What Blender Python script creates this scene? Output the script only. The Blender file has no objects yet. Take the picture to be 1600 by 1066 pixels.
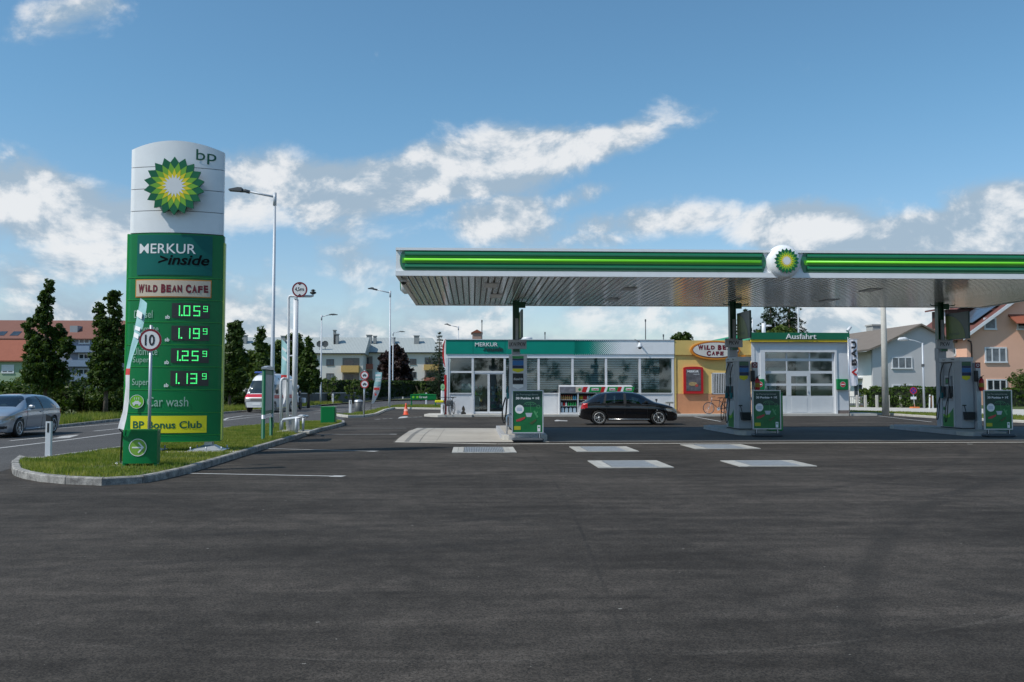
import bpy, math, random
import numpy as np
from mathutils import Vector, Matrix, Euler
R = math.radians
sc = bpy.context.scene
C = sc.collection
# ---------------------------------------------------------------- camera
FPX = 1400.0; CAMZ = 1.65; PITCH = R(2.985); YAW = R(2.54)
cam_d = bpy.data.cameras.new('camera'); cam = bpy.data.objects.new('camera', cam_d); C.objects.link(cam)
cam.location = (0, 0, CAMZ); cam.rotation_euler = (R(90)+PITCH, 0, -YAW)
cam_d.sensor_width = 36; cam_d.lens = 36*FPX/1600; cam_d.clip_start = .1; cam_d.clip_end = 6000
sc.camera = cam
CR = Euler((R(90)+PITCH, 0, -YAW)).to_matrix()
# ---------------------------------------------------------------- light
SUNV = Vector((.76, .34, -1.0)).normalized()        # the way sunlight travels
SUN_EL = math.asin(-SUNV.z); SUN_AZ = math.atan2(-SUNV.x, -SUNV.y)
sd = bpy.data.lights.new('sun', 'SUN'); sd.energy = 3.5; sd.angle = R(.55); sd.color = (1, .955, .88)
so = bpy.data.objects.new('sun', sd); C.objects.link(so); so.rotation_euler = SUNV.to_track_quat('-Z', 'Y').to_euler(); so.location = (0, 0, 60)
sc.view_settings.view_transform = 'Standard'; sc.view_settings.look = 'None'
sc.view_settings.exposure = 0.08; sc.view_settings.gamma = 1; sc.view_settings.use_curve_mapping = False
sc.render.engine = 'CYCLES'
sc.cycles.max_bounces = 6; sc.cycles.transparent_max_bounces = 10; sc.cycles.use_denoising = True
sc.cycles.sample_clamp_indirect = 6

def ray(px, py):
    return CR @ Vector(((px-800)/FPX, -(py-533)/FPX, -1))
def G(px, py, z=0.0):
    d = ray(px, py); t = (z-CAMZ)/d.z; return Vector((d.x*t, d.y*t, z))
def P(px, py, Y):
    d = ray(px, py); t = Y/d.y; return Vector((d.x*t, Y, CAMZ+d.z*t))
def PX(px, py, X):
    d = ray(px, py); t = X/d.x; return Vector((X, d.y*t, CAMZ+d.z*t))

# world: Nishita sky with cumulus built in the same shader
W = bpy.data.worlds.new('World'); sc.world = W; W.use_nodes = True
nt = W.node_tree; nt.nodes.clear()
def N(t, **k):
    n = nt.nodes.new(t)
    for a, b in k.items(): setattr(n, a, b)
    return n
def lk(a, b): nt.links.new(a, b)
def M(op, a, b=None, c=None, clamp=False):
    n = N('ShaderNodeMath', operation=op, use_clamp=clamp)
    for i, v in enumerate((a, b, c)):
        if v is None: continue
        if isinstance(v, (int, float)): n.inputs[i].default_value = v
        else: lk(v, n.inputs[i])
    return n.outputs[0]
def smooth(v, a, b, lo=0., hi=1.):
    n = N('ShaderNodeMapRange', interpolation_type='SMOOTHSTEP')
    lk(v, n.inputs[0]); n.inputs[1].default_value = a; n.inputs[2].default_value = b
    n.inputs[3].default_value = lo; n.inputs[4].default_value = hi
    return n.outputs[0]
sky = N('ShaderNodeTexSky', sky_type='NISHITA'); sky.sun_disc = False
sky.sun_elevation = SUN_EL; sky.sun_rotation = SUN_AZ
sky.altitude = 250; sky.air_density = 1.0; sky.dust_density = 0.6; sky.ozone_density = 1.2
tc = N('ShaderNodeTexCoord'); sx = N('ShaderNodeSeparateXYZ'); lk(tc.outputs['Generated'], sx.inputs[0])
U = M('ARCTAN2', sx.outputs[0], sx.outputs[1]); V = M('ARCSINE', sx.outputs[2])
def noise(scale, detail, rough, ou=0., ov=0., au=1., av=1.35):
    cb = N('ShaderNodeCombineXYZ')
    lk(M('MULTIPLY_ADD', U, au, ou), cb.inputs[0]); lk(M('MULTIPLY_ADD', V, av, ov), cb.inputs[1]); cb.inputs[2].default_value = 3.7
    n = N('ShaderNodeTexNoise'); n.inputs['Scale'].default_value = scale; n.inputs['Detail'].default_value = detail
    n.inputs['Roughness'].default_value = rough; n.inputs['Distortion'].default_value = .25
    lk(cb.outputs[0], n.inputs['Vector']); return n.outputs[0]
nb = noise(8.5, 10, .60); nb2 = noise(8.5, 10, .60, .010, -.024); nf = noise(3.2, 5, .55, 5.2, 1.3)
CL = [(78, 26, 80, 30, -35, .75), (70, 325, 170, 52, 0, 1.05), (150, 410, 90, 44, 0, .9), (30, 440, 90, 40, 0, .7), (440, 335, 120, 46, 0, .62),
      (540, 288, 150, 36, -4, 1.2), (760, 260, 175, 40, -9, 1.3), (925, 228, 115, 28, -12, 1.2), (775, 345, 75, 48, 0, .85),
      (915, 302, 60, 20, -18, .7), (1080, 345, 175, 26, 0, .8), (940, 372, 80, 18, 0, .5), (1240, 358, 90, 36, 0, 1.35),
      (1300, 376, 120, 24, 0, 1.1), (1470, 366, 120, 28, 0, 1.2), (1560, 340, 75, 36, -8, 1.05), (1480, 323, 40, 8, 0, .35),
      (540, 400, 130, 26, 0, .4), (380, 440, 160, 30, 0, .35), (640, 450, 200, 40, 0, .3)]
cov = None
for (px, py, rx, ry, ang, w) in CL:
    d = ray(px, py).normalized(); u0 = math.atan2(d.x, d.y); v0 = math.asin(d.z)
    a = R(-ang); ca, sa = math.cos(a), math.sin(a); ru, rv = rx/FPX, ry/FPX
    du = M('SUBTRACT', U, u0); dv = M('SUBTRACT', V, v0)
    p = M('ADD', M('MULTIPLY', du, ca/ru), M('MULTIPLY', dv, sa/ru))
    q = M('ADD', M('MULTIPLY', du, -sa/rv), M('MULTIPLY', dv, ca/rv))
    r2 = M('ADD', M('MULTIPLY', p, p), M('MULTIPLY', q, q))
    g = M('MULTIPLY', M('EXPONENT', M('MULTIPLY', r2, -.55)), w)
    cov = g if cov is None else M('MAXIMUM', cov, g)
band = smooth(V, .0, .27, .92, .02)                       # more cloud low down, all the way round
covt = M('MAXIMUM', cov, M('MULTIPLY', band, M('MULTIPLY_ADD', nf, 2.2, -.1)))
dens = smooth(M('ADD', covt, M('MULTIPLY', M('SUBTRACT', nb, .5), 1.75)), .30, .80)
lit = smooth(M('MULTIPLY_ADD', M('SUBTRACT', nb, nb2), 4.6, M('MULTIPLY', covt, .42)), .05, .75)
ccol = N('ShaderNodeMixRGB'); lk(lit, ccol.inputs[0])
ccol.inputs[1].default_value = (2.7, 3.45, 4.2, 1); ccol.inputs[2].default_value = (6.2, 6.25, 6.3, 1)
skc = N('ShaderNodeMixRGB', blend_type='MULTIPLY'); skc.inputs[0].default_value = 1; lk(sky.outputs[0], skc.inputs[1]); tn = N('ShaderNodeMixRGB'); lk(smooth(V, .0, .33), tn.inputs[0]); tn.inputs[1].default_value = (.84, .86, .92, 1); tn.inputs[2].default_value = (.66, .95, 1.0, 1); lk(tn.outputs[0], skc.inputs[2])
mx = N('ShaderNodeMixRGB'); lk(M('MULTIPLY', dens, .9), mx.inputs[0]); lk(skc.outputs[0], mx.inputs[1]); lk(ccol.outputs[0], mx.inputs[2])
bg = N('ShaderNodeBackground'); bg.inputs[1].default_value = .132; lk(mx.outputs[0], bg.inputs[0])
wo = N('ShaderNodeOutputWorld'); lk(bg.outputs[0], wo.inputs[0])
W.cycles.sampling_method = 'MANUAL'; W.cycles.sample_map_resolution = 512

# ---------------------------------------------------------------- materials
MATS = {}
def mat(name, col, rough=.5, metal=0., var=.10, vs=2.5, bump=0., bs=80., coat=0., emit=None, es=1., objvar=0., spec=None, dirt=0.):
    if name in MATS: return MATS[name]
    m = bpy.data.materials.new(name); m.use_nodes = True; t = m.node_tree; b = t.nodes['Principled BSDF']
    b.inputs['Roughness'].default_value = rough; b.inputs['Metallic'].default_value = metal
    if coat: b.inputs['Coat Weight'].default_value = coat; b.inputs['Coat Roughness'].default_value = .05
    if spec is not None: b.inputs['Specular IOR Level'].default_value = spec
    co = t.nodes.new('ShaderNodeTexCoord'); n = t.nodes.new('ShaderNodeTexNoise'); n.inputs['Scale'].default_value = vs
    n.inputs['Detail'].default_value = 6; n.inputs['Roughness'].default_value = .65
    t.links.new(co.outputs['Object'], n.inputs['Vector'])
    mr = t.nodes.new('ShaderNodeMapRange'); mr.inputs[1].default_value = .3; mr.inputs[2].default_value = .7
    mr.inputs[3].default_value = 1-var; mr.inputs[4].default_value = 1+var*.6; t.links.new(n.outputs[0], mr.inputs[0])
    last = mr.outputs[0]
    if objvar:
        oi = t.nodes.new('ShaderNodeObjectInfo'); m2 = t.nodes.new('ShaderNodeMapRange'); m2.inputs[3].default_value = 1-objvar; m2.inputs[4].default_value = 1+objvar
        t.links.new(oi.outputs['Random'], m2.inputs[0]); mm = t.nodes.new('ShaderNodeMath'); mm.operation = 'MULTIPLY'
        t.links.new(last, mm.inputs[0]); t.links.new(m2.outputs[0], mm.inputs[1]); last = mm.outputs[0]
    vm = t.nodes.new('ShaderNodeVectorMath'); vm.operation = 'SCALE'; vm.inputs[0].default_value = col
    t.links.new(last, vm.inputs['Scale'])
    t.links.new(vm.outputs[0], b.inputs['Base Color'])
    if bump:
        n2 = t.nodes.new('ShaderNodeTexNoise'); n2.inputs['Scale'].default_value = bs; n2.inputs['Detail'].default_value = 4
        t.links.new(co.outputs['Object'], n2.inputs['Vector']); bp = t.nodes.new('ShaderNodeBump'); bp.inputs['Strength'].default_value = bump
        bp.inputs['Distance'].default_value = .02; t.links.new(n2.outputs[0], bp.inputs['Height']); t.links.new(bp.outputs[0], b.inputs['Normal'])
    if emit: b.inputs['Emission Color'].default_value = (*emit, 1); b.inputs['Emission Strength'].default_value = es
    MATS[name] = m; return m
def glass(name, tint, trans, rough=.03):
    m = bpy.data.materials.new(name); m.use_nodes = True; t = m.node_tree; t.nodes.clear()
    o = t.nodes.new('ShaderNodeOutputMaterial'); gl = t.nodes.new('ShaderNodeBsdfGlossy'); gl.inputs['Roughness'].default_value = rough
    gl.inputs[0].default_value = (.95, .97, 1, 1)
    tr = t.nodes.new('ShaderNodeBsdfTransparent'); tr.inputs[0].default_value = (trans*tint[0], trans*tint[1], trans*tint[2], 1)
    lw = t.nodes.new('ShaderNodeFresnel'); lw.inputs[0].default_value = 1.55
    no = t.nodes.new('ShaderNodeTexNoise'); no.inputs['Scale'].default_value = .7; bp = t.nodes.new('ShaderNodeBump'); bp.inputs['Strength'].default_value = .05
    t.links.new(no.outputs[0], bp.inputs['Height']); t.links.new(bp.outputs[0], gl.inputs['Normal'])
    mxs = t.nodes.new('ShaderNodeMixShader'); ad = t.nodes.new('ShaderNodeMath'); ad.operation = 'ADD'; ad.inputs[1].default_value = .05
    t.links.new(lw.outputs[0], ad.inputs[0]); t.links.new(ad.outputs[0], mxs.inputs[0]); t.links.new(tr.outputs[0], mxs.inputs[1]); t.links.new(gl.outputs[0], mxs.inputs[2])
    t.links.new(mxs.outputs[0], o.inputs[0]); MATS[name] = m; return m
def leafmat(name, c1, c2, tr=.25, ns=1.6):
    m = bpy.data.materials.new(name); m.use_nodes = True; t = m.node_tree; b = t.nodes['Principled BSDF']; b.inputs['Roughness'].default_value = .5
    b.inputs['Specular IOR Level'].default_value = .22
    co = t.nodes.new('ShaderNodeTexCoord'); n = t.nodes.new('ShaderNodeTexNoise'); n.inputs['Scale'].default_value = ns; n.inputs['Detail'].default_value = 8; n.inputs['Roughness'].default_value = .8
    t.links.new(co.outputs['Object'], n.inputs[0]); r = t.nodes.new('ShaderNodeValToRGB'); r.color_ramp.elements[0].position = .35; r.color_ramp.elements[1].position = .68
    r.color_ramp.elements[0].color = (*c1, 1); r.color_ramp.elements[1].color = (*c2, 1); t.links.new(n.outputs[0], r.inputs[0]); t.links.new(r.outputs[0], b.inputs['Base Color'])
    tl = t.nodes.new('ShaderNodeBsdfTranslucent'); hs = t.nodes.new('ShaderNodeMixRGB'); hs.blend_type = 'MULTIPLY'; hs.inputs[0].default_value = 1; hs.inputs[2].default_value = (1.3, 1.5, .5, 1)
    t.links.new(r.outputs[0], hs.inputs[1]); t.links.new(hs.outputs[0], tl.inputs[0]); mxs = t.nodes.new('ShaderNodeMixShader'); mxs.inputs[0].default_value = tr
    t.links.new(b.outputs[0], mxs.inputs[1]); t.links.new(tl.outputs[0], mxs.inputs[2]); t.links.new(mxs.outputs[0], t.nodes['Material Output'].inputs[0])
    MATS[name] = m; return m
def ground_mat(name, cols, vs, speck=None, streak=0., bump=.3, bs=300., rough=.9, patch=None, con=.16, arcs=()):
    """cols dark/light by layered noise; speck = light stones; streak = long brushed wear marks"""
    m = bpy.data.materials.new(name); m.use_nodes = True; t = m.node_tree; b = t.nodes['Principled BSDF']; b.inputs['Roughness'].default_value = rough
    b.inputs['Specular IOR Level'].default_value = .25
    co = t.nodes.new('ShaderNodeTexCoord').outputs['Object']
    def nz(s, d=6, r=.6, mapping=None):
        n = t.nodes.new('ShaderNodeTexNoise'); n.inputs['Scale'].default_value = s; n.inputs['Detail'].default_value = d; n.inputs['Roughness'].default_value = r
        if mapping:
            mp = t.nodes.new('ShaderNodeMapping'); mp.inputs['Scale'].default_value = mapping[0]; mp.inputs['Rotation'].default_value = (0, 0, mapping[1])
            t.links.new(co, mp.inputs[0]); t.links.new(mp.outputs[0], n.inputs['Vector']); n.inputs['Distortion'].default_value = 1.2
        else: t.links.new(co, n.inputs['Vector'])
        return n.outputs[0]
    def mth(op, a, bb):
        n = t.nodes.new('ShaderNodeMath'); n.operation = op
        for i, v in enumerate((a, bb)):
            if isinstance(v, (int, float)): n.inputs[i].default_value = v
            else: t.links.new(v, n.inputs[i])
        return n.outputs[0]
    v = mth('ADD', mth('MULTIPLY', nz(vs), .62), mth('MULTIPLY', nz(vs*11), .38))
    if streak:
        s1 = nz(.9, 6, .62, ((.22, 1.6, 1), R(8))); s2 = nz(.8, 6, .62, ((.2, 1.3, 1), R(-24)))
        v = mth('ADD', mth('MULTIPLY', v, 1-streak), mth('MULTIPLY', mth('ADD', s1, s2), streak*.5))
    rp = t.nodes.new('ShaderNodeValToRGB'); rp.color_ramp.elements[0].position = .5-con; rp.color_ramp.elements[1].position = .5+con
    rp.color_ramp.elements[0].color = (*cols[0], 1); rp.color_ramp.elements[1].color = (*cols[1], 1)
    if len(cols) > 2:
        e = rp.color_ramp.elements.new(.5); e.color = (*cols[2], 1)
    t.links.new(v, rp.inputs[0]); c = rp.outputs[0]
    if patch:
        mxn = t.nodes.new('ShaderNodeMixRGB'); r2 = t.nodes.new('ShaderNodeValToRGB'); r2.color_ramp.elements[0].position = patch[1]; r2.color_ramp.elements[1].position = patch[1]+.14; r2.color_ramp.elements[1].color = (.6, .6, .6, 1)
        t.links.new(nz(patch[2], 5, .6), r2.inputs[0]); t.links.new(r2.outputs[0], mxn.inputs[0]); t.links.new(c, mxn.inputs[1]); mxn.inputs[2].default_value = (*patch[0], 1); c = mxn.outputs[0]
    for (ax, ay, ar, aw, ast, acol) in arcs:      # worn tyre arcs and seams
        ds = t.nodes.new('ShaderNodeVectorMath'); ds.operation = 'DISTANCE'; ds.inputs[1].default_value = (ax, ay, 0); t.links.new(co, ds.inputs[0])
        e = mth('ABSOLUTE', mth('SUBTRACT', mth('ADD', ds.outputs['Value'], mth('MULTIPLY', nz(.7, 3, .5), aw*.8)), ar), 0)
        g = t.nodes.new('ShaderNodeMapRange'); g.interpolation_type = 'SMOOTHSTEP'; g.inputs[1].default_value = aw; g.inputs[2].default_value = aw*.25; g.inputs[3].default_value = 0; g.inputs[4].default_value = ast; t.links.new(e, g.inputs[0])
        k_ = t.nodes.new('ShaderNodeMapRange'); k_.inputs[1].default_value = .40; k_.inputs[2].default_value = .58; t.links.new(nz(.5+.1*ar % .3, 4, .6), k_.inputs[0])
        mxa = t.nodes.new('ShaderNodeMixRGB'); t.links.new(mth('MULTIPLY', g.outputs[0], k_.outputs[0]), mxa.inputs[0]); t.links.new(c, mxa.inputs[1]); mxa.inputs[2].default_value = (*acol, 1); c = mxa.outputs[0]
    if speck:
        vo = t.nodes.new('ShaderNodeTexVoronoi'); vo.inputs['Scale'].default_value = speck[0]; t.links.new(co, vo.inputs['Vector'])
        gt = mth('MULTIPLY', mth('LESS_THAN', vo.outputs['Distance'], .22), mth('GREATER_THAN', nz(speck[0]*.8, 2), speck[1]))
        mx2 = t.nodes.new('ShaderNodeMixRGB'); t.links.new(gt, mx2.inputs[0]); t.links.new(c, mx2.inputs[1]); mx2.inputs[2].default_value = (*speck[2], 1); c = mx2.outputs[0]
        # aggregate grain
        vg = t.nodes.new('ShaderNodeTexVoronoi'); vg.inputs['Scale'].default_value = 90; t.links.new(co, vg.inputs['Vector'])
        sp = t.nodes.new('ShaderNodeSeparateColor'); t.links.new(vg.outputs['Color'], sp.inputs[0])
        k = t.nodes.new('ShaderNodeMapRange'); k.inputs[3].default_value = .45; k.inputs[4].default_value = 1.55; t.links.new(sp.outputs[0], k.inputs[0])
        sv = t.nodes.new('ShaderNodeVectorMath'); sv.operation = 'SCALE'; t.links.new(c, sv.inputs[0]); t.links.new(k.outputs[0], sv.inputs['Scale']); c = sv.outputs[0]
    t.links.new(c, b.inputs['Base Color'])
    bp = t.nodes.new('ShaderNodeBump'); bp.inputs['Strength'].default_value = bump; bp.inputs['Distance'].default_value = .01
    t.links.new(nz(bs, 3), bp.inputs['Height']); t.links.new(bp.outputs[0], b.inputs['Normal']); MATS[name] = m; return m

white = mat('white_panel', (.84, .85, .86), .35, var=.05, dirt=1)
wpaint = mat('white_paint', (.68, .69, .71), .4, var=.07)
alu = mat('aluminium_frame', (.62, .64, .67), .35, .6, var=.06)
galv = mat('galvanised_steel', (.50, .52, .55), .42, .55, var=.12, vs=5)
galvm = mat('grey_lamp_paint', (.50, .53, .57), .45, .1, var=.08)
dark = mat('dark_plastic', (.02, .021, .023), .5, var=.2)
black = mat('black_rubber', (.012, .012, .013), .6, var=.2)
pgrey = mat('pump_grey', (.46, .47, .50), .35, var=.06)
pgrey2 = mat('pump_light_grey', (.60, .61, .63), .35, var=.05)
dgrey = mat('dark_grey', (.09, .095, .10), .5, var=.12)
bgreen = mat('bright_green', (.004, .26, .055), .28, var=.07, coat=.3)
bandg = mat('band_green', (.012, .17, .075), .28, var=.07, coat=.5)
dgreen = mat('dark_green', (.006, .105, .045), .3, var=.07, coat=.3)
tgreen = mat('totem_green', (.0, .175, .048), .42, var=.05, coat=.12, spec=.3)
tgreen2 = mat('totem_edge_green', (.02, .33, .04), .3, var=.05)
lime = mat('lime_green', (.22, .60, .03), .35, var=.05)
limeglow = mat('lime_light_strip', (.2, .7, .04), .4, var=.02, emit=(.11, .50, .02), es=.35)
yel = mat('sign_yellow', (.72, .66, .01), .4, var=.05)
teal = mat('teal_panel', (.0, .25, .18), .45, var=.05, spec=.3)
teald = mat('teal_dark_panel', (.0, .125, .105), .45, var=.05, spec=.3)
red = mat('sign_red', (.50, .012, .015), .4, var=.06)
darkred = mat('dark_red', (.22, .01, .02), .4, var=.06)
orange = mat('sign_orange', (.70, .24, .02), .4, var=.06)
beige = mat('sign_beige', (.62, .52, .40), .45, var=.05)
txtw = mat('white_lettering', (.80, .80, .80), .5, var=.02)
txtg = mat('grey_lettering', (.30, .45, .38), .5, var=.02)
txtb = mat('black_lettering', (.02, .02, .025), .5, var=.02)
txtm = mat('maroon_lettering', (.16, .004, .015), .5, var=.02)
txtdg = mat('green_lettering', (.0, .10, .05), .5, var=.02)
pap = mat('poster_grey', (.42, .43, .45), .5, var=.25, vs=9)
ledm = mat('led_green', (.1, .6, .2), .5, var=.0, emit=(.06, 1., .22), es=1.0)
blue = mat('sticker_blue', (.03, .16, .42), .4)
navy = mat('navy', (.015, .03, .09), .4)
conc = ground_mat('concrete', ((.33, .30, .26), (.46, .43, .38), (.40, .37, .33)), .5, None, 0., .2, 60., .85, patch=((.25, .23, .20), .62, .35))
concw = ground_mat('pale_concrete', ((.42, .40, .36), (.58, .55, .50)), 2., None, 0., .2, 60., .85)
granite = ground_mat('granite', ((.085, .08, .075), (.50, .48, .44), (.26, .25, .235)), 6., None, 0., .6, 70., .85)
asphalt = ground_mat('asphalt', ((.026, .0215, .0175), (.078, .0660, .0555), (.047, .0400, .0335)), .35, (13., .70, (.24, .225, .20)), .45, .6, 160., patch=((.030, .0245, .0205), .56, .16), con=.085, arcs=((.2, 13.6, 8.1, .03, .28, (.13, .115, .10)), (-9, 34, 24.5, .16, .5, (.024, .021, .019)), (-9, 34, 26.1, .16, .45, (.024, .021, .019)), (22, 30, 21.0, .17, .45, (.024, .021, .019)), (22, 30, 22.7, .17, .4, (.024, .021, .019)), (-200, 20, 201.5, .03, .6, (.02, .018, .016)), (3, -60, 78.4, .025, .6, (.02, .018, .016)), (3, -60, 70.9, .025, .5, (.02, .018, .016)), (14, -14, 24, .22, .25, (.095, .082, .07)), (-30, -20, 42.0, .18, .35, (.026, .023, .020)), (-30, -20, 43.7, .18, .35, (.026, .023, .020)), (30, -6, 30.0, .2, .55, (.024, .021, .018))))
roada = ground_mat('road_asphalt', ((.062, .059, .058), (.098, .094, .092)), .5, (60., .66, (.22, .21, .2)), .3, .35, 160.)
soil = ground_mat('dry_turf', ((.035, .055, .012), (.20, .17, .09), (.08, .10, .03)), 1.4, None, 0, .6, 40., .95)
field = ground_mat('meadow', ((.04, .07, .015), (.10, .12, .04)), .2, None, 0, .5, 10., .95)
paintw = ground_mat('road_paint', ((.30, .295, .285), (.58, .575, .56)), 6., None, 0, .2, 100., .8)
pglass = glass('tinted_glass', (.80, .93, .91), .9)
cglass = glass('car_glass', (.42, .55, .54), .62)
hglass = glass('house_glass', (.5, .55, .58), .35)
brightmetal = mat('bright_metal', (.72, .72, .72), .25, .9, var=.04)
# ---------------------------------------------------------------- mesh helpers
class MB:
    def __init__(s): s.v = []; s.f = []; s.m = []; s.s = []
    def add(s, vs, fs, mi=0, sm=False):
        o = len(s.v); s.v += [tuple(v) for v in vs]
        for f in fs: s.f.append(tuple(i+o for i in f)); s.m.append(mi); s.s.append(sm)
        return s
    def box(s, a, b, mi=0, rz=0, piv=None):
        x0, x1 = sorted((a[0], b[0])); y0, y1 = sorted((a[1], b[1])); z0, z1 = sorted((a[2], b[2]))
        vs = [Vector(p) for p in ((x0, y0, z0), (x1, y0, z0), (x1, y1, z0), (x0, y1, z0), (x0, y0, z1), (x1, y0, z1), (x1, y1, z1), (x0, y1, z1))]
        if rz:
            pv = Vector(piv) if piv else Vector(((x0+x1)/2, (y0+y1)/2, 0)); m = Matrix.Rotation(rz, 3, 'Z'); vs = [m@(v-pv)+pv for v in vs]
        return s.add(vs, [(0, 3, 2, 1), (4, 5, 6, 7), (0, 1, 5, 4), (1, 2, 6, 5), (2, 3, 7, 6), (3, 0, 4, 7)], mi)
    def rbox(s, a, b, r=.02, mi=0):
        """box with chamfered edges"""
        x0, x1 = sorted((a[0], b[0])); y0, y1 = sorted((a[1], b[1])); z0, z1 = sorted((a[2], b[2]))
        ring = lambda d, z: [(x0+d+r, y0+d, z), (x1-d-r, y0+d, z), (x1-d, y0+d+r, z), (x1-d, y1-d-r, z), (x1-d-r, y1-d, z), (x0+d+r, y1-d, z), (x0+d, y1-d-r, z), (x0+d, y0+d+r, z)]
        rs = [ring(r*.7, z0), ring(0, z0+r), ring(0, z1-r), ring(r*.7, z1)]
        vs = sum(rs, []); fs = [tuple(range(7, -1, -1)), tuple(range(24, 32))]
        for k in range(3):
            for i in range(8): j = (i+1) % 8; fs.append((k*8+i, k*8+j, k*8+8+j, k*8+8+i))
        return s.add(vs, fs, mi)
    def prism(s, poly, d0, d1, axis='y', mi=0):
        """poly = (a, b) pairs; extruded along axis: y -> (a, d, b), z -> (a, b, d), x -> (d, a, b)"""
        f = {'y': lambda p, d: (p[0], d, p[1]), 'z': lambda p, d: (p[0], p[1], d), 'x': lambda p, d: (d, p[0], p[1])}[axis]
        n = len(poly); vs = [f(p, d0) for p in poly]+[f(p, d1) for p in poly]
        fs = [tuple(range(n-1, -1, -1)), tuple(range(n, 2*n))]+[(i, (i+1) % n, n+(i+1) % n, n+i) for i in range(n)]
        return s.add(vs, fs, mi)
    def tube(s, pts, r, n=8, mi=0, cap=True):
        pts = [Vector(p) for p in pts]; rs = r if isinstance(r, (list, tuple)) else [r]*len(pts)
        vs = []; prev = None
        for i, p in enumerate(pts):
            t = (pts[min(i+1, len(pts)-1)]-pts[max(i-1, 0)]).normalized()
            if prev is None: a = t.orthogonal().normalized()
            else: a = (prev-t*prev.dot(t)).normalized()
            prev = a; b = t.cross(a)
            vs += [p+(a*math.cos(2*math.pi*k/n)+b*math.sin(2*math.pi*k/n))*rs[i] for k in range(n)]
        fs = []
        for i in range(len(pts)-1):
            for k in range(n): j = (k+1) % n; fs.append((i*n+k, i*n+j, i*n+n+j, i*n+n+k))
        s.add(vs, fs, mi, True)
        if cap:
            o = len(s.v)-len(vs); s.f.append(tuple(o+k for k in range(n-1, -1, -1))); s.m.append(mi); s.s.append(False)
            s.f.append(tuple(len(s.v)-n+k for k in range(n))); s.m.append(mi); s.s.append(False)
        return s
    def lathe(s, prof, c=(0, 0, 0), n=16, axis='z', mi=0, sm=True, cap=True):
        f = {'z': lambda r, h, a: (c[0]+r*math.cos(a), c[1]+r*math.sin(a), c[2]+h), 'y': lambda r, h, a: (c[0]+r*math.cos(a), c[1]+h, c[2]+r*math.sin(a)),
             'x': lambda r, h, a: (c[0]+h, c[1]+r*math.cos(a), c[2]+r*math.sin(a))}[axis]
        vs = [f(r, h, 2*math.pi*k/n) for r, h in prof for k in range(n)]
        fs = [(i*n+k, i*n+(k+1) % n, i*n+n+(k+1) % n, i*n+n+k) for i in range(len(prof)-1) for k in range(n)]
        s.add(vs, fs, mi, sm)
        o = len(s.v)-len(vs)
        for base in ((o, len(s.v)-n) if cap else ()): s.f.append(tuple(base+k for k in range(n))); s.m.append(mi); s.s.append(False)
        return s
    def quad(s, a, b, c, d, mi=0): return s.add([a, b, c, d], [(0, 1, 2, 3)], mi)
    def sheet(s, pts, z=None, mi=0):
        vs = [(p[0], p[1], (p[2] if len(p) > 2 else 0) if z is None else z) for p in pts]; return s.add(vs, [tuple(range(len(vs)))], mi)
    def xf(s, m):
        s.v = [tuple(m@Vector(v)) for v in s.v]; return s
def rootloc(p):
    v = Vector((0, 0, 0))
    while p is not None: v += p.location; p = p.parent
    return v
def obj(name, mb, m, parent=None, w=False, kind=None, smooth=None):
    """link a mesh object; w=True: coordinates are world ones"""
    me = bpy.data.meshes.new(name); off = rootloc(parent) if (w and parent is not None) else Vector((0, 0, 0))
    vs = [(v[0]-off.x, v[1]-off.y, v[2]-off.z) for v in mb.v]
    me.from_pydata(vs, [], mb.f)
    for mm in (m if isinstance(m, (list, tuple)) else [m]): me.materials.append(mm)
    me.polygons.foreach_set('material_index', mb.m); me.polygons.foreach_set('use_smooth', mb.s if smooth is None else [smooth]*len(mb.f))
    me.update(); o = bpy.data.objects.new(name, me); C.objects.link(o)
    if parent is not None: o.parent = parent
    if kind: o['kind'] = kind
    return o
def tag(o, label, cat, group=None):
    o['label'] = label; o['category'] = cat
    if group: o['group'] = group
    return o
def thing(name, label, cat, loc, rz=0, group=None):
    o = bpy.data.objects.new(name, None); C.objects.link(o); o.location = loc; o.rotation_euler = (0, 0, rz); o.empty_display_size = .2
    return tag(o, label, cat, group)
def struct(name, mb, m, **k):
    return obj(name, mb, m, kind='structure', **k)
def kids(o): return [c for c in bpy.data.objects if c.parent == o]
def copy_tree(o, loc, rz=None, label=None, parent=None):
    c = o.copy(); C.objects.link(c)
    if parent is not None: c.parent = parent
    else:
        c.location = loc
        if rz is not None: c.rotation_euler = (0, 0, rz)
        if label: c['label'] = label
    for ch in kids(o): copy_tree(ch, None, parent=c)
    return c
def npmesh(name, V, F, m, parent=None, kind=None):
    me = bpy.data.meshes.new(name); nv = len(V); k = F.shape[1]; nf = len(F)
    me.vertices.add(nv); me.vertices.foreach_set('co', V.astype(np.float32).ravel())
    me.loops.add(nf*k); me.loops.foreach_set('vertex_index', F.astype(np.int32).ravel())
    me.polygons.add(nf); me.polygons.foreach_set('loop_start', np.arange(0, nf*k, k, dtype=np.int32)); me.polygons.foreach_set('loop_total', np.full(nf, k, dtype=np.int32))
    me.materials.append(m); me.update(calc_edges=True); me.validate()
    o = bpy.data.objects.new(name, me); C.objects.link(o)
    if parent is not None: o.parent = parent
    if kind: o['kind'] = kind
    return o
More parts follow.
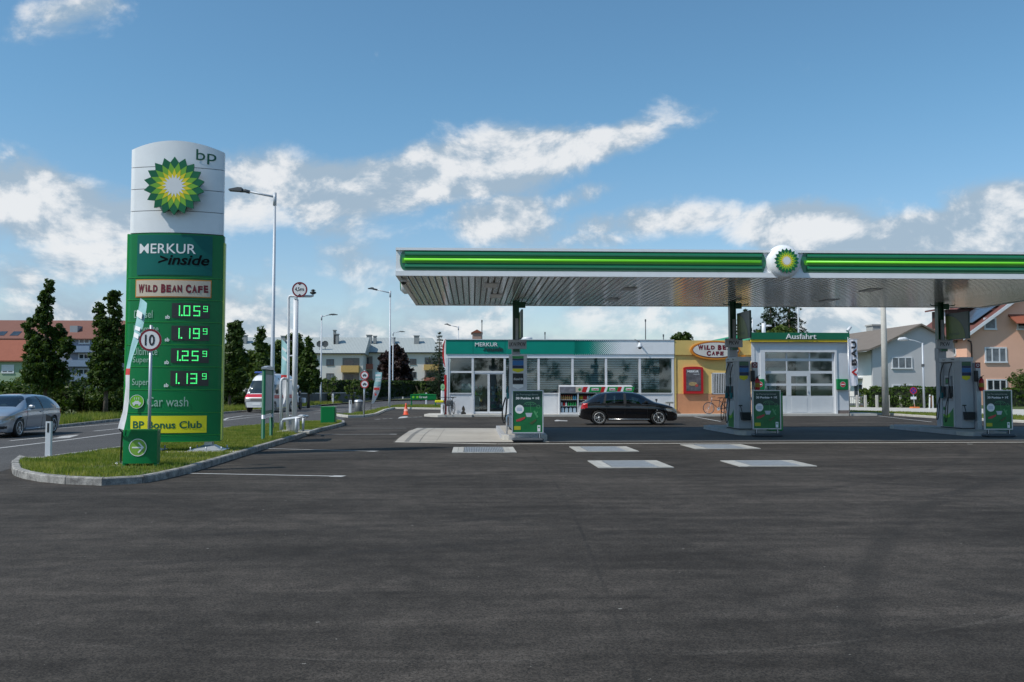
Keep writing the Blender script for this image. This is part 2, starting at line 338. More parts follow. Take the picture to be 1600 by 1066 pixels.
# ---------------------------------------------------------------- lettering
TC = {}
def textmesh(s, bold=0., shear=0.):
    k = (s, bold, shear)
    if k not in TC:
        cu = bpy.data.curves.new('t', 'FONT'); cu.body = s; cu.offset = bold; cu.shear = shear; cu.resolution_u = 3
        o = bpy.data.objects.new('t', cu); C.objects.link(o); bpy.context.view_layer.update()
        me = bpy.data.meshes.new_from_object(o.evaluated_get(bpy.context.evaluated_depsgraph_get()))
        vs = [tuple(v.co) for v in me.vertices]; fs = [tuple(p.vertices) for p in me.polygons]
        bpy.data.objects.remove(o); bpy.data.curves.remove(cu); bpy.data.meshes.remove(me); TC[k] = (vs, fs)
    return TC[k]
def text(mb, s, x0, x1, z0, z1, y, mi=0, bold=0., shear=0., fn=None, cap=None, th=0.):
    """letters of string s fitted into the box x0..x1, z0..z1 on the plane y (facing -Y); fn(x) bends it"""
    vs, fs = textmesh(s, bold, shear)
    if not vs: return mb
    ax = min(v[0] for v in vs); bx = max(v[0] for v in vs); az = min(v[1] for v in vs); bz = max(v[1] for v in vs)
    if x1 is None: kx = (z1-z0)/(bz-az); x1 = x0+kx*(bx-ax)
    out = []
    for v in vs:
        X = x0+(v[0]-ax)/(bx-ax)*(x1-x0); Z = z0+(v[1]-az)/(bz-az)*(z1-z0)
        out.append((X, (fn(X)+y) if fn else y, Z))
    mb.add(out, fs, mi)
    if th:
        n = len(mb.v)
        ed = {}
        for f in fs:
            for a, b in zip(f, f[1:]+f[:1]):
                ed[(a, b)] = 1
        o = n-len(out); back = [(p[0], p[1]+th, p[2]) for p in out]; o2 = len(mb.v); mb.v += back
        for (a, b) in ed:
            if (b, a) not in ed: mb.f.append((o+b, o+a, o2+a, o2+b)); mb.m.append(mi); mb.s.append(False)
    return mb
def star(mb, cx, cz, y, r0, r1, n=18, rot=0., mi=0, th=0., sx=1.):
    pts = []
    for k in range(2*n):
        r = r0 if k % 2 == 0 else r1; a = rot+math.pi*k/n+math.pi/2
        pts.append((cx+sx*r*math.cos(a), cz+r*math.sin(a)))
    if th: mb.prism(pts, y, y+th, 'y', mi)
    else: mb.add([(p[0], y, p[1]) for p in pts]+[(cx, y, cz)], [(k, (k+1) % (2*n), 2*n) for k in range(2*n)], mi)
    return mb
def disc(mb, cx, cz, y, r, mi=0, n=32, rz=None, th=0.):
    rz = rz or r
    pts = [(cx+r*math.cos(2*math.pi*k/n), cz+rz*math.sin(2*math.pi*k/n)) for k in range(n)]
    if th: mb.prism(pts, y, y+th, 'y', mi)
    else: mb.add([(p[0], y, p[1]) for p in pts], [tuple(range(n))], mi)
    return mb
def ring(mb, cx, cz, y, r0, r1, mi=0, n=32, a0=0., a1=2*math.pi, k0=None):
    vs = []; 
    for k in range(n+1):
        a = a0+(a1-a0)*k/n; vs += [(cx+r0*math.cos(a), y, cz+r0*math.sin(a)), (cx+r1*math.cos(a), y, cz+r1*math.sin(a))]
    mb.add(vs, [(2*k, 2*k+1, 2*k+3, 2*k+2) for k in range(n)], mi); return mb
def helios(parent, cx, cz, y, r, th=.03, w=False):
    """sunflower emblem of four interleaved rings of petals"""
    h = math.pi/18
    a = star(MB(), cx, cz, y, r, r*.81, mi=0, th=th)
    e = obj('emblem', a, dgreen_e, parent, w)
    for nm, r0, r1, rot, mm, dy in (('petal_ring', .80, .58, h, lime_e, .003), ('petal_ring', .59, .39, 0, yel_e, .006), ('petal_ring', .40, .25, h, txtw, .009)):
        b = star(MB(), cx, cz, y-dy, r*r0, r*r1, rot=rot); obj(nm, b, mm, e, w)
    return e
dgreen_e = mat('emblem_dark_green', (.0, .13, .045), .4, var=.05)
lime_e = mat('emblem_light_green', (.20, .46, .03), .4, var=.08)
yel_e = mat('emblem_yellow', (.85, .68, .01), .4, var=.05)
# ---------------------------------------------------------------- foliage
def leaves(name, subs, per, sig, size, m, parent, seed=1, up=.4, kind=None, asp=.55):
    """per leaves round every sub-clump centre"""
    rs = np.random.RandomState(seed); S = np.array(subs, float); n = len(S)*per
    c = np.repeat(S[:, :3], per, 0)
    sg = np.repeat(S[:, 3:4] if S.shape[1] > 3 else np.full((len(S), 1), sig), per, 0)
    d = rs.normal(size=(n, 3)); d /= np.linalg.norm(d, axis=1)[:, None]; d *= (rs.rand(n, 1)**.45)
    p = c+d*sg*np.array([1, 1, .85])
    nrm = d+rs.normal(size=(n, 3))*.7; nrm[:, 2] += up; nrm /= np.linalg.norm(nrm, axis=1)[:, None]
    a = np.cross(nrm, rs.normal(size=(n, 3))); a /= np.linalg.norm(a, axis=1)[:, None]; b = np.cross(nrm, a)
    sz = size*(.6+.8*rs.rand(n, 1)); a = a*sz; b = b*sz*asp
    V = np.stack([p-a, p-b*.9+a*.1, p+a, p+b*.9+a*.1], 1).reshape(-1, 3); F = np.arange(4*n).reshape(-1, 4)
    return npmesh(name, V, F, m, parent, kind)
def ellip_subs(cl, n, rs, shell=.75):
    out = []
    vol = [c[3]*c[4]*c[5] for c in cl]; tot = sum(v**.67 for v in vol)
    for c, v in zip(cl, vol):
        k = max(3, int(n*v**.67/tot))
        for _ in range(k):
            d = rs.normal(size=3); d /= np.linalg.norm(d); r = shell+(1-shell)*rs.rand() if rs.rand() < .75 else rs.rand()*shell
            out.append((c[0]+d[0]*c[3]*r, c[1]+d[1]*c[4]*r, c[2]+d[2]*c[5]*r))
    return out
def tree(name, label, loc, th, tr, clumps, nsub, per, sig, size, m, barkm, seed, group=None, cat='tree'):
    t = thing(name, label, cat, loc, 0, group); rs = np.random.RandomState(seed); mb = MB()
    hh = max(c[2] for c in clumps)
    mb.tube([(0, 0, -.1), (.02, 0, th*.5), (-.03, .02, th), (.03, 0, hh*.8)], [tr*1.25, tr, tr*.85, tr*.25], 10)
    for c in clumps:
        mb.tube([(0, 0, th*.9+.2*(c[2]-th)*rs.rand()), (c[0]*.5, c[1]*.5, (th+c[2])*.5), (c[0], c[1], c[2])], [tr*.45, tr*.3, tr*.12], 6)
    obj('trunk', mb, barkm, t)
    subs = ellip_subs(clumps, nsub, rs)
    leaves('crown', subs, per, sig, size, m, t, seed)
    return t
bark = mat('bark', (.10, .08, .06), .9, var=.4, vs=6, bump=.6, bs=25)
maple = leafmat('maple_leaves', (.026, .052, .010), (.085, .130, .026), .3)
ltree = leafmat('light_leaves', (.05, .085, .015), (.13, .17, .035))
hleaf = leafmat('hedge_leaves', (.035, .075, .010), (.085, .14, .022))
hdark = leafmat('dark_hedge_leaves', (.02, .045, .010), (.055, .085, .018))
rleaf = leafmat('dark_red_leaves', (.018, .010, .010), (.05, .025, .022), .15)
coni = leafmat('conifer_needles', (.012, .028, .012), (.035, .062, .022), .1)
grassm = leafmat('grass_blades', (.085, .155, .018), (.36, .33, .09), .33, .8)
bushm = leafmat('bush_leaves', (.03, .055, .012), (.10, .15, .03))
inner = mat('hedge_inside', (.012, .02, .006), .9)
def conifer(name, label, loc, h, r, nlev, m, seed, z0=.8, drop=.25, group=None):
    t = thing(name, label, 'tree', loc, 0, group); rs = np.random.RandomState(seed)
    mb = MB(); mb.tube([(0, 0, -.1), (0, 0, h*.5), (0, 0, h*.98)], [h*.022+.05, h*.014+.03, .02], 8); obj('trunk', mb, bark, t)
    subs = []
    for i in range(nlev):
        f = i/(nlev-1); z = z0+(h-z0)*f; rr = r*(1-f)**.85*(.75+.5*rs.rand())+.12; nb_ = max(4, int(9*(1-f)+4))
        for k in range(nb_):
            a = rs.rand()*6.283; L = rr*(.6+.5*rs.rand())
            for q in range(max(2, int(L/.28))):
                s = (q+1)/max(2, int(L/.28)); subs.append((math.cos(a)*L*s, math.sin(a)*L*s, z-drop*L*s*s+.1*rs.rand(), .12+.2*(1-s)*L/r+.05))
    leaves('crown', subs, 14, .2, .11 if h < 9 else .16, m, t, seed, up=.2, asp=.3)
    return t
def hedge(name, label, a, b, depth, h, m, seed, leaf=.07, dens=220, cat='hedge', taper=0., top=None):
    """trimmed hedge from ground point a to b"""
    a = Vector(a); b = Vector(b); d = (b-a); L = d.length; d.normalize(); nn = Vector((-d.y, d.x, 0))
    if nn.y < 0: nn = -nn
    rs = np.random.RandomState(seed); o = a.copy(); ts = []
    tt = thing(name, label, cat, a)
    k = 6
    def S(u, v, z): return (d.x*u+nn.x*v, d.y*u+nn.y*v, z)
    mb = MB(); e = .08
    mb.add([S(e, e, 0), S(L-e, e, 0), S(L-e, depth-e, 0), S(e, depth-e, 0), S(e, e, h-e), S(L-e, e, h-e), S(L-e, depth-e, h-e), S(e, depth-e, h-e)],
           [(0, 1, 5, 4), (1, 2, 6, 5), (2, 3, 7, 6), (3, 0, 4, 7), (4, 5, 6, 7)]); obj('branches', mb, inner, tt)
    pts = []
    def wob(u, z): return .06*math.sin(u*1.7+z*2)+.05*math.sin(u*4.3)
    for _ in range(int(L*h*dens/6)): u = rs.rand()*L; z = rs.rand()*h; pts.append((*S(u, wob(u, z), z), .12))
    for _ in range(int(L*depth*dens/6)): u = rs.rand()*L; pts.append((*S(u, rs.rand()*depth, h+wob(u, 1)*.6), .10))
    for _ in range(int(2*depth*h*dens/6)): pts.append((*S(L if rs.rand() < .5 else 0, rs.rand()*depth, rs.rand()*h), .12))
    leaves('foliage', pts, 6, .1, leaf, m, tt, seed)
    return tt
def shrub(name, label, loc, rx, ry, h, m, seed, n=60, per=26, leaf=.08, cat='shrub', group=None):
    t = thing(name, label, cat, loc, 0, group); rs = np.random.RandomState(seed)
    mb = MB()
    for k in range(7):
        a = k*.9+rs.rand(); mb.tube([(0, 0, -.05), (math.cos(a)*rx*.3, math.sin(a)*ry*.3, h*.4), (math.cos(a)*rx*.6, math.sin(a)*ry*.6, h*.75)], [.03, .02, .008], 5)
    obj('stems', mb, bark, t)
    cl = [(rs.uniform(-.5, .5)*rx, rs.uniform(-.5, .5)*ry, h*rs.uniform(.35, .7), rx*.55, ry*.55, h*.32) for _ in range(6)]+[(0, 0, h*.35, rx*.8, ry*.8, h*.34)]
    leaves('foliage', ellip_subs(cl, n, rs), per, .16*max(rx, .6), leaf, m, t, seed)
    return t
def inpoly(x, y, poly):
    r = np.zeros(len(x), bool); n = len(poly)
    for i in range(n):
        x0, y0 = poly[i][0], poly[i][1]; x1, y1 = poly[(i+1) % n][0], poly[(i+1) % n][1]
        c = ((y0 > y) != (y1 > y)) & (x < (x1-x0)*(y-y0)/((y1-y0) if y1 != y0 else 1e-9)+x0); r ^= c
    return r
def grass(name, label, poly, z, dens, h, m, seed, lean=.5, wd=.012, edge=0.):
    rs = np.random.RandomState(seed); xs = [p[0] for p in poly]; ys = [p[1] for p in poly]
    A = (max(xs)-min(xs))*(max(ys)-min(ys)); n = int(A*dens)
    x = rs.uniform(min(xs), max(xs), n); y = rs.uniform(min(ys), max(ys), n); k = inpoly(x, y, poly); x = x[k]; y = y[k]; n = len(x)
    if edge:
        dm = np.full(n, 9.)
        for i in range(len(poly)):
            ax, ay = poly[i][:2]; bx, by = poly[(i+1) % len(poly)][:2]; L2 = max(1e-6, (bx-ax)**2+(by-ay)**2); t = np.clip(((x-ax)*(bx-ax)+(y-ay)*(by-ay))/L2, 0, 1)
            dm = np.minimum(dm, np.hypot(x-ax-t*(bx-ax), y-ay-t*(by-ay)))
        wob = .5+.5*np.sin(x*2.3+1.7*np.sin(y*1.9))*np.sin(y*2.9+x); bare = np.sin(x*.9+3*np.sin(y*.5))*np.sin(y*1.3+x*.4)
        k = (rs.rand(n) < np.clip(.25+dm/(edge*(.4+wob)), 0, 1)) & ((bare < .72) | (rs.rand(n) < .35)); x, y = x[k], y[k]; n = len(x)
    # patchy height
    f = .55+.45*np.sin(x*1.3+2*np.sin(y*.7))*np.sin(y*1.1+x*.6); hh = h*(.35+.9*rs.rand(n))*(.45+.55*np.clip(f, 0, 1))
    a = rs.rand(n)*6.283; dx = np.cos(a)*wd; dy = np.sin(a)*wd; la = rs.rand(n)*6.283; ll = hh*lean*rs.rand(n)
    V = np.zeros((n, 3, 3)); V[:, 0] = np.stack([x-dx, y-dy, np.full(n, z)], 1); V[:, 1] = np.stack([x+dx, y+dy, np.full(n, z)], 1)
    V[:, 2] = np.stack([x+np.cos(la)*ll, y+np.sin(la)*ll, z+hh], 1)
    o = npmesh(name, V.reshape(-1, 3), np.arange(3*n).reshape(-1, 3), m, None, 'stuff'); o['label'] = label; o['category'] = 'grass'
    return o
# ================================================================ THE SETTING
mb = MB(); mb.box((-2500, -800, -.6), (2500, 3500, -.06)); struct('ground', mb, field)
# forecourt as a real grid so the surface can be very slightly uneven
def gridsheet(name, x0, x1, y0, y1, nx, ny, z, m, amp=0.):
    xs = np.linspace(x0, x1, nx); ys = np.linspace(y0, y1, ny); X, Y = np.meshgrid(xs, ys)
    Z = z+amp*(np.sin(X*.8+np.sin(Y*.3))*np.sin(Y*.9))
    V = np.stack([X.ravel(), Y.ravel(), Z.ravel()], 1); i = np.arange(nx*ny).reshape(ny, nx)
    F = np.stack([i[:-1, :-1], i[:-1, 1:], i[1:, 1:], i[1:, :-1]], -1).reshape(-1, 4)
    o = npmesh(name, V, F, m, None, 'structure'); return o
gridsheet('forecourt', -60, 90, -30, 110, 2, 2, 0, asphalt)
ok = [G(92, 668.7), G(184, 658.3), G(265, 652), G(348, 646.9), G(388, 643.5), G(430, 640.6), G(473, 637.7), G(502, 634.6), G(540, 631.5), G(570, 629.3), G(607, 626.4), G(640, 623.8), G(680, 621.6), G(720, 620.2)]
outer = [Vector((-15.8, -30, 0)), Vector((-16.6, 8, 0)), Vector((-17.2, 26, 0))]+ok
far_in = [(-12.8, -30, 0), (-11.8, 10, 0), G(-10, 741), G(20, 728), G(84, 712), G(189, 699), G(348, 670), G(480, 660), G(530, 657), G(545, 651), G(562, 648.5), G(600, 642), G(640, 636), G(700, 631), G(770, 628.5), G(860, 626)]
L = [Vector(p) for p in outer]+[Vector((40, 190, 0))]; Rr = [Vector(p) for p in far_in]+[Vector((48, 135, 0))]
def ribbon(mb, A, B, z, n=40, mi=0):
    def rs(P_, n):
        d = [0]
        for a, b in zip(P_, P_[1:]): d.append(d[-1]+(b-a).length)
        out = []
        for k in range(n+1):
            s = d[-1]*k/n; i = max(j for j in range(len(d)) if d[j] <= s+1e-6); i = min(i, len(P_)-2); f = (s-d[i])/(d[i+1]-d[i]); out.append(P_[i].lerp(P_[i+1], f))
        return out
    a = rs(A, n); b = rs(B, n); vs = [(p.x, p.y, z) for p in a]+[(p.x, p.y, z) for p in b]
    mb.add(vs, [(i, i+1, n+2+i, n+1+i) for i in range(n)], mi); return mb
struct('road', ribbon(MB(), [Vector((v.x, v.y, 0)) for v in L], [Vector((v.x, v.y, 0)) for v in Rr], .004), roada)
# verge beyond the road
vg = [Vector((p.x, p.y, 0)) for p in outer]; vout = [Vector((-60, -30, 0)), Vector((-60, 8, 0)), Vector((-60, 30, 0))]+[Vector((p.x-26-.2*max(0, p.y-60), p.y+14+.1*max(0, p.y-50), 0)) for p in ok]
mb = MB(); n = len(vg); mb.add([(p.x-.12, p.y+.05, .10) for p in vg]+[(p.x, p.y, .10) for p in vout], [(i, i+1, n+i+1, n+i) for i in range(n-1)]); struct('verge', mb, soil)
mb = MB(); mb.sheet([(-60, -30), (-300, -30), (-300, 400), (60, 400), (60, 150), (10, 130), (-30, 96), (-60, 60)], .09); struct('lawn', mb, field)
# kerbs of single stones
def poly_resample(pts, step, close=False):
    P_ = [Vector((p[0], p[1], 0)) for p in pts]+([Vector((pts[0][0], pts[0][1], 0))] if close else [])
    d = [0]
    for a, b in zip(P_, P_[1:]): d.append(d[-1]+(b-a).length)
    n = max(1, round(d[-1]/step)); out = []
    for k in range(n+(0 if close else 1)):
        s = d[-1]*k/n; i = max(j for j in range(len(d)) if d[j] <= s+1e-6); i = min(i, len(P_)-2); f = (s-d[i])/(d[i+1]-d[i]); out.append(P_[i].lerp(P_[i+1], f))
    return out
def kerb(name, pts, h, w, step, side, m, close=False, seed=0, z0=0.):
    rr = random.Random(seed); q = poly_resample(pts, step, close); n = len(q)
    nrm = []
    for i in range(n):
        a = q[(i-1) % n] if (close or i > 0) else q[i]; b = q[(i+1) % n] if (close or i < n-1) else q[i]
        t = (b-a).normalized(); nrm.append(Vector((-t.y, t.x, 0))*side)
    root = MB(); segs = [(i, (i+1) % n) for i in range(n if close else n-1)]
    for i, j in segs:
        a, b = q[i], q[j]; c, d = a+nrm[i]*(w-.02), b+nrm[j]*(w-.02); a2 = a+nrm[i]*.02; b2 = b+nrm[j]*.02
        root.add([(*p.xy, z0) for p in (a2, b2, d, c)]+[(*p.xy, z0+h-.025) for p in (a2, b2, d, c)], [(4, 5, 6, 7), (0, 1, 5, 4), (3, 7, 6, 2)])
    ro = struct(name, root, conc)
    for i, j in segs:
        a, b = q[i], q[j]; t = (b-a); g = .006/max(t.length, .01); a_ = a+t*g; b_ = b-t*g; na, nb_ = nrm[i], nrm[j]
        dz = rr.uniform(-.004, .005); db = rr.uniform(-.005, .006); ch = .02; st = MB(); zt = z0+h+dz
        rows = []
        for (p, nn) in ((a_, na), (b_, nb_)):
            p = p+nn*db; rows.append([(*(p).xy, z0-.02), (*(p).xy, zt-ch), (*(p+nn*ch).xy, zt), (*(p+nn*(w-ch)).xy, zt), (*(p+nn*w).xy, zt-ch), (*(p+nn*w).xy, z0-.02)])
        st.add(rows[0]+rows[1], [(k, k+1, k+7, k+6) for k in range(5)]+[(0, 1, 2, 3, 4, 5), (11, 10, 9, 8, 7, 6)])
        obj('kerb_stone', st, m, ro)
    return ro, q, nrm
near1 = [(30, 720), (19, 727), (17, 735), (22, 744), (45, 751), (80, 755), (110, 757.5), (170, 759.5), (212, 757.5), (250, 750.5), (280, 744), (332, 728.5), (385, 711.7), (416.5, 701), (455, 689), (499, 675), (530, 667.5), (539, 664.5), (538, 660.5)]
far1 = [(525, 655.4), (480, 657.5), (420, 661.5), (348, 667.5), (270, 681), (189, 697), (130, 705), (84, 710.5), (50, 716)]
isl1 = [G(*p) for p in near1]+[G(p[0], p[1], .13) for p in far1]
near_l = [G(*p) for p in near1]; far_l = [G(p[0], p[1], .13) for p in far1]
loop1 = near_l+far_l
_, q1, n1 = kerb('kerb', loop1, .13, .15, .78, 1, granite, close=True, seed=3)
in1 = [(p.x+n.x*.13, p.y+n.y*.13) for p, n in zip(q1, n1)]
mb = MB(); mb.sheet(in1, .115); struct('turf_strip', mb, soil)
near2 = [(524.6, 649.5), (530, 651.6), (540, 652.7), (568, 652.3), (589, 649.2), (603, 642.5), (617, 639), (678, 640), (720, 640.5)]
far2 = [(720, 632), (660, 632.5), (620, 633), (604.7, 634.8), (592.6, 637), (585, 639.5), (552, 645.5), (532, 647.5)]
loop2 = [G(*p) for p in near2]+[G(p[0], p[1], .13) for p in far2]
_, q2, n2 = kerb('kerb', loop2, .13, .18, 1.0, 1, concw, close=True, seed=4)
in2 = [(p.x+n.x*.16, p.y+n.y*.16) for p, n in zip(q2, n2)]
mb = MB(); mb.sheet(in2, .115); struct('turf_strip', mb, soil)
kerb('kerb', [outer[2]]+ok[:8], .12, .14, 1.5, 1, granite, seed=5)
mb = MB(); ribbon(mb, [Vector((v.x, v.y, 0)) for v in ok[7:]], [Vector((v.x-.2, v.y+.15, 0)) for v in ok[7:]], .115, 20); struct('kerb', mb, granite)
# right side: kerb, grass strip, sidewalk
kr = [G(1318, 646.5), G(1390, 649), G(1464, 654), G(1600, 661), G(1800, 673), G(2100, 690)]
kerb('kerb', kr, .12, .16, 1.1, 1, concw, seed=6)
gl = [Vector((v.x+.02, v.y+.14, 0)) for v in kr]; gu = [G(1318, 641.5, .12), G(1390, 643, .12), G(1464, 645, .12), G(1600, 649.6, .12), G(1800, 656, .12), G(2100, 668, .12)]
mb = MB(); n = len(gl); mb.add([(*v.xy, .11) for v in gl]+[(*v.xy, .11) for v in gu], [(i, i+1, n+i+1, n+i) for i in range(n-1)]); struct('turf_strip', mb, soil)
su = [G(1318, 636, .12), G(1390, 636.6, .12), G(1464, 637.6, .12), G(1600, 639.8, .12), G(1800, 643, .12), G(2100, 650, .12)]
mb = MB(); mb.add([(*v.xy, .12) for v in gu]+[(*v.xy, .12) for v in su], [(i, i+1, n+i+1, n+i) for i in range(n-1)]); struct('pavement', mb, concw)
mb = MB(); mb.sheet([(v.x, v.y) for v in su]+[(90, 60), (140, 60), (140, 200), (20, 200)], .10); struct('lawn', mb, field)
# walkway in front of the shop
FY = 52.5
wx0 = G(680, 650).x
mb = MB(); mb.prism([(G(676, 650.5).x, 51.0), (G(685, 651).x, 50.6), (G(737, 652).x, 50.6), (G(739, 652).x, 51.3), (G(1178, 648).x, 51.3), (G(1190, 648).x, 51.9), (G(1322, 646.5).x, 51.9), (G(1322, 646.5).x, 54), (wx0-.4, 54), (wx0-.6, 52)], -.05, .12, 'z'); struct('walkway', mb, concw)
# painted lines
mk = MB()
def line(mb, a, b, w, z=.006, mi=0):
    a = Vector(a); b = Vector(b); d = (b-a); d.z = 0; d.normalize(); nn = Vector((-d.y, d.x, 0))*w/2
    mb.add([(a.x+nn.x, a.y+nn.y, z), (a.x-nn.x, a.y-nn.y, z), (b.x-nn.x, b.y-nn.y, z), (b.x+nn.x, b.y+nn.y, z)], [(0, 1, 2, 3)], mi)
def mark(name, segs, w, z=.009):
    mb = MB()
    for a, b in segs: line(mb, a, b, w, z)
    return struct(name, mb, paintw)
for a, b, cap in (((294, 740.3), (518, 744.7), 1), ((416, 701.4), (576, 705.5), 1), ((487, 679.5), (609, 679), 1), ((529, 669.4), (635, 669.5), 0)):
    A_, B_ = G(*a), G(*b); o = mark('parking_line', [(A_, B_)], .10)
    if cap:
        d = (B_-A_).normalized(); mb = MB(); line(mb, B_, B_+d*.24, .26, .009); struct('parking_line', mb, paintw)
mark('parking_line', [(G(1372, 650.2), G(1456, 659.8))], .12); mark('parking_line', [(G(1085, 651.5), G(1126, 659))], .12)
mark('parking_line', [(G(1511, 694.3), G(1520, 694.6))], .12)
for x0, y0, x1, y1 in ((586, 655.8, 594, 655.2), (598, 655, 605, 654.6), (608, 654.4, 613, 654.1), (633, 653, 643, 652.6), (646, 652.4, 653, 652), (655, 651.9, 659, 651.6)):
    mark('dashed_line', [(G(x0, y0), G(x1, y1))], .16)
mb = MB(); mb.sheet([G(621, 654.2), G(635, 653.2), G(638, 651.4), G(633, 650.7), G(626, 651.4)], .009); struct('worn_marking', mb, paintw)
mb = MB(); mb.sheet([G(866, 657.5), G(870, 656.4), G(878, 657.2), G(887, 657.6), G(886, 658.6), G(876, 658.3), G(868, 658.7)], .009); struct('worn_marking', mb, paintw)
mark('road_line', [(G(a, b), G(c, d)) for a, b, c, d in ((-60, 708, 0, 700.6), (0, 700.6, 100, 688.5), (100, 688.5, 192, 676.5), (192, 676.5, 262, 668.2), (262, 668.2, 340, 659.2))], .15)
mark('road_line', [(G(a, b), G(c, d)) for a, b, c, d in ((348, 657.6, 356, 653.6), (356, 653.6, 380, 650), (380, 650, 430, 646.5), (430, 646.5, 500, 641.8), (500, 641.8, 560, 638.6), (560, 638.6, 620, 634.8), (620, 634.8, 700, 631))], .15)
mark('road_line', [(G(350, 657.4), G(390, 652.6)), (G(390, 652.6), G(430, 649.6)), (G(490, 646), G(540, 642.2)), (G(545, 641.8), G(592, 638.6))], .13)
mark('road_line', [(G(15, 689.3), G(74, 683.6)), (G(146, 674), G(190, 669.8)), (G(92, 682.5), G(122, 680)), (G(84, 684.8), G(110, 683.4)), (G(92, 669.5), G(200, 661))], .14)
mb = MB(); mb.sheet([G(80, 686), G(108, 684.6), G(124, 680), G(96, 682.5)], .0085); struct('worn_marking', mb, paintw)
# concrete slab with drained gutter edge
sl = [G(617, 690.8), G(622, 686), G(630, 679.5), G(640, 673.5), G(652, 669), G(780, 669.6)]
x_end = .95
mb = MB(); mb.sheet([(p.x, p.y) for p in sl]+[(2.35, 36.6), (2.35, 27.25), (G(617, 690.8).x, G(617, 690.8).y)], .005); struct('concrete_slab', mb, conc)
mb = MB(); line(mb, G(617, 691.2), G(777, 694.3), .24, .010); 
a_ = G(777, 694.3); line(mb, a_, (40, a_.y+.35+.0*1, 0), .20, .010); struct('gutter_edge', mb, concw)
mb = MB()
for dx, w in ((.35, .14), (.75, .03)):
    pp = [Vector((p.x+dx, p.y, 0)) for p in sl[:5]]
    for a, b in zip(pp, pp[1:]): line(mb, a, b, w, .0085)
struct('drain_channel', mb, mat('slab_joint', (.20, .19, .175), .8))
mb = MB()
for x in (-.2, 1.1): line(mb, (x-2.2, 27.6, 0), (x-2.2, 36.4, 0), .012, .0085)
line(mb, (-3.9, 32, 0), (.95, 32, 0), .012, .0085); struct('slab_joint', mb, MATS['slab_joint'])
# tank covers: stone frames with a steel grate
cv = [((708.4, 699.5), (801.9, 699.5), (706.3, 708)), ((889, 698.7), (979.5, 698.7), (896, 706.4)), ((1062.4, 695.3), (1158.9, 695.3), (1080, 702)), ((918, 720.8), (1027, 720.8), (931.5, 731.8)), ((1125, 720.6), (1237.5, 720.2), (1152.5, 729.7))]
cl_ = ['leftmost pale stone framed drain cover in front of the first pump island', 'pale framed tank cover left in the row between first and second pump island', 'pale framed tank cover right in the row before the second pump island', 'large pale framed tank cover closest to the viewer, left of its neighbour', 'wide pale framed tank cover rightmost of all, closest to the viewer']
stonew = mat('cover_stone', (.42, .405, .37), .85, var=.22, vs=3.5, bump=.3, bs=60, objvar=.10)
for (a, b, c), lb in zip(cv, cl_):
    A_, B_, C_ = G(*a), G(*b), G(*c); w = (B_-A_).length; h = abs(C_.y-A_.y); cx = (A_.x+B_.x)/2; y0 = C_.y
    t = thing('tank_cover', lb, 'manhole cover', (cx, y0, 0), 0, 'tank covers let into the asphalt'); fw = .36 if w > 1.7 else .3
    mb = MB(); mb.box((-w/2+fw, .08, .0), (w/2-fw, h-.08, .012)); obj('grate_tray', mb, dgrey, t)
    nn = 9
    for k in range(nn):
        x0 = -w/2+w*k/nn
        for y_a, y_b in ((0, .1), (h-.1, h)):
            mb = MB(); mb.box((x0+.004, y_a, 0), (x0+w/nn-.004, y_b, .016)); obj('frame_stone', mb, stonew, t)
    for s in (-1, 1):
        for k in range(2):
            xa = s*(w/2-fw*(k*.5)); xb = s*(w/2-fw*(k*.5+.5)); mb = MB(); mb.box((xa-s*.004, .104, 0), (xb+s*.004, h-.104, .016)); obj('frame_stone', mb, stonew, t)
    mb = MB(); k = 0; x = -w/2+fw+.03
    while x < w/2-fw-.02: mb.box((x, .11, .012), (x+.018, h-.11, .022)); x += .045
    for y in np.linspace(.13, h-.14, 4): mb.box((-w/2+fw, y, .010), (w/2-fw, y+.012, .021))
    obj('grate', mb, galv, t, kind='stuff')
mb = MB(); mb.sheet([(2.36, 27.32), (26, 27.32), (26, 36.9), (2.36, 36.9)], .005); struct('canopy_slab', mb, ground_mat('dark_slab', ((.085, .084, .082), (.15, .148, .142), (.115, .113, .11)), .4, None, 0, .3, 90., .85, patch=((.06, .058, .055), .58, .3)))
# pump islands
ISL = [(.95, 28.4, 'pump island with pale kerb at the left end of the canopy'), (9.25, 30.7, 'middle pump island under the canopy'), (16.85, 29.9, 'rightmost pump island under the canopy')]
for x0, y0, lb in ISL:
    w = 1.45; pts = [(x0+.22, y0), (x0+w-.22, y0), (x0+w-.06, y0+.07), (x0+w, y0+.25), (x0+w, 35.6), (x0+w-.2, 35.9), (x0+.2, 35.9), (x0, 35.6), (x0, y0+.25), (x0+.06, y0+.07)]
    mb = MB(); mb.prism(pts, -.02, .14, 'z'); o = struct('pump_island', mb, concw)
    mb = MB(); ip = [(a+(.1 if a < x0+.7 else -.1), b+(.1 if b < 33 else -.1)) for a, b in pts]; mb.prism(ip, .14, .15, 'z'); obj('island_top', mb, conc, o)
    q = poly_resample(pts, .9, True)
    for i in range(len(q)):
        a, b = q[i], q[(i+1) % len(q)]; t_ = (b-a).normalized(); nn = Vector((t_.y, -t_.x, 0)); g = t_*.006; st = MB()
        a2, b2 = a+g, b-g
        st.add([(*(a2+nn*.02).xy, 0), (*(b2+nn*.02).xy, 0), (*(b2+nn*.01).xy, .152), (*(a2+nn*.01).xy, .152), (*(a2-nn*.12).xy, .152), (*(b2-nn*.12).xy, .152), (*(a2-nn*.12).xy, 0), (*(b2-nn*.12).xy, 0)], [(0, 1, 2, 3), (3, 2, 5, 4), (0, 3, 4, 6), (1, 7, 5, 2)]); obj('kerb_stone', st, mat('island_kerb', (.40, .40, .41), .6, var=.15), o)
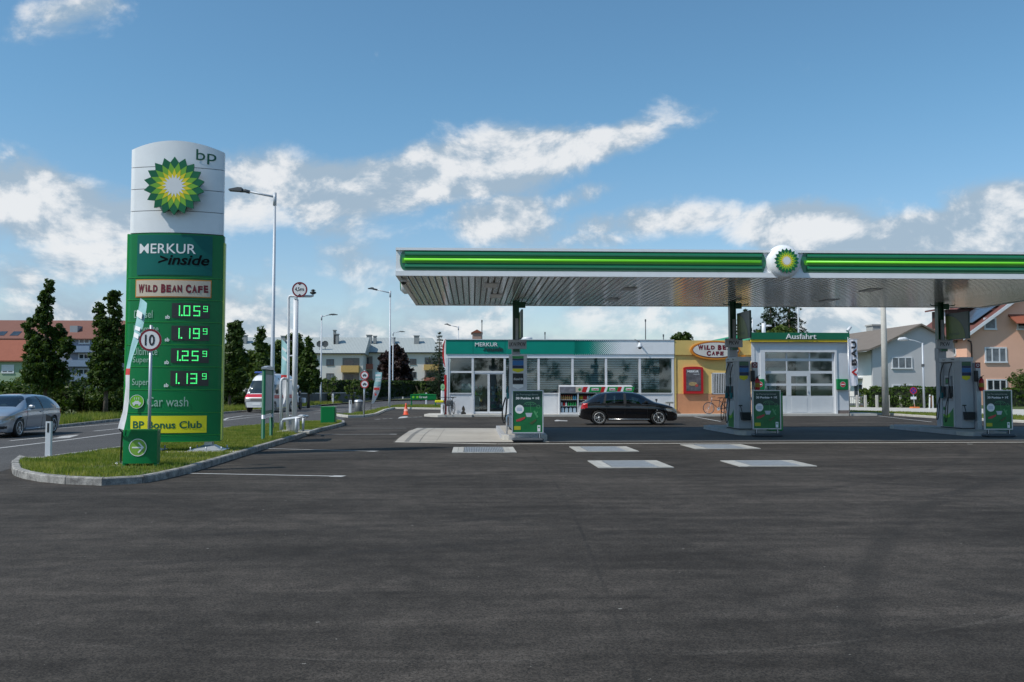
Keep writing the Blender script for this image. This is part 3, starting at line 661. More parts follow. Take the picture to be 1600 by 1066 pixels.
# grass
grass('grass', 'short green grass on the kerbed strip around the price totem', [(p[0], p[1]) for p in in1], .11, 900, .085, grassm, 1, edge=.5)
grass('grass', 'short dry grass on the far kerbed strip by the car wash sign', [(p[0], p[1]) for p in in2], .11, 220, .13, grassm, 2, wd=.02)
gv = [(p.x-.25, p.y+.1) for p in [outer[2]]+ok[:9]]+[(p.x-2.6, p.y+1.8) for p in reversed([outer[2]]+ok[:9])]
grass('grass', 'long uncut grass and weeds on the verge across the road', gv, .09, 200, .38, grassm, 3, wd=.022)
grass('grass', 'short grass strip beside the pavement on the right', [(v.x, v.y) for v in gl]+[(v.x, v.y) for v in reversed(gu)], .10, 160, .12, grassm, 4, wd=.022)
# ================================================================ PRICE TOTEM
TY = 22.25
X0 = P(203.6, 400, TY).x; X1 = P(349.3, 400, TY).x; TWc = (X0+X1)/2; TW = X1-X0; TR = R(4)
tot = thing('price_totem', 'tall green and white fuel price totem with sunflower emblem on the grass strip', 'price sign', (TWc, TY, 0), 0)
def tz(py): return P(277, py, TY-.1).z
def tx(px): return P(px, 500, TY-.1).x-TWc
BUL = .24
def tf(x, w=TW, e=.07): u = max(-.5, min(.5, x/w)); return -(e+BUL*(1-4*u*u))
def tsheet(mb, x0, x1, z0, z1, off, mi=0, n=14, th=0):
    xs = [x0+(x1-x0)*k/n for k in range(n+1)]
    vs = [(x, tf(x)+off, z0) for x in xs]+[(x, tf(x)+off, z1) for x in xs]
    mb.add(vs, [(i, i+1, n+2+i, n+1+i) for i in range(n)], mi, True); return mb
def tblock(mb, z0, z1, w, grow=0., mi=0, n=20, dome=0.):
    xs = [-w/2+w*k/n for k in range(n+1)]
    fr = [(x, tf(x, w)-grow) for x in xs]; bk = [(x, -tf(x, w)+grow) for x in reversed(xs)]
    ring_ = fr+bk; m_ = len(ring_)
    zt = lambda x: z1+dome*(1-(2*x/w)**2)
    vs = [(x, y, z0) for x, y in ring_]+[(x, y, zt(x)) for x, y in ring_]
    mb.add(vs, [(i, (i+1) % m_, m_+(i+1) % m_, m_+i) for i in range(m_)], mi, True); mb.add(vs, [], mi)
    # top cap strips
    o = len(mb.v)-m_
    for i in range(n): mb.f.append((o+i, o+i+1, o+m_-2-i, o+m_-1-i)); mb.m.append(mi); mb.s.append(False)
    o2 = o-m_
    for i in range(n): mb.f.append((o2+i+1, o2+i, o2+m_-1-i, o2+m_-2-i)); mb.m.append(mi); mb.s.append(False)
    return mb
ws = TW-.06
seams = [366.2, 332, 298, 264]
for k, (a, b) in enumerate(zip(seams, seams[1:]+[236])):
    mb = MB(); tblock(mb, tz(a)+.008, tz(b)-.008 if b != 236 else tz(b), ws, dome=(.20 if b == 236 else 0)); obj('white_panel', mb, white, tot)
mb = MB(); tblock(mb, tz(690)+.02, tz(240), ws-.05, -.03); obj('core', mb, dgrey, tot)
gs = [690, 680, 645, 609.6, 574, 539.7, 504.8, 470.3, 436, 367]
for a, b in zip(gs, gs[1:]):
    mb = MB(); tblock(mb, tz(a)+.006, tz(b)-.006, TW, .02); o = obj('green_panel', mb, tgreen, tot)
    mb = MB(); tsheet(mb, -TW/2+.01, TW/2-.01, tz(a)+.001, tz(a)+.013, -.032); obj('edge_strip', mb, tgreen2, o)
for s in (-1, 1):
    mb = MB(); mb.rbox((s*TW/2-.02 if s > 0 else s*TW/2-.03, -.09, tz(690)+.02), (s*TW/2+.03 if s > 0 else s*TW/2+.02, .09, tz(378 if s > 0 else 367)), .01); obj('edge_trim', mb, (tgreen2 if s < 0 else mat('edge_yellow_green', (.45, .55, .10), .4)), tot)
# signs on the totem
mb = MB(); tsheet(mb, tx(215), tx(330), tz(431.6), tz(369.8), -.035); pn = obj('shop_sign', mb, teald, tot)
mb = MB(); text(mb, 'MERKUR', tx(219), tx(306), tz(398.5), tz(383.5), -.040, bold=.006, fn=tf); obj('lettering', mb, txtw, pn)
mb = MB(); text(mb, '>inside', tx(249), tx(326), tz(416), tz(400), -.040, bold=.02, shear=.25, fn=tf); obj('lettering', mb, mat('matt_black_lettering', (.008, .009, .01), .9, var=0, spec=.05), pn)
mb = MB(); tsheet(mb, tx(213.5), tx(329.5), tz(466), tz(438.5), -.035); pn = obj('cafe_sign', mb, orange, tot)
mb = MB(); tsheet(mb, tx(214.8), tx(328.3), tz(464.6), tz(440), -.039); obj('sign_face', mb, beige, pn)
def jitter_text(mb, s, x0, x1, z0, z1, y, fn=None, bold=.06, mi=0, seed=2):
    """hand-cut capitals of uneven height"""
    rr = random.Random(seed); ws_ = [{'W': 1.35, 'i': .45, ' ': .5, 'C': 1.15, 'M': 1.3}.get(c, 1.) for c in s]; tot_ = sum(ws_); x = x0
    for c, w_ in zip(s, ws_):
        cw = (x1-x0)*w_/tot_; h_ = (z1-z0)
        if c != ' ':
            big = c in 'WBC'; zb = z0+h_*(0 if big else rr.uniform(.04, .12)); zt = z1-h_*(0 if big else rr.uniform(.02, .14))
            text(mb, c, x+cw*.07, x+cw*.93, zb, zt, y, mi, bold=bold if c != 'i' else .03, fn=fn, shear=rr.uniform(-.08, .12))
        x += cw
mb = MB(); jitter_text(mb, 'WiLD BEAN CAFE', tx(218), tx(326), tz(459.5), tz(446), -.044, fn=tf); obj('lettering', mb, txtm, pn)
SEG = {'0': 'abcdef', '1': 'bc', '2': 'abged', '3': 'abgcd', '5': 'afgcd', '9': 'abcdfg'}
def seg7(mb, ch, x, z, w, h, y, fn):
    t = w*.2; k = SEG[ch]
    rects = {'a': (x, x+w, z+h-t, z+h), 'd': (x, x+w, z, z+t), 'g': (x, x+w, z+h/2-t/2, z+h/2+t/2), 'f': (x, x+t, z+h/2, z+h), 'b': (x+w-t, x+w, z+h/2, z+h), 'e': (x, x+t, z, z+h/2), 'c': (x+w-t, x+w, z, z+h/2)}
    for c in k:
        a, b, c0, c1 = rects[c]
        nx = max(1, round((b-a)/.035)); nz_ = max(1, round((c1-c0)/.035))
        for i in range(nx):
            for j in range(nz_):
                xa = a+(b-a)*i/nx; xb = a+(b-a)*(i+1)/nx; za = c0+(c1-c0)*j/nz_; zb = c0+(c1-c0)*(j+1)/nz_; g = .003
                mb.quad((xa+g, fn(xa)+y, za+g), (xb-g, fn(xb)+y, za+g), (xb-g, fn(xb)+y, zb-g), (xa+g, fn(xa)+y, zb-g))
rows = [(475, 498, '105', 1, .0), (510, 533, '119', 0, .0), (545, 567.5, '125', 1, 0), (580, 603, '113', 0, 0)]
for (ya, yb, dg, tight, _), sh in zip(rows, (0, 0, -.02, -.04)):
    mb = MB(); tsheet(mb, tx(271.8)+sh*0, tx(327.5), tz(yb), tz(ya), -.032); o = obj('price_display', mb, mat('display_black', (.035, .035, .033), .3), tot)
    za, zb = tz(yb-3), tz(ya+3.5); mb = MB(); W_ = tx(292.5)-tx(282.5)
    seg7(mb, '1', tx(280.5)-W_*.6+sh, za, W_, zb-za, -.04, tf)
    xx = tx(289.5+(0 if tight else 3.5))+sh; seg7(mb, dg[1], xx if dg[1] != '1' else xx-.04, za, W_, zb-za, -.04, tf); seg7(mb, dg[2], tx(304)+sh, za, W_, zb-za, -.04, tf)
    mb.box((tx(286)+sh, tf(tx(286))-.043, za), (tx(286)+.035+sh, tf(tx(286))-.04, za+.035))
    seg7(mb, '9', tx(318.3), (za+zb)/2-.02, W_*.66, (zb-za)/2+.02, -.04, tf); obj('digits', mb, ledm, o, kind='stuff')
for s, x0, x1, ya, yb in (('Diesel', 212, 242, 498, 486.5), ('Ultimate', 212, 252, 521, 509), ('Diesel', 212, 242, 535, 524), ('Ultimate', 211, 251, 555.5, 544), ('Super', 211.5, 238, 569.5, 558), ('Super', 211, 238, 605, 592), ('Car wash', 236, 299, 635, 620)):
    mb = MB(); text(mb, s, tx(x0), tx(x1), tz(ya), tz(yb), -.036, fn=tf); obj('lettering', mb, txtg, tot)
for ya in (499.5, 534.5, 569.5, 605): mb = MB(); text(mb, 'sb', tx(262), tx(269), tz(ya), tz(ya-6), -.036, bold=.03, fn=tf); obj('lettering', mb, txtw, tot)
mb = MB(); cx, cz = tx(220.6), tz(627.5); r = .165; yc_ = tf(cx+r)-.042; disc(mb, cx, cz, yc_, r, 0, 32); o = obj('car_wash_symbol', mb, lime, tot)
mb = MB(); ring(mb, cx, cz, yc_-.004, r*.93, r, 0); yq = yc_-.004
mb.box((cx-.1, yq, cz-.06), (cx+.1, yq+.003, cz-.02)); mb.prism([(cx-.07, cz-.02), (cx+.07, cz-.02), (cx+.045, cz+.02), (cx-.04, cz+.02)], yq, yq+.003); disc(mb, cx-.06, cz-.07, yq-.002, .025); disc(mb, cx+.06, cz-.07, yq-.002, .025)
for k in range(3): mb.box((cx-.06+.05*k, yq, cz+.05), (cx-.045+.05*k, yq+.003, cz+.10))
obj('symbol_lines', mb, txtw, o)
mb = MB(); tsheet(mb, tx(209.8), tx(326), tz(676), tz(649.5), -.034); o = obj('club_sign', mb, yel, tot)
mb = MB(); text(mb, 'BP Bonus Club', tx(214), tx(319.5), tz(669), tz(657.5), -.040, bold=.02, fn=tf); obj('lettering', mb, txtdg, o)
mb = MB(); text(mb, 'bp', tx(303.5), tx(333), tz(257.5), tz(235), -.012, fn=lambda x: tf(x, ws)); obj('lettering', mb, txtdg, tot)
cx, cz = tx(274.2), tz(296); rr_ = .715
hb = MB(); star(hb, cx, cz, tf(0)-.16, rr_*.97, rr_*.78, th=.09); star(hb, cx, cz, tf(0)-.07, rr_*.6, rr_*.5, th=.12, mi=0); obj('emblem_back', hb, dgreen, tot)
helios(tot, cx, cz, tf(0)-.185, rr_, th=.025)
for s in (-1, 1):
    mb = MB(); x = s*TW*.33+.1; mb.box((x-.09, -.12, .12), (x+.09, .12, tz(688)+.05))
    mb.add([(x-.32, -.3, .15), (x+.32, -.3, .15), (x+.32, .3, .15), (x-.32, .3, .15), (x-.13, -.13, .26), (x+.13, -.13, .26), (x+.13, .13, .26), (x-.13, .13, .26)], [(0, 1, 5, 4), (1, 2, 6, 5), (2, 3, 7, 6), (3, 0, 4, 7), (4, 5, 6, 7)])
    mb.box((x-.42, -.40, .115), (x+.42, .4, .15)); obj('foot', mb, galv, tot)
mb = MB()
for s in (-1, 1):
    for a, b in ((-.36, -.34), (.36, -.34), (.36, .34), (-.36, .34), (0, -.34)): x = s*TW*.33+.1+a; mb.tube([(x, b, .14), (x, b, .23)], .018, 6)
obj('anchor_bolt', mb, galv, tot, kind='stuff')
mb = MB(); mb.box((-.1, -.62, .0), (TW/2+.55, -.3, .125)); obj('foundation', mb, concw, tot)
tot.rotation_euler = (0, 0, TR)

# ================================================================ SMALL THINGS ON THE GRASS STRIP
# arrow box
b = G(219, 727, .13); BX = b.x; BY = b.y; sc_ = 1400/BY
t = thing('direction_sign', 'small green box sign with a white arrow in a lime circle, by the kerb', 'sign', (BX, BY, .1), 0)
wl = P(192.8, 700, BY).x-BX; wr = P(246.2, 700, BY).x-BX; zt = P(219, 673.5, BY).z-.1; zb = P(219, 724, BY).z-.1
mb = MB(); n = 10
def bf(x): u = (x-(wl+wr)/2)/(wr-wl); return -.03-.05*(1-4*u*u)
xs = [wl+(wr-wl)*k/n for k in range(n+1)]; ringp = [(x, bf(x)) for x in xs]+[(x, .13-bf(x)) for x in reversed(xs)]
mb.prism(ringp, zb, zt, 'z'); obj('box', mb, tgreen, t)
mb = MB(); rp2 = [(x*1.02, y) for x, y in ringp]; mb.prism(rp2, zt+.001, zt+.03, 'z'); obj('lid', mb, bgreen, t)
for x in (wl+.03, wr-.03): mb = MB(); mb.rbox((x-.035, -.03, -.12), (x+.035, .1, zb+.0-.002), .008); obj('leg', mb, tgreen, t)
cx, cz = P(217.8, 699, BY).x-BX, P(217.8, 699, BY).z-.1; r = .172
mb = MB(); disc(mb, cx, cz, bf(cx)-.006, r, 0, 32); o = obj('arrow_disc', mb, mat('dull_lime', (.22, .42, .05), .4), t)
mb = MB(); ring(mb, cx, cz, bf(cx)-.009, r*.92, r)
y_ = bf(cx)-.009
def bar(mb, a, b, w, y, th=.002):
    a = Vector((a[0], a[1])); b = Vector((b[0], b[1])); d = (b-a).normalized(); nn = Vector((-d.y, d.x))*w/2
    mb.prism([tuple(a-nn), tuple(b-nn), tuple(b+nn), tuple(a+nn)], y, y+th, 'y')
bar(mb, (cx-.11, cz), (cx+.10, cz), .028, y_); bar(mb, (cx+.01, cz+.10), (cx+.11, cz-.008), .028, y_-.002); bar(mb, (cx+.01, cz-.10), (cx+.11, cz+.008), .028, y_-.004); obj('arrow', mb, txtw, o)
# speed limit sign
SY = 18.7; b = P(232, 716, SY)
t = thing('speed_sign', 'round red rimmed speed limit sign reading 10 on a grey post', 'traffic sign', (b.x, SY, .1), 0)
pz = P(232, 512, SY).z+.05-.1
mb = MB(); mb.tube([(.005, 0, -.1), (-.0, 0, pz)], .032, 12); obj('post', mb, galv, t)
def roundsign(t, cx, cz, y, r, name='sign_plate'):
    mb = MB(); disc(mb, cx, cz, y+.004, r, th=.006); o = obj(name, mb, galv, t)
    mb = MB(); ring(mb, cx, cz, y+.001, r*.80, r*.985); obj('red_ring', mb, darkred if name == 'sign_plate' else red, o)
    mb = MB(); disc(mb, cx, cz, y+.002, r*.81); obj('sign_face', mb, txtw, o); return o
cz = P(231.6, 531.6, SY).z-.1; r = 17.3*SY/1400
o = roundsign(t, 0, cz, -.045, r)
mb = MB(); text(mb, '10', -r*.47, r*.40, cz-r*.50, cz+r*.50, -.048, bold=.02); obj('lettering', mb, txtb, o)
mb = MB(); mb.box((-.05, -.04, cz-.1), (.05, .035, cz-.07)); mb.box((-.05, -.04, cz+.07), (.05, .035, cz+.1)); obj('clamp', mb, galv, t)
# marker post
b = G(75.5, 712, .13)
def marker(b, label, h=.95, w=.155, blackcap=True, grp='white marker posts'):
    t = thing('marker_post', label, 'marker post', (b.x, b.y, .08), 0, grp); mb = MB()
    pr = [(-w/2, 0), (-w*.35, -w*.28), (w*.35, -w*.28), (w/2, 0), (w*.3, w*.25), (-w*.3, w*.25)]
    mb.prism(pr, 0, h*(.86 if blackcap else 1), 'z'); obj('post', mb, wpaint, t)
    if blackcap:
        mb = MB(); vs = [(x, y, h*.861) for x, y in pr]+[(x, y, h*.99+(.03 if x < 0 else -.02)) for x, y in pr]; mb.add(vs, [(i, (i+1) % 6, 6+(i+1) % 6, 6+i) for i in range(6)]+[(6, 7, 8, 9, 10, 11)]); obj('cap', mb, dark, t)
    mb = MB(); mb.box((-.022, -w*.28-.004, h*.60), (.022, -w*.28-.001, h*.82)); obj('reflector', mb, dark, t)
marker(b, 'white marker post with black top at the rounded left tip of the grass')
marker(G(547.3, 645.5, .11), 'white marker post with black top beside the dark litter bin', .95, .17)
marker(G(520, 631, .1), 'plain white marker post at the foot of the far grey wall', 1.0, .2, False)
marker(G(629.5, 623.5, .1), 'far white marker post between two street lamps and the wall', 1.0, .22, False)
marker(G(666, 631.5, .1), 'white marker post seen under the low green car wash sign', 1.1, .17, False)
# beach flags
def flagribbon(label, base, poleb, L_, R_, Y, segs, polem=dark, tone=None, dy=.22):
    """L_, R_ = pixel outline left and right edge from top to bottom; segs = material per strip"""
    t = thing('beach_flag', label, 'flag', (base.x, base.y, .08), 0, 'beach flags by the road')
    n = len(L_); lv = [P(x, y, Y) for x, y in L_]; rv = [P(x, y, Y+dy) for x, y in R_]
    mats = list(dict.fromkeys(segs)); mb = MB(); cols = 5
    for i2 in range(n):
        for k in range(cols+1):
            f = k/cols; p = lv[i2].lerp(rv[i2], f); p.y += .03*math.sin(f*4+i2*.9); mb.v.append(tuple(p))
    for i in range(n-1):
        for k in range(cols): a_ = i*(cols+1)+k; b_ = a_+cols+1; mb.f.append((b_, b_+1, a_+1, a_)); mb.m.append(mats.index(segs[i])); mb.s.append(True)
    o = obj('banner', mb, mats, t, w=True, smooth=True)
    mb = MB(); pts = [Vector((base.x, base.y, .05)), P(poleb[0], poleb[1], Y)]+[v+Vector((.01, .03, 0)) for v in reversed(lv)]
    mb.tube(pts, [.02, .018]+[.009]*len(lv), 6); obj('pole', mb, polem, t, w=True)
    mb = MB(); mb.lathe([(.18, 0), (.20, .03), (.05, .07)], (base.x, base.y, .08), 12); obj('base', mb, galv, t, w=True)
    return t, lv, rv
fteal = mat('flag_teal', (.30, .52, .54), .7, var=.2); fwhite = mat('flag_white', (.62, .62, .64), .7, var=.15, vs=6); fred = mat('flag_red', (.55, .03, .03), .7)
tt, lv, rv = flagribbon('tall curved teal and white beach flag at the left edge of the price totem', G(188, 723, .13), (191, 676),
    [(219.3, 466), (216.5, 478), (213.8, 491), (211, 508), (208.5, 527), (205.5, 540), (202.5, 554), (199, 567), (196.4, 576), (195.2, 586), (195.8, 604), (194.5, 625), (193, 642), (188.5, 656), (184, 669.5)],
    [(230.3, 474), (230, 480.5), (227.8, 491), (224.5, 505), (217, 528.5), (212, 542), (208, 555.5), (205.5, 567), (204.2, 576), (203, 586), (201.8, 604), (200.6, 625), (198.8, 642), (197, 656), (194, 672)], 17.9,
    [fteal]*8+[fred]+[fwhite]*5, dy=-.2)
mb = MB()
for (xa, ya, xb, yb, h) in ((214.5, 484, 222.5, 492, 10), (212, 509, 219.5, 515, 6), (210, 519, 217, 526, 7)):
    q = [P(xa, ya, 17.84), P(xb, yb-3, 17.68), P(xb-1.5, yb-3+h, 17.68), P(xa-1.5, ya+h, 17.84)]; mb.add(q, [(3, 2, 1, 0)])
obj('lettering', mb, txtw, tt, w=True)
t2, lv, rv = flagribbon('narrow teal and white beach flag hanging behind the white pipes', G(442, 668, .13), (441.5, 640),
    [(440, 529.5), (439.6, 545), (439.6, 560), (439.4, 575), (439.2, 586), (439.5, 593), (441.5, 603), (441, 611), (443, 622), (441.5, 633)],
    [(448.5, 538.5), (448.8, 550), (449, 562), (449.2, 576), (449, 586), (448.5, 593), (449.5, 603), (448, 611), (446.5, 622), (444, 630)], 34, [fteal]*4+[fred]+[fwhite]*4, alu, dy=-.15)
mb = MB()
for y in (542, 556): mb.add([P(441, y, 33.8), P(447.5, y+5, 33.75), P(447.5, y+9, 33.75), P(441, y+4, 33.8)], [(3, 2, 1, 0)])
obj('lettering', mb, txtw, t2, w=True)
t3, lv, rv = flagribbon('broad teal and white beach flag standing beside the round twin signs', G(579.5, 641.5, .11), (580, 632),
    [(586.5, 581), (585.6, 588), (584.8, 596), (584, 604), (583.2, 612), (582, 620), (580.6, 627), (580, 631)],
    [(597, 582.3), (596.6, 588), (595.8, 596), (594.6, 604), (593, 612), (589.5, 620), (586, 627), (582.3, 631)], 60, [fteal, fteal, fteal, fwhite, fwhite, fwhite, fwhite], dark, dy=.05)
mb = MB()
for y, h in ((585, 3), (591.5, 1.6), (594.5, 1.6)): mb.add([P(587, y, 59.9), P(595, y, 59.9), P(594.6, y+h, 59.9), P(586.6, y+h, 59.9)], [(3, 2, 1, 0)])
obj('lettering', mb, txtw, t3, w=True)
mb = MB(); mb.add([P(584.4, 605.8, 59.9), P(593, 605.8, 59.9), P(592.6, 609.5, 59.9), P(584, 609.5, 59.9)], [(3, 2, 1, 0)]); mb.add([P(585, 613.5, 59.9), P(589, 617, 59.9), P(586, 619, 59.9)], [(2, 1, 0)]); obj('red_patch', mb, fred, t3, w=True)
# two leg information board
a, b = G(411, 685.6, .13), G(423.4, 681.5, .13); d = (b-a); rzb = math.atan2(d.y, d.x); Lb = d.length
t = thing('information_board', 'slim green notice board on two posts standing on the grass strip', 'notice board', (a.x, a.y, .1), rzb)
hb_ = P(411, 574, a.y).z-.1
Lb = max(Lb, 1.0)
for x in (0, Lb): mb = MB(); mb.lathe([(.055, -.1), (.055, hb_-.06)], (x, 0, 0), 14); mb.lathe([(.06, .62), (.06, .74)], (x, 0, 0), 14, mi=1); obj('leg', mb, (dgreen_b := mat('board_green', (.0, .10, .045), .45), alu), t)
mb = MB(); mb.rbox((.04, -.035, .75), (Lb-.04, .035, hb_-.08), .01); o = obj('board', mb, dgreen_b, t)
mb = MB(); mb.box((.12, -.042, .86), (Lb-.12, -.037, hb_-.22)); obj('notice', mb, pap, o)
mb = MB(); mb.prism([(-.07, hb_-.06), (Lb+.07, hb_-.06), (Lb+.07, hb_-.0), (Lb*.5, hb_+.06), (-.07, hb_-.0)], -.07, .07); obj('cap', mb, galv, t)
mb = MB(); mb.box((.04, -.03, .64), (Lb-.04, .03, .73)); obj('cross_bar', mb, alu, t)
# vent pipes with height limit sign and hoops
VY = 31.4; base = G(461, 673, .13)
def vp(px, py, dy=0): return P(px, py, VY+dy)
t = thing('vent_pipes', 'tall white vent pipes on the grass carrying a round height sign', 'pipes', (vp(458, 674).x, VY, .1), 0)
mb = MB(); mb.tube([vp(449.5, 671), vp(450.6, 560), vp(451.2, 466), vp(452, 463.5), vp(454, 462.8), vp(470, 463), vp(486, 463), vp(488.4, 462.3), vp(489, 459.5)], .045, 10); obj('vent_pipe', mb, wpaint, t, w=True)
mb = MB(); c_ = vp(489.2, 458.5); mb.lathe([(.05, -.03), (.11, 0), (.11, .04), (.03, .08), (.09, .1), (.03, .14)], c_, 12); obj('vent_cap', mb, dark, t, w=True)
mb = MB(); mb.tube([vp(459.6, 673), vp(462.4, 468)], .09, 12); mb.box(vp(459.5, 464, -.1), vp(465.2, 468.5, .1)); obj('mast', mb, wpaint, t, w=True)
mb = MB()
for y in (556, 594): mb.tube([vp(450.4, y), vp(461, y)], .025, 6)
obj('brace', mb, wpaint, t, w=True)
mb = MB(); cx = (vp(449, 656).x+vp(462, 656).x)/2
mb.tube([vp(453, 672, .25), vp(453.5, 664, .25), vp(456, 660, .25)], .12, 10); mb.tube([vp(449, 658, .25), vp(463, 658, .25)], .10, 10); mb.lathe([(.02, -.22), (.16, -.2), (.16, -.16), (.1, -.14), (.1, .1), (.16, .12), (.16, .16), (.02, .2)], vp(457, 664, .3), 12); mb.tube([vp(457.5, 655, .3), vp(457.5, 650, .3)], .03, 8); mb.lathe([(.13, 0), (.15, .015), (.13, .03)], vp(457.5, 650, .3), 12)
obj('valve', mb, wpaint, t, w=True)
mb = MB(); mb.box((vp(434, 671).x, VY-.35, .08), (vp(486, 671).x, VY+.9, .155)); obj('foundation', mb, concw, t, w=True)
c_ = vp(468.3, 452.6, -.14); r = 11.9*VY/1400
b_ = bpy.data.objects.new('height_sign', None); C.objects.link(b_); 
bpy.data.objects.remove(b_)
mb = MB(); disc(mb, c_.x, c_.z, c_.y+.004, r, th=.008); mb.tube([(c_.x, c_.y+.02, c_.z-.1), (vp(465, 466).x, VY, vp(465, 464).z)], .03, 6); sg = obj('height_sign', mb, galv, t, w=True)
mb = MB(); ring(mb, c_.x, c_.z, c_.y+.001, r*.80, r*.985); obj('red_ring', mb, darkred, sg, w=True)
mb = MB(); disc(mb, c_.x, c_.z, c_.y+.002, r*.81); obj('sign_face', mb, txtw, sg, w=True)
mb = MB(); y_ = c_.y-.001; text(mb, '4,5', c_.x-r*.62, c_.x-r*.02, c_.z-r*.28, c_.z+r*.32, y_, bold=.02); text(mb, 'm', c_.x+r*.02, c_.x+r*.55, c_.z-r*.18, c_.z+r*.16, y_, bold=.02)
for s in (-1, 1): mb.add([(c_.x-.07, y_, c_.z+s*r*.78), (c_.x+.07, y_, c_.z+s*r*.78), (c_.x, y_, c_.z+s*r*.56)], [(0, 1, 2) if s < 0 else (2, 1, 0)])
obj('lettering', mb, txtb, sg, w=True)
t = thing('hoop_barrier', 'high narrow white hoop barrier left of the white pipes', 'barrier', (vp(439, 671).x, VY-.3, .1))
mb = MB(); mb.tube([vp(438.6, 671.5, -.3), vp(439.2, 597, -.3), vp(440.2, 593, -.3), vp(443, 591.6, -.3), vp(447, 592, -.1), vp(449, 594, .1), vp(448.5, 666, .1)], .045, 10); obj('hoop', mb, wpaint, t, w=True)
t = thing('guard_rail', 'low white tubular guard rail in front of the vent pipes', 'barrier', (vp(463, 676).x, VY-.6, .1))
mb = MB(); mb.tube([vp(440.5, 671.8, -.5), vp(440.8, 659, -.5), vp(443, 655.6, -.5), vp(463.5, 652.8, -1.0), vp(478.5, 651.8, -.9), vp(480.5, 650.6, .1), vp(470, 649.8, .6), vp(466, 651.5, .8)], .045, 10); obj('rail', mb, galvm, t, w=True)
for (x, y, x2, y2, dy) in ((463, 676.5, 463.4, 653, -1.0), (473.5, 674, 474, 652, -.85), (466.4, 671, 466.4, 652, .8)):
    mb = MB(); mb.tube([vp(x, y, dy), vp(x2, y2, dy)], .055 if x == 463 else .04, 10); obj('post', mb, galvm, t, w=True)
# green fuel box
b = G(512, 661.3, .13); t = thing('green_cabinet', 'plain green low cabinet at the far tip of the grass strip', 'cabinet', (b.x, b.y, .1))
w_ = P(523.3, 650, b.y).x-b.x; h_ = P(512, 637.5, b.y).z-.1
mb = MB(); mb.rbox((-w_, 0, -.02), (w_, .5, h_), .03); obj('body', mb, tgreen, t)
mb = MB(); mb.rbox((-w_-.01, -.01, h_+.002), (w_+.01, .51, h_+.05), .015); obj('lid', mb, bgreen, t)
# ---------------------------------------------------------------- street lamps
def lamp(label, bpx, tpx, Y, armpx, lumpx, rb=.075, z0=.08, grp='grey street lamps'):
    bb = P(bpx[0], bpx[1], Y); tp = P(tpx[0], tpx[1], Y); t = thing('street_lamp', label, 'street lamp', (bb.x, Y, z0), 0, grp)
    mb = MB(); mb.tube([(bb.x, Y, z0-.1), (bb.x, Y, z0+1.2), (bb.x, Y, tp.z)], [rb*1.12, rb*1.05, rb*.62], 12); mb.tube([(bb.x, Y, tp.z-.45), (bb.x, Y, tp.z+.04)], rb*.85, 12); obj('pole', mb, galvm, t, w=True)
    a = P(armpx[0], armpx[1], Y); l = P(lumpx[0], lumpx[1], Y); s = 1 if l.x > bb.x else -1
    mb = MB(); mb.tube([(bb.x, Y, tp.z-.12), (a.x, Y, a.z)], .04, 8); obj('arm', mb, galvm, t, w=True)
    mb = MB(); zz = l.z; mb.tube([(a.x-s*.08, Y, a.z-.03), (a.x+s*.10, Y, a.z+.02), (a.x+s*.28, Y, zz-.02)], [.065, .07, .06], 8)
    mb.prism([(a.x+s*.2, zz-.05), (l.x, zz-.02), (l.x, zz+.03), (a.x+s*.35, zz+.10), (a.x+s*.2, zz+.09)], Y-.14, Y+.14, 'y'); obj('lamp_head', mb, dgrey, t, w=True)
lamp('tall street lamp directly right of the price totem, arm pointing left', (424.5, 668), (428.6, 303), 34, (387, 299.2), (358.5, 297.5))
lamp('tall street lamp left of the canopy with arm pointing left', (608.5, 637), (610.3, 455.5), 69, (588, 452.6), (575, 451.3), .08)
lamp('far street lamp just behind the tall one, arm pointing right', (613.5, 624.5), (614.6, 519.5), 125, (625, 518), (633, 518.6), .09)
lamp('far street lamp right of the vent pipes, arm pointing right', (501, 633.2), (502.6, 493), 85, (516, 491.6), (527.5, 492), .08)
lamp('street lamp rising behind the shop roof, arm pointing left', (716, 618), (716, 510), 105, (703, 508.3), (694.5, 507), .08)
# twin round signs
b = G(568.5, 648.5, .13); Y = b.y; t = thing('twin_sign', 'two round red rimmed prohibition signs stacked on one post', 'traffic sign', (b.x, Y, .08))
mb = MB(); tp = P(570, 579, Y); mb.tube([(b.x, Y, 0), (b.x+.02, Y, tp.z)], .045, 10); obj('post', mb, alu, t, w=True)
for py, txt_ in ((586.6, 'car'), (600.4, 'lorry')):
    c_ = P(569.6, py, Y-.08); r = 6.5*Y/1400
    mb = MB(); disc(mb, c_.x, c_.z, c_.y+.004, r, th=.01); sg = obj('sign_plate', mb, galv, t, w=True)
    mb = MB(); ring(mb, c_.x, c_.z, c_.y, r*.76, r*.985); obj('red_ring', mb, red, sg, w=True)
    mb = MB(); disc(mb, c_.x, c_.z, c_.y+.001, r*.77); obj('sign_face', mb, txtw, sg, w=True)
    mb = MB(); y_ = c_.y-.006; mb.box((c_.x-r*.45, y_, c_.z-r*.15), (c_.x+r*.45, y_+.003, c_.z+r*.12)); mb.box((c_.x-r*.25, y_, c_.z+r*.12), (c_.x+r*.25, y_+.003, c_.z+r*.3)); disc(mb, c_.x-r*.25, c_.z-r*.2, y_-.002, r*.12); disc(mb, c_.x+r*.25, c_.z-r*.2, y_-.002, r*.12); obj('pictogram', mb, dgrey, sg, w=True)
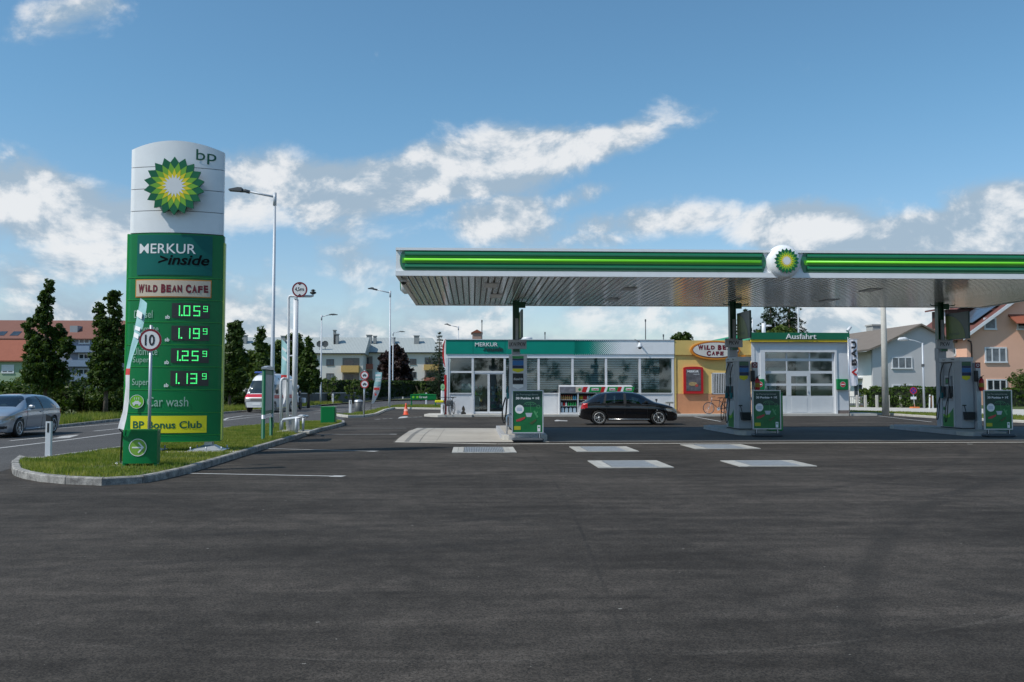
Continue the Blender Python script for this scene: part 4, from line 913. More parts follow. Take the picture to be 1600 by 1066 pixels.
# litter bin, low sign, cone
b = G(560, 644.3, .11); Y = b.y; t = thing('litter_bin', 'dark round litter bin with pale lid on the far grass strip', 'litter bin', (b.x, Y, .08))
h_ = P(560, 625, Y).z-.08; mb = MB(); mb.lathe([(.23, 0), (.25, .1), (.25, h_*.86)], n=18); obj('body', mb, dgrey, t); mb = MB(); mb.lathe([(.27, h_*.86), (.27, h_*.95), (.2, h_), (.05, h_+.02)], n=18); obj('lid', mb, galv, t)
b = G(660, 635.5, .11); Y = b.y; t = thing('car_wash_sign', 'low wide green car wash sign on two legs beside the far kerb', 'sign', (b.x, Y, .08))
xl, xr = P(641.3, 620, Y).x, P(681.7, 620, Y).x; z1_, z0_ = P(660, 616, Y).z, P(660, 625, Y).z
mb = MB(); mb.rbox((xl, Y-.05, z0_), (xr, Y+.2, z1_-.08), .02); o = obj('board', mb, tgreen, t, w=True)
mb = MB(); mb.prism([(xl, z1_-.078), (xr, z1_-.078), (xr, z1_-.03), ((xl+xr)/2, z1_+.05), (xl, z1_-.03)], Y-.07, Y+.22); obj('cap', mb, bgreen, t, w=True)
for x in (xl+.04, xr-.12): mb = MB(); mb.rbox((x, Y, 0), (x+.1, Y+.12, z0_-.003), .01); obj('leg', mb, tgreen, t, w=True)
mb = MB()
for px in (645.8, 652): c_ = P(px, 620.7, Y-.06); disc(mb, c_.x, c_.z, c_.y, 1.9*Y/1400)
obj('symbol', mb, lime, o, w=True)
mb = MB(); text(mb, 'Car wash', P(655, 620, Y).x, P(667.5, 620, Y).x, P(655, 622.2, Y).z, P(655, 618.8, Y).z, Y-.062, bold=.02); obj('lettering', mb, txtw, o, w=True)
b = G(634.3, 648.7); t = thing('traffic_cone', 'orange traffic cone on the asphalt left of the shop', 'traffic cone', b)
mb = MB(); mb.lathe([(.16, .03), (.055, .62), (.035, .72)], n=16); obj('cone', mb, mat('cone_orange', (.75, .09, .03), .5), t); mb = MB(); mb.lathe([(.125, .24), (.102, .37)], n=16); mb.v = [(v[0]*1.03, v[1]*1.03, v[2]) for v in mb.v]; obj('band', mb, mat('cone_band', (.75, .35, .28), .5), t); mb = MB(); mb.rbox((-.21, -.21, 0), (.21, .21, .03), .01); obj('foot', mb, mat('cone_foot', (.35, .05, .03), .6), t)
# ================================================================ CANOPY
CY0, CY1 = 26.2, 35.8
cxl = P(618, 430, CY0).x; cxr = cxl+23.2; cz0 = 4.93; cz1 = P(618, 387, CY0).z
cxm = P(1224.5, 409, CY0).x
can = thing('canopy', 'wide flat white forecourt canopy with green and lime light bands', 'canopy', (cxm, (CY0+CY1)/2, 0))
mb = MB()
mb.box((cxl+.01, CY0+.05, cz0+.02), (cxr-.01, CY0+.10, cz1-.005)); obj('front_fascia', mb, white, can, w=True)
mb = MB(); mb.box((cxl, CY0-.02, cz1-.075), (cxr, CY0+.16, cz1)); mb.box((cxl, CY0-.02, cz0-.005), (cxr, CY0+.12, cz0+.14)); obj('trim', mb, white, can, w=True)
mb = MB(); mb.box((cxl, CY0+.12, cz0-.004), (cxl+.12, CY1, cz1-.001)); mb.box((cxr-.12, CY0+.12, cz0-.004), (cxr, CY1, cz1-.001)); mb.box((cxl+.12, CY1-.12, cz0-.004), (cxr-.12, CY1, cz1-.001)); obj('side_fascia', mb, white, can, w=True)
mb = MB(); mb.box((cxl+.12, CY0+.10, cz1-.12), (cxr-.12, CY1-.12, cz1-.06)); obj('roof_deck', mb, galv, can, w=True)
mb = MB(); mb.box((cxl+.12, CY0+.12, cz0+.06), (cxr-.12, CY1-.12, cz0+.085)); obj('ceiling_backing', mb, dark, can, w=True)
# slats of the ceiling, each one an object
slm = mat('ceiling_slat', (.80, .80, .78), .17, .5, var=.07, vs=.8, objvar=.07)
pitch_ = .2; n_sl = int((cxr-cxl-.26)/pitch_)
sm_ = bpy.data.meshes.new('ceiling_slat'); w_ = pitch_-.036; y0, y1 = -(CY1-CY0)/2+.13, (CY1-CY0)/2-.13
pr = [(-w_/2, .05), (-w_/2, .02), (-w_/2+.02, 0), (w_/2-.02, 0), (w_/2, .02), (w_/2, .05)]
tmp = MB(); tmp.prism(pr, y0, y1, 'y'); sm_.from_pydata(tmp.v, [], tmp.f); sm_.materials.append(slm)
for k in range(n_sl):
    o = bpy.data.objects.new('ceiling_slat', sm_); C.objects.link(o); o.parent = can; o.location = (cxl+.13+pitch_*(k+.5)-cxm, 0, cz0+.006)
# green light bands, left and right of the emblem
def band(xa, xb, roundleft):
    za, zb = P(700, 422.6, CY0).z, P(700, 391.8, CY0).z; zm = (za+zb)/2; pts = []
    if roundleft:
        for k in range(9): a = R(-90+180*k/8); pts.append((xa+.14-.14*math.cos(a), zm+(zb-za)/2*math.sin(a)))
        poly = [(xb, za)]+[(x, z) for x, z in pts[0:1]]+pts[1:]+[(xb, zb)]
        poly = pts+[(xb-.06, zb), (xb, (zm+zb)/2), (xb+.03, zm), (xb, (zm+za)/2), (xb-.06, za)]
    else: poly = [(xa+.06, za), (xa, (za+zm)/2), (xa-.03, zm), (xa, (zb+zm)/2), (xa+.06, zb), (xb, zb), (xb, za)]
    mb = MB(); mb.prism(poly, CY0+.02, CY0+.05, 'y'); o = obj('green_band', mb, bandg, can, w=True)
    mb = MB(); nn = 5
    for z_a, z_b, s in ((zm+.085, zb-.012, 1), (za+.012, zm-.085, -1)):   # curved upper and lower trough
        rows = []
        for k in range(nn+1):
            f = k/nn; rows.append((z_a+(z_b-z_a)*f, CY0+.02-.055*math.sin(f*math.pi)))
        for (p, q) in zip(rows, rows[1:]): mb.add([(xa+.15, p[1], p[0]), (xb-.1, p[1], p[0]), (xb-.1, q[1], q[0]), (xa+.15, q[1], q[0])], [(0, 1, 2, 3)], 0, True)
    obj('reflector', mb, bandg, o, w=True)
    mb = MB(); mb.box((xa+.07, CY0-.002, zm-.075), (xb-.1, CY0+.018, zm+.075)); obj('lime_strip', mb, mat('lime_strip', (.09, .36, .02), .35), o, w=True)
    mb = MB(); mb.tube([(xa+.13, CY0-.03, zm+.02), (xb-.16, CY0-.03, zm+.02)], .035, 8); obj('light_tube', mb, limeglow, o, w=True)
ex = cxm; rD = 26.5*CY0/1400
band(P(624.6, 408, CY0).x, ex-rD-.06, True); band(ex+rD+.06, cxr-.15, False)
zc = P(1224.5, 409.5, CY0).z
mb = MB(); mb.box((cxl+.2, CY1+.001, cz0+.17), (cxr-.2, CY1+.03, cz1-.12)); o = obj('green_band', mb, bgreen, can, w=True); mb = MB(); mb.box((cxl+.3, CY1+.032, (cz0+cz1)/2-.07), (cxr-.3, CY1+.05, (cz0+cz1)/2+.07)); obj('lime_strip', mb, lime, o, w=True)
mb = MB(); mb.lathe([(rD*1.05, .09), (rD*1.05, .02), (rD, -.02), (rD*.96, -.10), (rD*.85, -.17), (rD*.5, -.22), (.01, -.235)], (ex+.0, CY0, zc), 40, 'y'); o = obj('emblem_disc', mb, white, can, w=True)
helios(o, ex, zc, CY0-.262, 20.3*CY0/1400, .02, w=True)
mb = MB(); mb.lathe([(.46, 0), (.46, -.1), (.38, -.2), (.01, -.24)], (cxl-.001, 31, zc-.05), 28, 'x'); obj('emblem_disc', mb, white, can, w=True)
mb = MB(); mb.lathe([(.36, -.205), (.35, -.232), (.01, -.25)], (cxl-.001, 31, zc-.05), 28, 'x'); obj('emblem_face', mb, bgreen, can, w=True)
# lights let into the ceiling
for (x, y, ln) in ((.6, 28.6, 1.3), (.85, 31.9, 1.3), (5.2, 29.5, .9), (5.2, 33, .9), (13.4, 29.5, .9), (13.4, 33, .9)):
    mb = MB(); mb.box((x-.22, y-ln/2, cz0-.008), (x+.22, y+ln/2, cz0+.004)); o = obj('ceiling_light', mb, pgrey, can, w=True)
    mb = MB(); mb.box((x-.17, y-ln/2+.05, cz0-.012), (x+.17, y+ln/2-.05, cz0-.009)); obj('lens', mb, mat('lamp_lens', (.55, .52, .50), .3), o, w=True)
# ceiling camera
c_ = P(631, 434, 27.0); t = thing('dome_camera', 'small white dome camera under the left corner of the canopy', 'security camera', (c_.x, 27.0, cz0-.1))
mb = MB(); mb.lathe([(.10, .1), (.10, .02), (.085, -.0)], n=16); obj('housing', mb, wpaint, t); mb = MB(); mb.lathe([(.08, -.001), (.07, -.05), (.02, -.08)], n=16); obj('dome', mb, dark, t)
# columns
CYc = 33.65
cxs = [P(806, 500, CYc).x, P(1144, 500, CYc).x, P(1468, 500, CYc).x]
pump_names = [('first', 'leftmost'), ('second', 'middle'), ('third', 'rightmost')]
for k, x in enumerate(cxs):
    side = -1
    t = thing('canopy_column', ('green steel canopy column on the leftmost pump island', 'green steel canopy column on the middle pump island', 'green steel canopy column on the rightmost pump island')[k], 'column', (x, CYc, .15), 0, 'canopy columns')
    mb = MB(); f = .012; w = .12
    mb.box((-w, -w, 0), (-w+.018, w, cz0-.15)); mb.box((w-.018, -w, 0), (w, w, cz0-.15)); mb.box((-w+.018, -.006, 0), (w-.018, .006, cz0-.15)); obj('steel_section', mb, dgreen, t)
    mb = MB(); mb.box((-.02, -w-.006, 3.1), (w-.03, -w+.05, 4.1)); obj('cover_strip', mb, galv, t)
    mb = MB(); mb.box((-w-.03, -w-.03, 2.55), (w+.03, w+.03, 3.02)); mb.box((-w-.01, -w-.01, 0), (w+.01, w+.01, 2.55)); obj('casing', mb, pgrey, t)
    mb = MB(); mb.box((w, -.06, cz0-.42), (w+.24, .06, cz0-.2)); mb.box((-w-.02, -w-.02, cz0-.165), (w+.02, w+.02, cz0-.15)); obj('bracket', mb, dgreen, t)
    mb = MB(); mb.tube([(-.35, 0, cz0-.2), (-.32, 0, cz0-.27), (.6, 0, cz0-.27), (.63, 0, cz0-.2)], .018, 6); obj('pipe', mb, dgreen, t)
# lane signs and hanging panels
LS = [((794, 531), (822.5, 545.5), 'LKW/PKW', 'grey lane sign above the leftmost pump for lorries and cars'), ((1133, 529), (1160, 542.8), 'PKW', 'grey lane sign above the middle pump reading PKW, oval cafe sign behind'), ((1463, 530.8), (1488.5, 545), 'PKW', 'grey lane sign reading PKW above the rightmost pump, pink house behind')]
for (a, b, s, lb), x in zip(LS, cxs):
    Y = 33.3; A_, B_ = P(*a, Y), P(*b, Y); t = thing('lane_sign', lb, 'sign', ((A_.x+B_.x)/2, Y, B_.z), 0, 'lane signs on the canopy columns')
    mb = MB(); mb.rbox((A_.x, Y-.05, B_.z), (B_.x, Y+.06, A_.z), .012); o = obj('sign_box', mb, pgrey, t, w=True)
    m_ = .12 if len(s) < 4 else .03; ww = B_.x-A_.x; hh = A_.z-B_.z
    mb = MB(); text(mb, s, A_.x+ww*(.20 if len(s) < 4 else .04), B_.x-ww*(.20 if len(s) < 4 else .04), B_.z+hh*.27, A_.z-hh*.27, Y-.054, bold=.012); obj('lettering', mb, txtb, o, w=True)
    mb = MB(); mb.box((x-.12, Y+.02, B_.z-.10), (x+.12, Y+.1, B_.z-.002)); obj('green_clip', mb, dgreen, t, w=True)
for k, x in enumerate(cxs):
    t = thing('hanging_panel', ('edge-on green and lime advertising panel fixed above the leftmost pump', 'narrow seeming green advertising panel hanging beside the middle column', 'green advertising panel with a lime curve beside the rightmost column')[k], 'advertising panel', (x+.08, 33.4, 3.45), 0, 'advertising panels hung from the columns')
    xx = .06; y0, y1 = -1.55, .0; z0, z1 = .0, 1.0
    mb = MB(); mb.box((xx-.03, y0, z0), (xx+.03, y1, z1)); obj('panel', mb, mat('panel_petrol', (.02, .075, .07), .35), t)
    mb = MB(); pts = [(y1-.03, z0+.03)]+[(y1-.03-(abs(y0)-.25)*math.sin(R(90*q/10)), z0+.03+(z1-.1)*math.cos(R(90*q/10))) for q in range(11)][::-1]
    mb.add([(xx-.034, p[0], p[1]) for p in pts], [tuple(range(len(pts)))]); obj('lime_curve', mb, mat('dull_lime2', (.16, .24, .03), .4), t)
    mb = MB(); text(mb, 'ultimate', .2, .95, .17, .29, 0); mb.v = [(xx-.038, -v[0]+.0, v[2]) for v in mb.v]; obj('lettering', mb, mat('panel_text', (.08, .14, .08), .4), t)
# ================================================================ PUMPS
def hose(mb, pts, r=.016):
    P_ = [Vector(p) for p in pts]; out = []
    for i in range(len(P_)-1):
        a, b, c, d = P_[max(0, i-1)], P_[i], P_[i+1], P_[min(len(P_)-1, i+2)]
        for q in range(4): t = q/4; out.append(.5*((2*b)+(c-a)*t+(2*a-5*b+4*c-d)*t*t+(3*b-a-3*c+d)*t**3))
    mb.tube(out+[P_[-1]], r, 6)
def pump(x, k):
    lb = ('grey and green fuel pump with diesel display on the leftmost island', 'grey fuel pump on the middle island with hoses on its left side', 'grey fuel pump on the rightmost island with two looped hoses')[k]
    t = thing('fuel_pump', lb, 'fuel pump', (x, 32.0, .15), 0, 'fuel pumps'); W_, D_, H_ = .52, 1.42, 2.62
    if k == 0: H_ = 2.68
    lo = 1.0
    mb = MB(); mb.rbox((.02, 0, .03), (W_-.02, .42, H_-.02), .015); mb.box((.10, .42, .03), (W_-.10, D_-.12, H_-.2)); obj('cabinet', mb, pgrey, t)
    mb = MB(); mb.box((.0, .02, 0), (W_, D_, .035)); obj('plinth', mb, dark, t)
    mb = MB(); mb.rbox((-.01, -.005, H_-.16), (W_+.01, D_, H_), .015); obj('header', mb, pgrey2, t)
    for yy in ((D_-.10, D_), (.42, .5)): mb = MB(); mb.rbox((.0, yy[0], .035), (W_, yy[1], H_-.162), .01); obj('side_post', mb, pgrey2, t)
    mb = MB(); mb.rbox((.04, .5, .035), (W_-.04, D_-.1, lo), .01); obj('lower_housing', mb, pgrey2, t)
    mb = MB(); mb.add([(.036, .52, .05), (.036, D_-.12, .05), (.036, D_-.12, .42)]+[(.036, D_-.12-(D_-.64)*q/8, .42+.38*(q/8)**2) for q in range(1, 9)], [tuple(range(11))[::-1]]); obj('green_curve', mb, bgreen, t)
    mb = MB(); mb.add([(.034, .8, .42), (.034, 1.05, .36), (.034, D_-.14, .44), (.034, D_-.14, .52), (.034, 1.05, .46), (.034, .8, .56)], [tuple(range(6))[::-1]]); obj('lime_curve', mb, lime, t)
    mb = MB(); mb.rbox((.02, .72, 1.55), (.1, 1.12, 1.95), .01); o = obj('display_box', mb, pgrey2, t)
    mb = MB(); mb.box((.012, .80, 1.62), (.018, 1.04, 1.88)); obj('display', mb, dgrey, o)
    mb = MB(); star(mb, 0, 0, 0, .09, .07); mb.v = [(.008, .92+v[0], 1.75+v[2]) for v in mb.v]; obj('emblem', mb, bgreen, o)
    mb = MB(); star(mb, 0, 0, 0, .08, .06); mb.v = [(.03, .70+v[0]+.5, .72+v[2]) for v in mb.v]; obj('emblem', mb, bgreen, t)
    # hoses and nozzles on both sides
    for s, xb in ((-1, 0.0), (1, W_)):
        for q, y in enumerate((.62, 1.22)):
            xo = xb+s*.05; mb = MB(); sag = .22+.08*q
            hose(mb, [(xb-s*.06, y, H_-.2), (xo, y+.02, H_-.55), (xo+s*.02, y+.02, 1.5), (xo+s*.06, y+.05, .85), (xo+s*.10, y+.07, .36+.05*q), (xo+s*.16, y+.04, sag), (xo+s*.22, y-.02, .38), (xo+s*.20, y-.06, .8), (xo+s*.10, y-.05, 1.15)]); obj('hose', mb, black, t)
            mb = MB(); mb.rbox((xo+s*.02-.035, y-.10, 1.10), (xo+s*.02+.05, y+.02, 1.32), .015); mb.tube([(xo+s*.05, y-.04, 1.3), (xo+s*.03, y-.02, 1.5), (xo, y+.02, 1.56)], .018, 6); obj('nozzle', mb, mat('nozzle_teal', (.0, .14, .16), .4) if q == 1 or k < 2 else dark, t)
            mb = MB(); mb.rbox((xb-.05, y-.09, 1.16), (xb+.05, y+.09, 1.56), .01); obj('nozzle_boot', mb, dgrey, t)
    y_ = -.008
    if k == 0:
        mb = MB(); mb.box((-.06, -.03, .1), (W_+.06, -.006, H_-.0)); obj('front_frame', mb, pgrey2, t); y_ = -.034
        z = H_-.05
        for h, m_ in ((.09, bgreen), (.06, navy), (.17, blue), (.11, navy)): mb = MB(); mb.box((.06, y_-.002, z-h), (W_-.06, y_, z)); obj('sticker', mb, m_, t); z -= h+.005
        mb = MB(); mb.prism([(.06, z), (.06, z-.07), (W_/2, z-.14), (W_-.06, z-.07), (W_-.06, z)], y_-.002, y_); obj('sticker', mb, yel, t)
        mb = MB(); mb.box((.07, y_-.003, 1.63), (W_-.07, y_, 2.01)); o = obj('display', mb, dark, t); 
        mb = MB(); text(mb, 'diesel', .10, .33, 1.77, 1.86, y_-.006); ring(mb, .39, 1.81, y_-.006, .022, .038, n=16); obj('lettering', mb, txtw, o)
        mb = MB(); mb.prism([(.07, 1.61), (.07, 1.53), (W_/2, 1.45), (W_-.07, 1.53), (W_-.07, 1.61)], y_-.002, y_); obj('sticker', mb, white, t)
    else:
        z = H_-.17
        for h, m_ in ((.15, dgreen), (.07, navy), (.16, blue), (.12, navy)): mb = MB(); mb.box((.08, y_-.002, z-h), (W_-.10, y_, z)); obj('sticker', mb, m_, t); z -= h+.004
        mb = MB(); mb.prism([(.08, z), (.08, z-.1), (.24, z-.17), (W_-.14, z-.1), (W_-.14, z)], y_-.002, y_); obj('sticker', mb, yel, t)
        mb = MB(); mb.prism([(.08, .62), (.44, .62), (.42, .34), (.11, .34)], -.20, -.01); o = obj('wash_bucket', mb, dark, t)
        mb = MB(); mb.tube([(.16, -.12, .5), (.06, -.14, .86)], .014, 6); mb.box((.0, -.16, .84), (.13, -.12, .88)); obj('squeegee', mb, dark, o)
        for q in range(2): mb = MB(); text(mb, 'Diesel' if q else 'Super', 0, .22, 0, .05, 0, bold=.03); mb.v = [(-.014, D_-.25-.62*q-v[0], H_-.10+v[2]) for v in mb.v]; obj('lettering', mb, txtb, t)
    return t
pxs = [P(798, 600, 32).x, P(1152, 600, 32).x, P(1500, 600, 32).x]
for k, x in enumerate(pxs): pump(x, k)
# service posts with extinguisher
for k in (1, 2):
    x = pxs[k]+.56
    t = thing('service_post', ('white service post beside the middle pump with black towel dispenser', 'white service post beside the rightmost pump with black towel dispenser')[k-1], 'post', (x, 31.9, .15), 0, 'service posts beside the pumps')
    mb = MB(); mb.rbox((0, 0, 0), (.17, .25, 2.42), .01); obj('post', mb, pgrey2, t)
    mb = MB(); mb.rbox((-.10, -.08, 1.72), (.04, .0, 2.12), .015); obj('dispenser', mb, dark, t)
    mb = MB(); mb.box((-.04, -.007, 2.22), (.16, -.002, 2.42)); o = obj('fire_sign', mb, darkred, t); mb = MB(); ring(mb, .06, 2.32, -.01, .04, .06, n=14); obj('symbol', mb, txtw, o)
    t = thing('fire_extinguisher', ('red fire extinguisher hung by the middle pump, behind the poster board', 'red fire extinguisher hung on the white post by the rightmost pump')[k-1], 'fire extinguisher', (x+.10, 31.75, 1.55), 0, 'fire extinguishers')
    mb = MB(); mb.lathe([(.07, -.02), (.085, .02), (.085, .36), (.05, .43), (.025, .45)], n=16); obj('cylinder', mb, red, t); mb = MB(); mb.box((-.03, -.03, .45), (.03, .03, .50)); mb.tube([(0, 0, .5), (.09, -.01, .55)], .012, 6); obj('valve', mb, dark, t)
    mb = MB(); hose(mb, [(0, -.02, .48), (-.12, -.03, .42), (-.16, -.03, .25), (-.12, -.03, .08), (-.09, -.02, 0)], .012); obj('hose', mb, black, t); mb = MB(); mb.lathe([(.0865, .12), (.0865, .27)], n=16); obj('sticker', mb, mat('ext_label', (.45, .30, .05), .5), t)
    t = thing('waste_bin', ('bright green ribbed waste bin behind the poster board at the middle pump', 'bright green ribbed waste bin behind the rightmost poster board')[k-1], 'litter bin', (x+.22, 30.9, .15), 0, 'green waste bins')
    mb = MB(); mb.rbox((0, 0, 0), (.5, .4, 1.28), .03); obj('body', mb, bgreen, t)
    for z in (.35, .52, .69): mb = MB(); mb.rbox((-.05, .05, z), (.0, .35, z+.09), .01); obj('rib', mb, bgreen, t)
    mb = MB(); mb.rbox((-.01, -.01, 1.282), (.51, .41, 1.34), .02); obj('lid', mb, tgreen, t)
# pump hoop
t = thing('guard_hoop', 'small steel guard hoop at the corner of the leftmost pump island', 'barrier', (1.12, 29.0, .15))
mb = MB(); mb.tube([(0, 0, -.02), (0, 0, .55), (.04, 0, .62), (.12, .1, .64), (.2, .25, .62), (.22, .3, .55), (.22, .3, -.02)], .03, 10); obj('hoop', mb, alu, t)
# poster boards
def board(x, y, z, label):
    t = thing('poster_board', label, 'poster stand', (x, y, z), 0, 'green poster stands by the pumps'); w = .485; z0, z1 = .25, 1.575
    for a, b in (((-w, z0), (-w+.035, z1)), ((w-.035, z0), (w, z1)), ((-w+.035, z1-.035), (w-.035, z1)), ((-w+.035, z0), (w-.035, z0+.035))):
        mb = MB(); mb.rbox((a[0], -.03, a[1]), (b[0], .03, b[1]), .006); obj('frame', mb, alu, t)
    mb = MB(); x0, x1, za, zb = -w+.036, w-.036, z0+.036, z1-.036; n = 8
    pm = mat('poster_green', (.01, .16, .05), .25, var=.25, vs=3)
    mb.box((x0, -.012, za), (x1, .012, zb)); o = obj('poster', mb, pm, t)
    W_ = x1-x0; H_ = zb-za; X = lambda u: x0+W_*u; Z = lambda v: za+H_*v; y_ = -.016
    mb = MB(); mb.box((X(.02), -.0145, Z(.62)), (X(.98), -.013, Z(.985))); obj('dark_field', mb, mat('poster_dark', (.014, .055, .045), .25, var=.3, vs=3), o)
    mb = MB(); text(mb, 'Je Ferienprämie', X(.10), X(.86), Z(.885), Z(.94), y_); obj('lettering', mb, mat('poster_light_text', (.35, .42, .38), .4), o)
    mb = MB(); text(mb, '30 Punkte + 1€', X(.10), X(.90), Z(.80), Z(.86), y_, bold=.03); obj('lettering', mb, txtw, o)
    mb = MB(); disc(mb, X(.22), Z(.56), y_, W_*.15); obj('white_disc', mb, txtw, o)
    mb = MB()
    for q in range(3): mb.box((X(.13), y_-.003, Z(.585-.03*q)), (X(.31), y_-.002, Z(.592-.03*q)))
    obj('disc_text', mb, blue, o)
    mb = MB(); cx, cz = X(.58), Z(.66); pts = [(cx+.19*math.cos(R(180-180*q/12)), cz+.09*math.sin(R(180-180*q/12))) for q in range(13)]
    for a, b in zip(pts, pts[1:]): bar(mb, a, b, .012, y_)
    for q in range(5): u = pts[0][0]+(pts[-1][0]-pts[0][0])*(q+.5)/5; ring(mb, u, cz, y_, .033, .041, n=8, a0=0, a1=math.pi)
    bar(mb, (cx, cz+.09), (cx+.03, cz-.22), .01, y_); ring(mb, X(.86), Z(.62), y_, .04, .05, n=14)
    for q in range(8): a = q*math.pi/4; bar(mb, (X(.86)+.055*math.cos(a), Z(.62)+.055*math.sin(a)), (X(.86)+.075*math.cos(a), Z(.62)+.075*math.sin(a)), .008, y_)
    bar(mb, (X(.72), Z(.52)), (X(.84), Z(.36)), .05, y_); bar(mb, (X(.84), Z(.5)), (X(.76), Z(.42)), .03, y_-.003); obj('beach_drawing', mb, mat('poster_sketch', (.07, .30, .12), .4), o)
    mb = MB(); mb.prism([(X(.42), Z(.47)), (X(.66), Z(.47)), (X(.61), Z(.37)), (X(.47), Z(.37))], y_, y_+.002); obj('bucket_print', mb, mat('poster_print_grey', (.45, .5, .55), .4), o)
    mb = MB(); mb.prism([(X(.10), Z(.30)), (X(.24), Z(.34)), (X(.42), Z(.38)), (X(.40), Z(.33)), (X(.25), Z(.27)), (X(.12), Z(.26))], y_-.003, y_-.001); obj('red_print', mb, mat('poster_print_red', (.45, .05, .05), .4), o)
    mb = MB(); mb.prism([(X(.55), Z(.22)), (X(.66), Z(.27)), (X(.80), Z(.33)), (X(.78), Z(.27)), (X(.64), Z(.19))], y_-.003, y_-.001); obj('brown_print', mb, mat('poster_print_brown', (.06, .09, .03), .4), o)
    mb = MB(); mb.box((X(.04), y_-.002, Z(.06)), (X(.26), y_, Z(.15))); obj('yellow_print', mb, mat('poster_print_yellow', (.45, .42, .02), .4), o)
    mb = MB(); mb.box((X(.83), y_-.002, Z(.02)), (X(.93), y_, Z(.17))); o2 = obj('white_tag', mb, txtw, o); mb = MB(); star(mb, X(.88), Z(.12), y_-.004, .03, .022); obj('emblem', mb, bgreen, o2)
    for s in (-1, 1): mb = MB(); mb.box((s*.36-.03, -.02, .10), (s*.36+.03, .02, z0)); mb.box((s*.36-.012, -.022, .10), (s*.36+.012, -.0205, z0), 1); obj('leg', mb, (dark, alu), t)
    mb = MB(); mb.rbox((-w-.0, -.24, .012), (w+.0, .24, .115), .045); o = obj('base', mb, mat('board_base', (.055, .065, .075), .5), t)
    for s in (-1, 1): mb = MB(); mb.lathe([(.05, -.02), (.05, .02)], (s*.4, .18, .05), 10, 'x'); obj('wheel', mb, black, o)
    return t
b1 = board(P(824.5, 690, 27.4).x, 27.4, .007, 'green poster stand in front of the leftmost pump, standing in sunlight')
b2 = board(P(1198.5, 682, 29.9).x, 29.9, .0, 'green poster stand in front of the middle pump, red extinguisher above it')
b3 = board(P(1560.5, 685, 29.3).x, 29.3, .0, 'green poster stand right of the rightmost pump, pink house behind')
# ================================================================ SHOP BUILDING
def B(px, py, d=0.): return P(px, py, FY+d)
bx0, bx1 = B(696, 600).x, B(1053.5, 600).x; zf1, zf0 = B(870, 531.6).z, B(870, 553.5).z; zw0 = .12
zwt = B(870, 559.5).z; zs = B(870, 614.6).z; sx_ = lambda px: B(px, 600).x; sz_ = lambda py: B(870, py).z
shop = thing('shop_building', 'flat roofed glazed petrol station shop with teal fascia, black car in front', 'shop', ((bx0+bx1)/2, FY, 0))
D = 11
mb = MB(); mb.box((bx0, FY+.3, zf1-.25), (bx1, FY+D, zf1-.18)); obj('roof', mb, galv, shop, w=True)
mb = MB(); mb.box((bx0, FY+D-.2, .1), (bx1, FY+D, zf1-.25)); mb.box((bx0+.02, FY+4.5, .1), (bx0+.2, FY+D-.2, zf1-.25)); mb.box((bx1-.2, FY+.12, .1), (bx1-.02, FY+D-.2, zf1-.25)); obj('wall', mb, white, shop, w=True)
mb = MB(); mb.box((bx0+.2, FY+.15, .10), (bx1-.2, FY+D-.2, .14)); obj('floor', mb, mat('shop_floor', (.12, .11, .10), .4), shop, w=True)
mb = MB(); mb.box((bx0+.2, FY+.15, zwt+.05), (bx1-.2, FY+D-.2, zwt+.10)); obj('ceiling', mb, mat('shop_ceiling', (.22, .22, .22), .7), shop, w=True)
# fascia panels, the perforated fade being small printed squares
x899, x965 = sx_(899), sx_(966)
mb = MB(); mb.box((bx0+.02, FY-.10, zf0), (x899, FY+.3, zf1)); fa = obj('fascia', mb, teal, shop, w=True)
mb = MB(); mb.box((x899+.002, FY-.10, zf0), (bx1, FY+.3, zf1)); fw = obj('fascia', mb, white, shop, w=True)
for px in (739, 789): mb = MB(); mb.box((sx_(px)-.012, FY-.104, zf0), (sx_(px)+.012, FY-.1005, zf1)); obj('panel_joint', mb, teald, fa, w=True)
mb = MB(); rr = random.Random(5); st = .125; i = 0; x = x899-.3
while x < x965+.3:
    f = (x-x899+.1)/(x965-x899+.3); j = 0; z = zf0+.02+(st/2 if i % 2 else 0)
    sz2 = st*.5*max(0, 1-max(0, f))**.6*1.25
    while z < zf1-.03 and f > 0 and sz2 > .008:
        mb.add([(x-sz2, FY-.104, z), (x, FY-.104, z-sz2), (x+sz2, FY-.104, z), (x, FY-.104, z+sz2)], [(0, 1, 2, 3)]); z += st
    x += st/2*1.9/2*1.06; i += 1
obj('dot_fade', mb, teal, fw, w=True, kind='stuff')
mb = MB(); text(mb, 'MERKUR', sx_(742), sx_(777.5), sz_(541.8), sz_(535.8), FY-.135, bold=.008, th=.02); obj('lettering', mb, txtw, fa, w=True)
mb = MB(); text(mb, '>inside', sx_(755), sx_(785.5), sz_(549.5), sz_(542.3), FY-.135, bold=.008, shear=.25, th=.03); obj('lettering', mb, txtb, fa, w=True)
mb = MB(); mb.box((bx0, FY-.05, zwt), (bx1, FY+.3, zf0-.005)); obj('lintel', mb, white, shop, w=True)
mb = MB(); mb.box((bx0, FY-.14, zf1), (bx1, FY+.34, zf1+.04)); obj('roof_edge', mb, wpaint, shop, w=True)
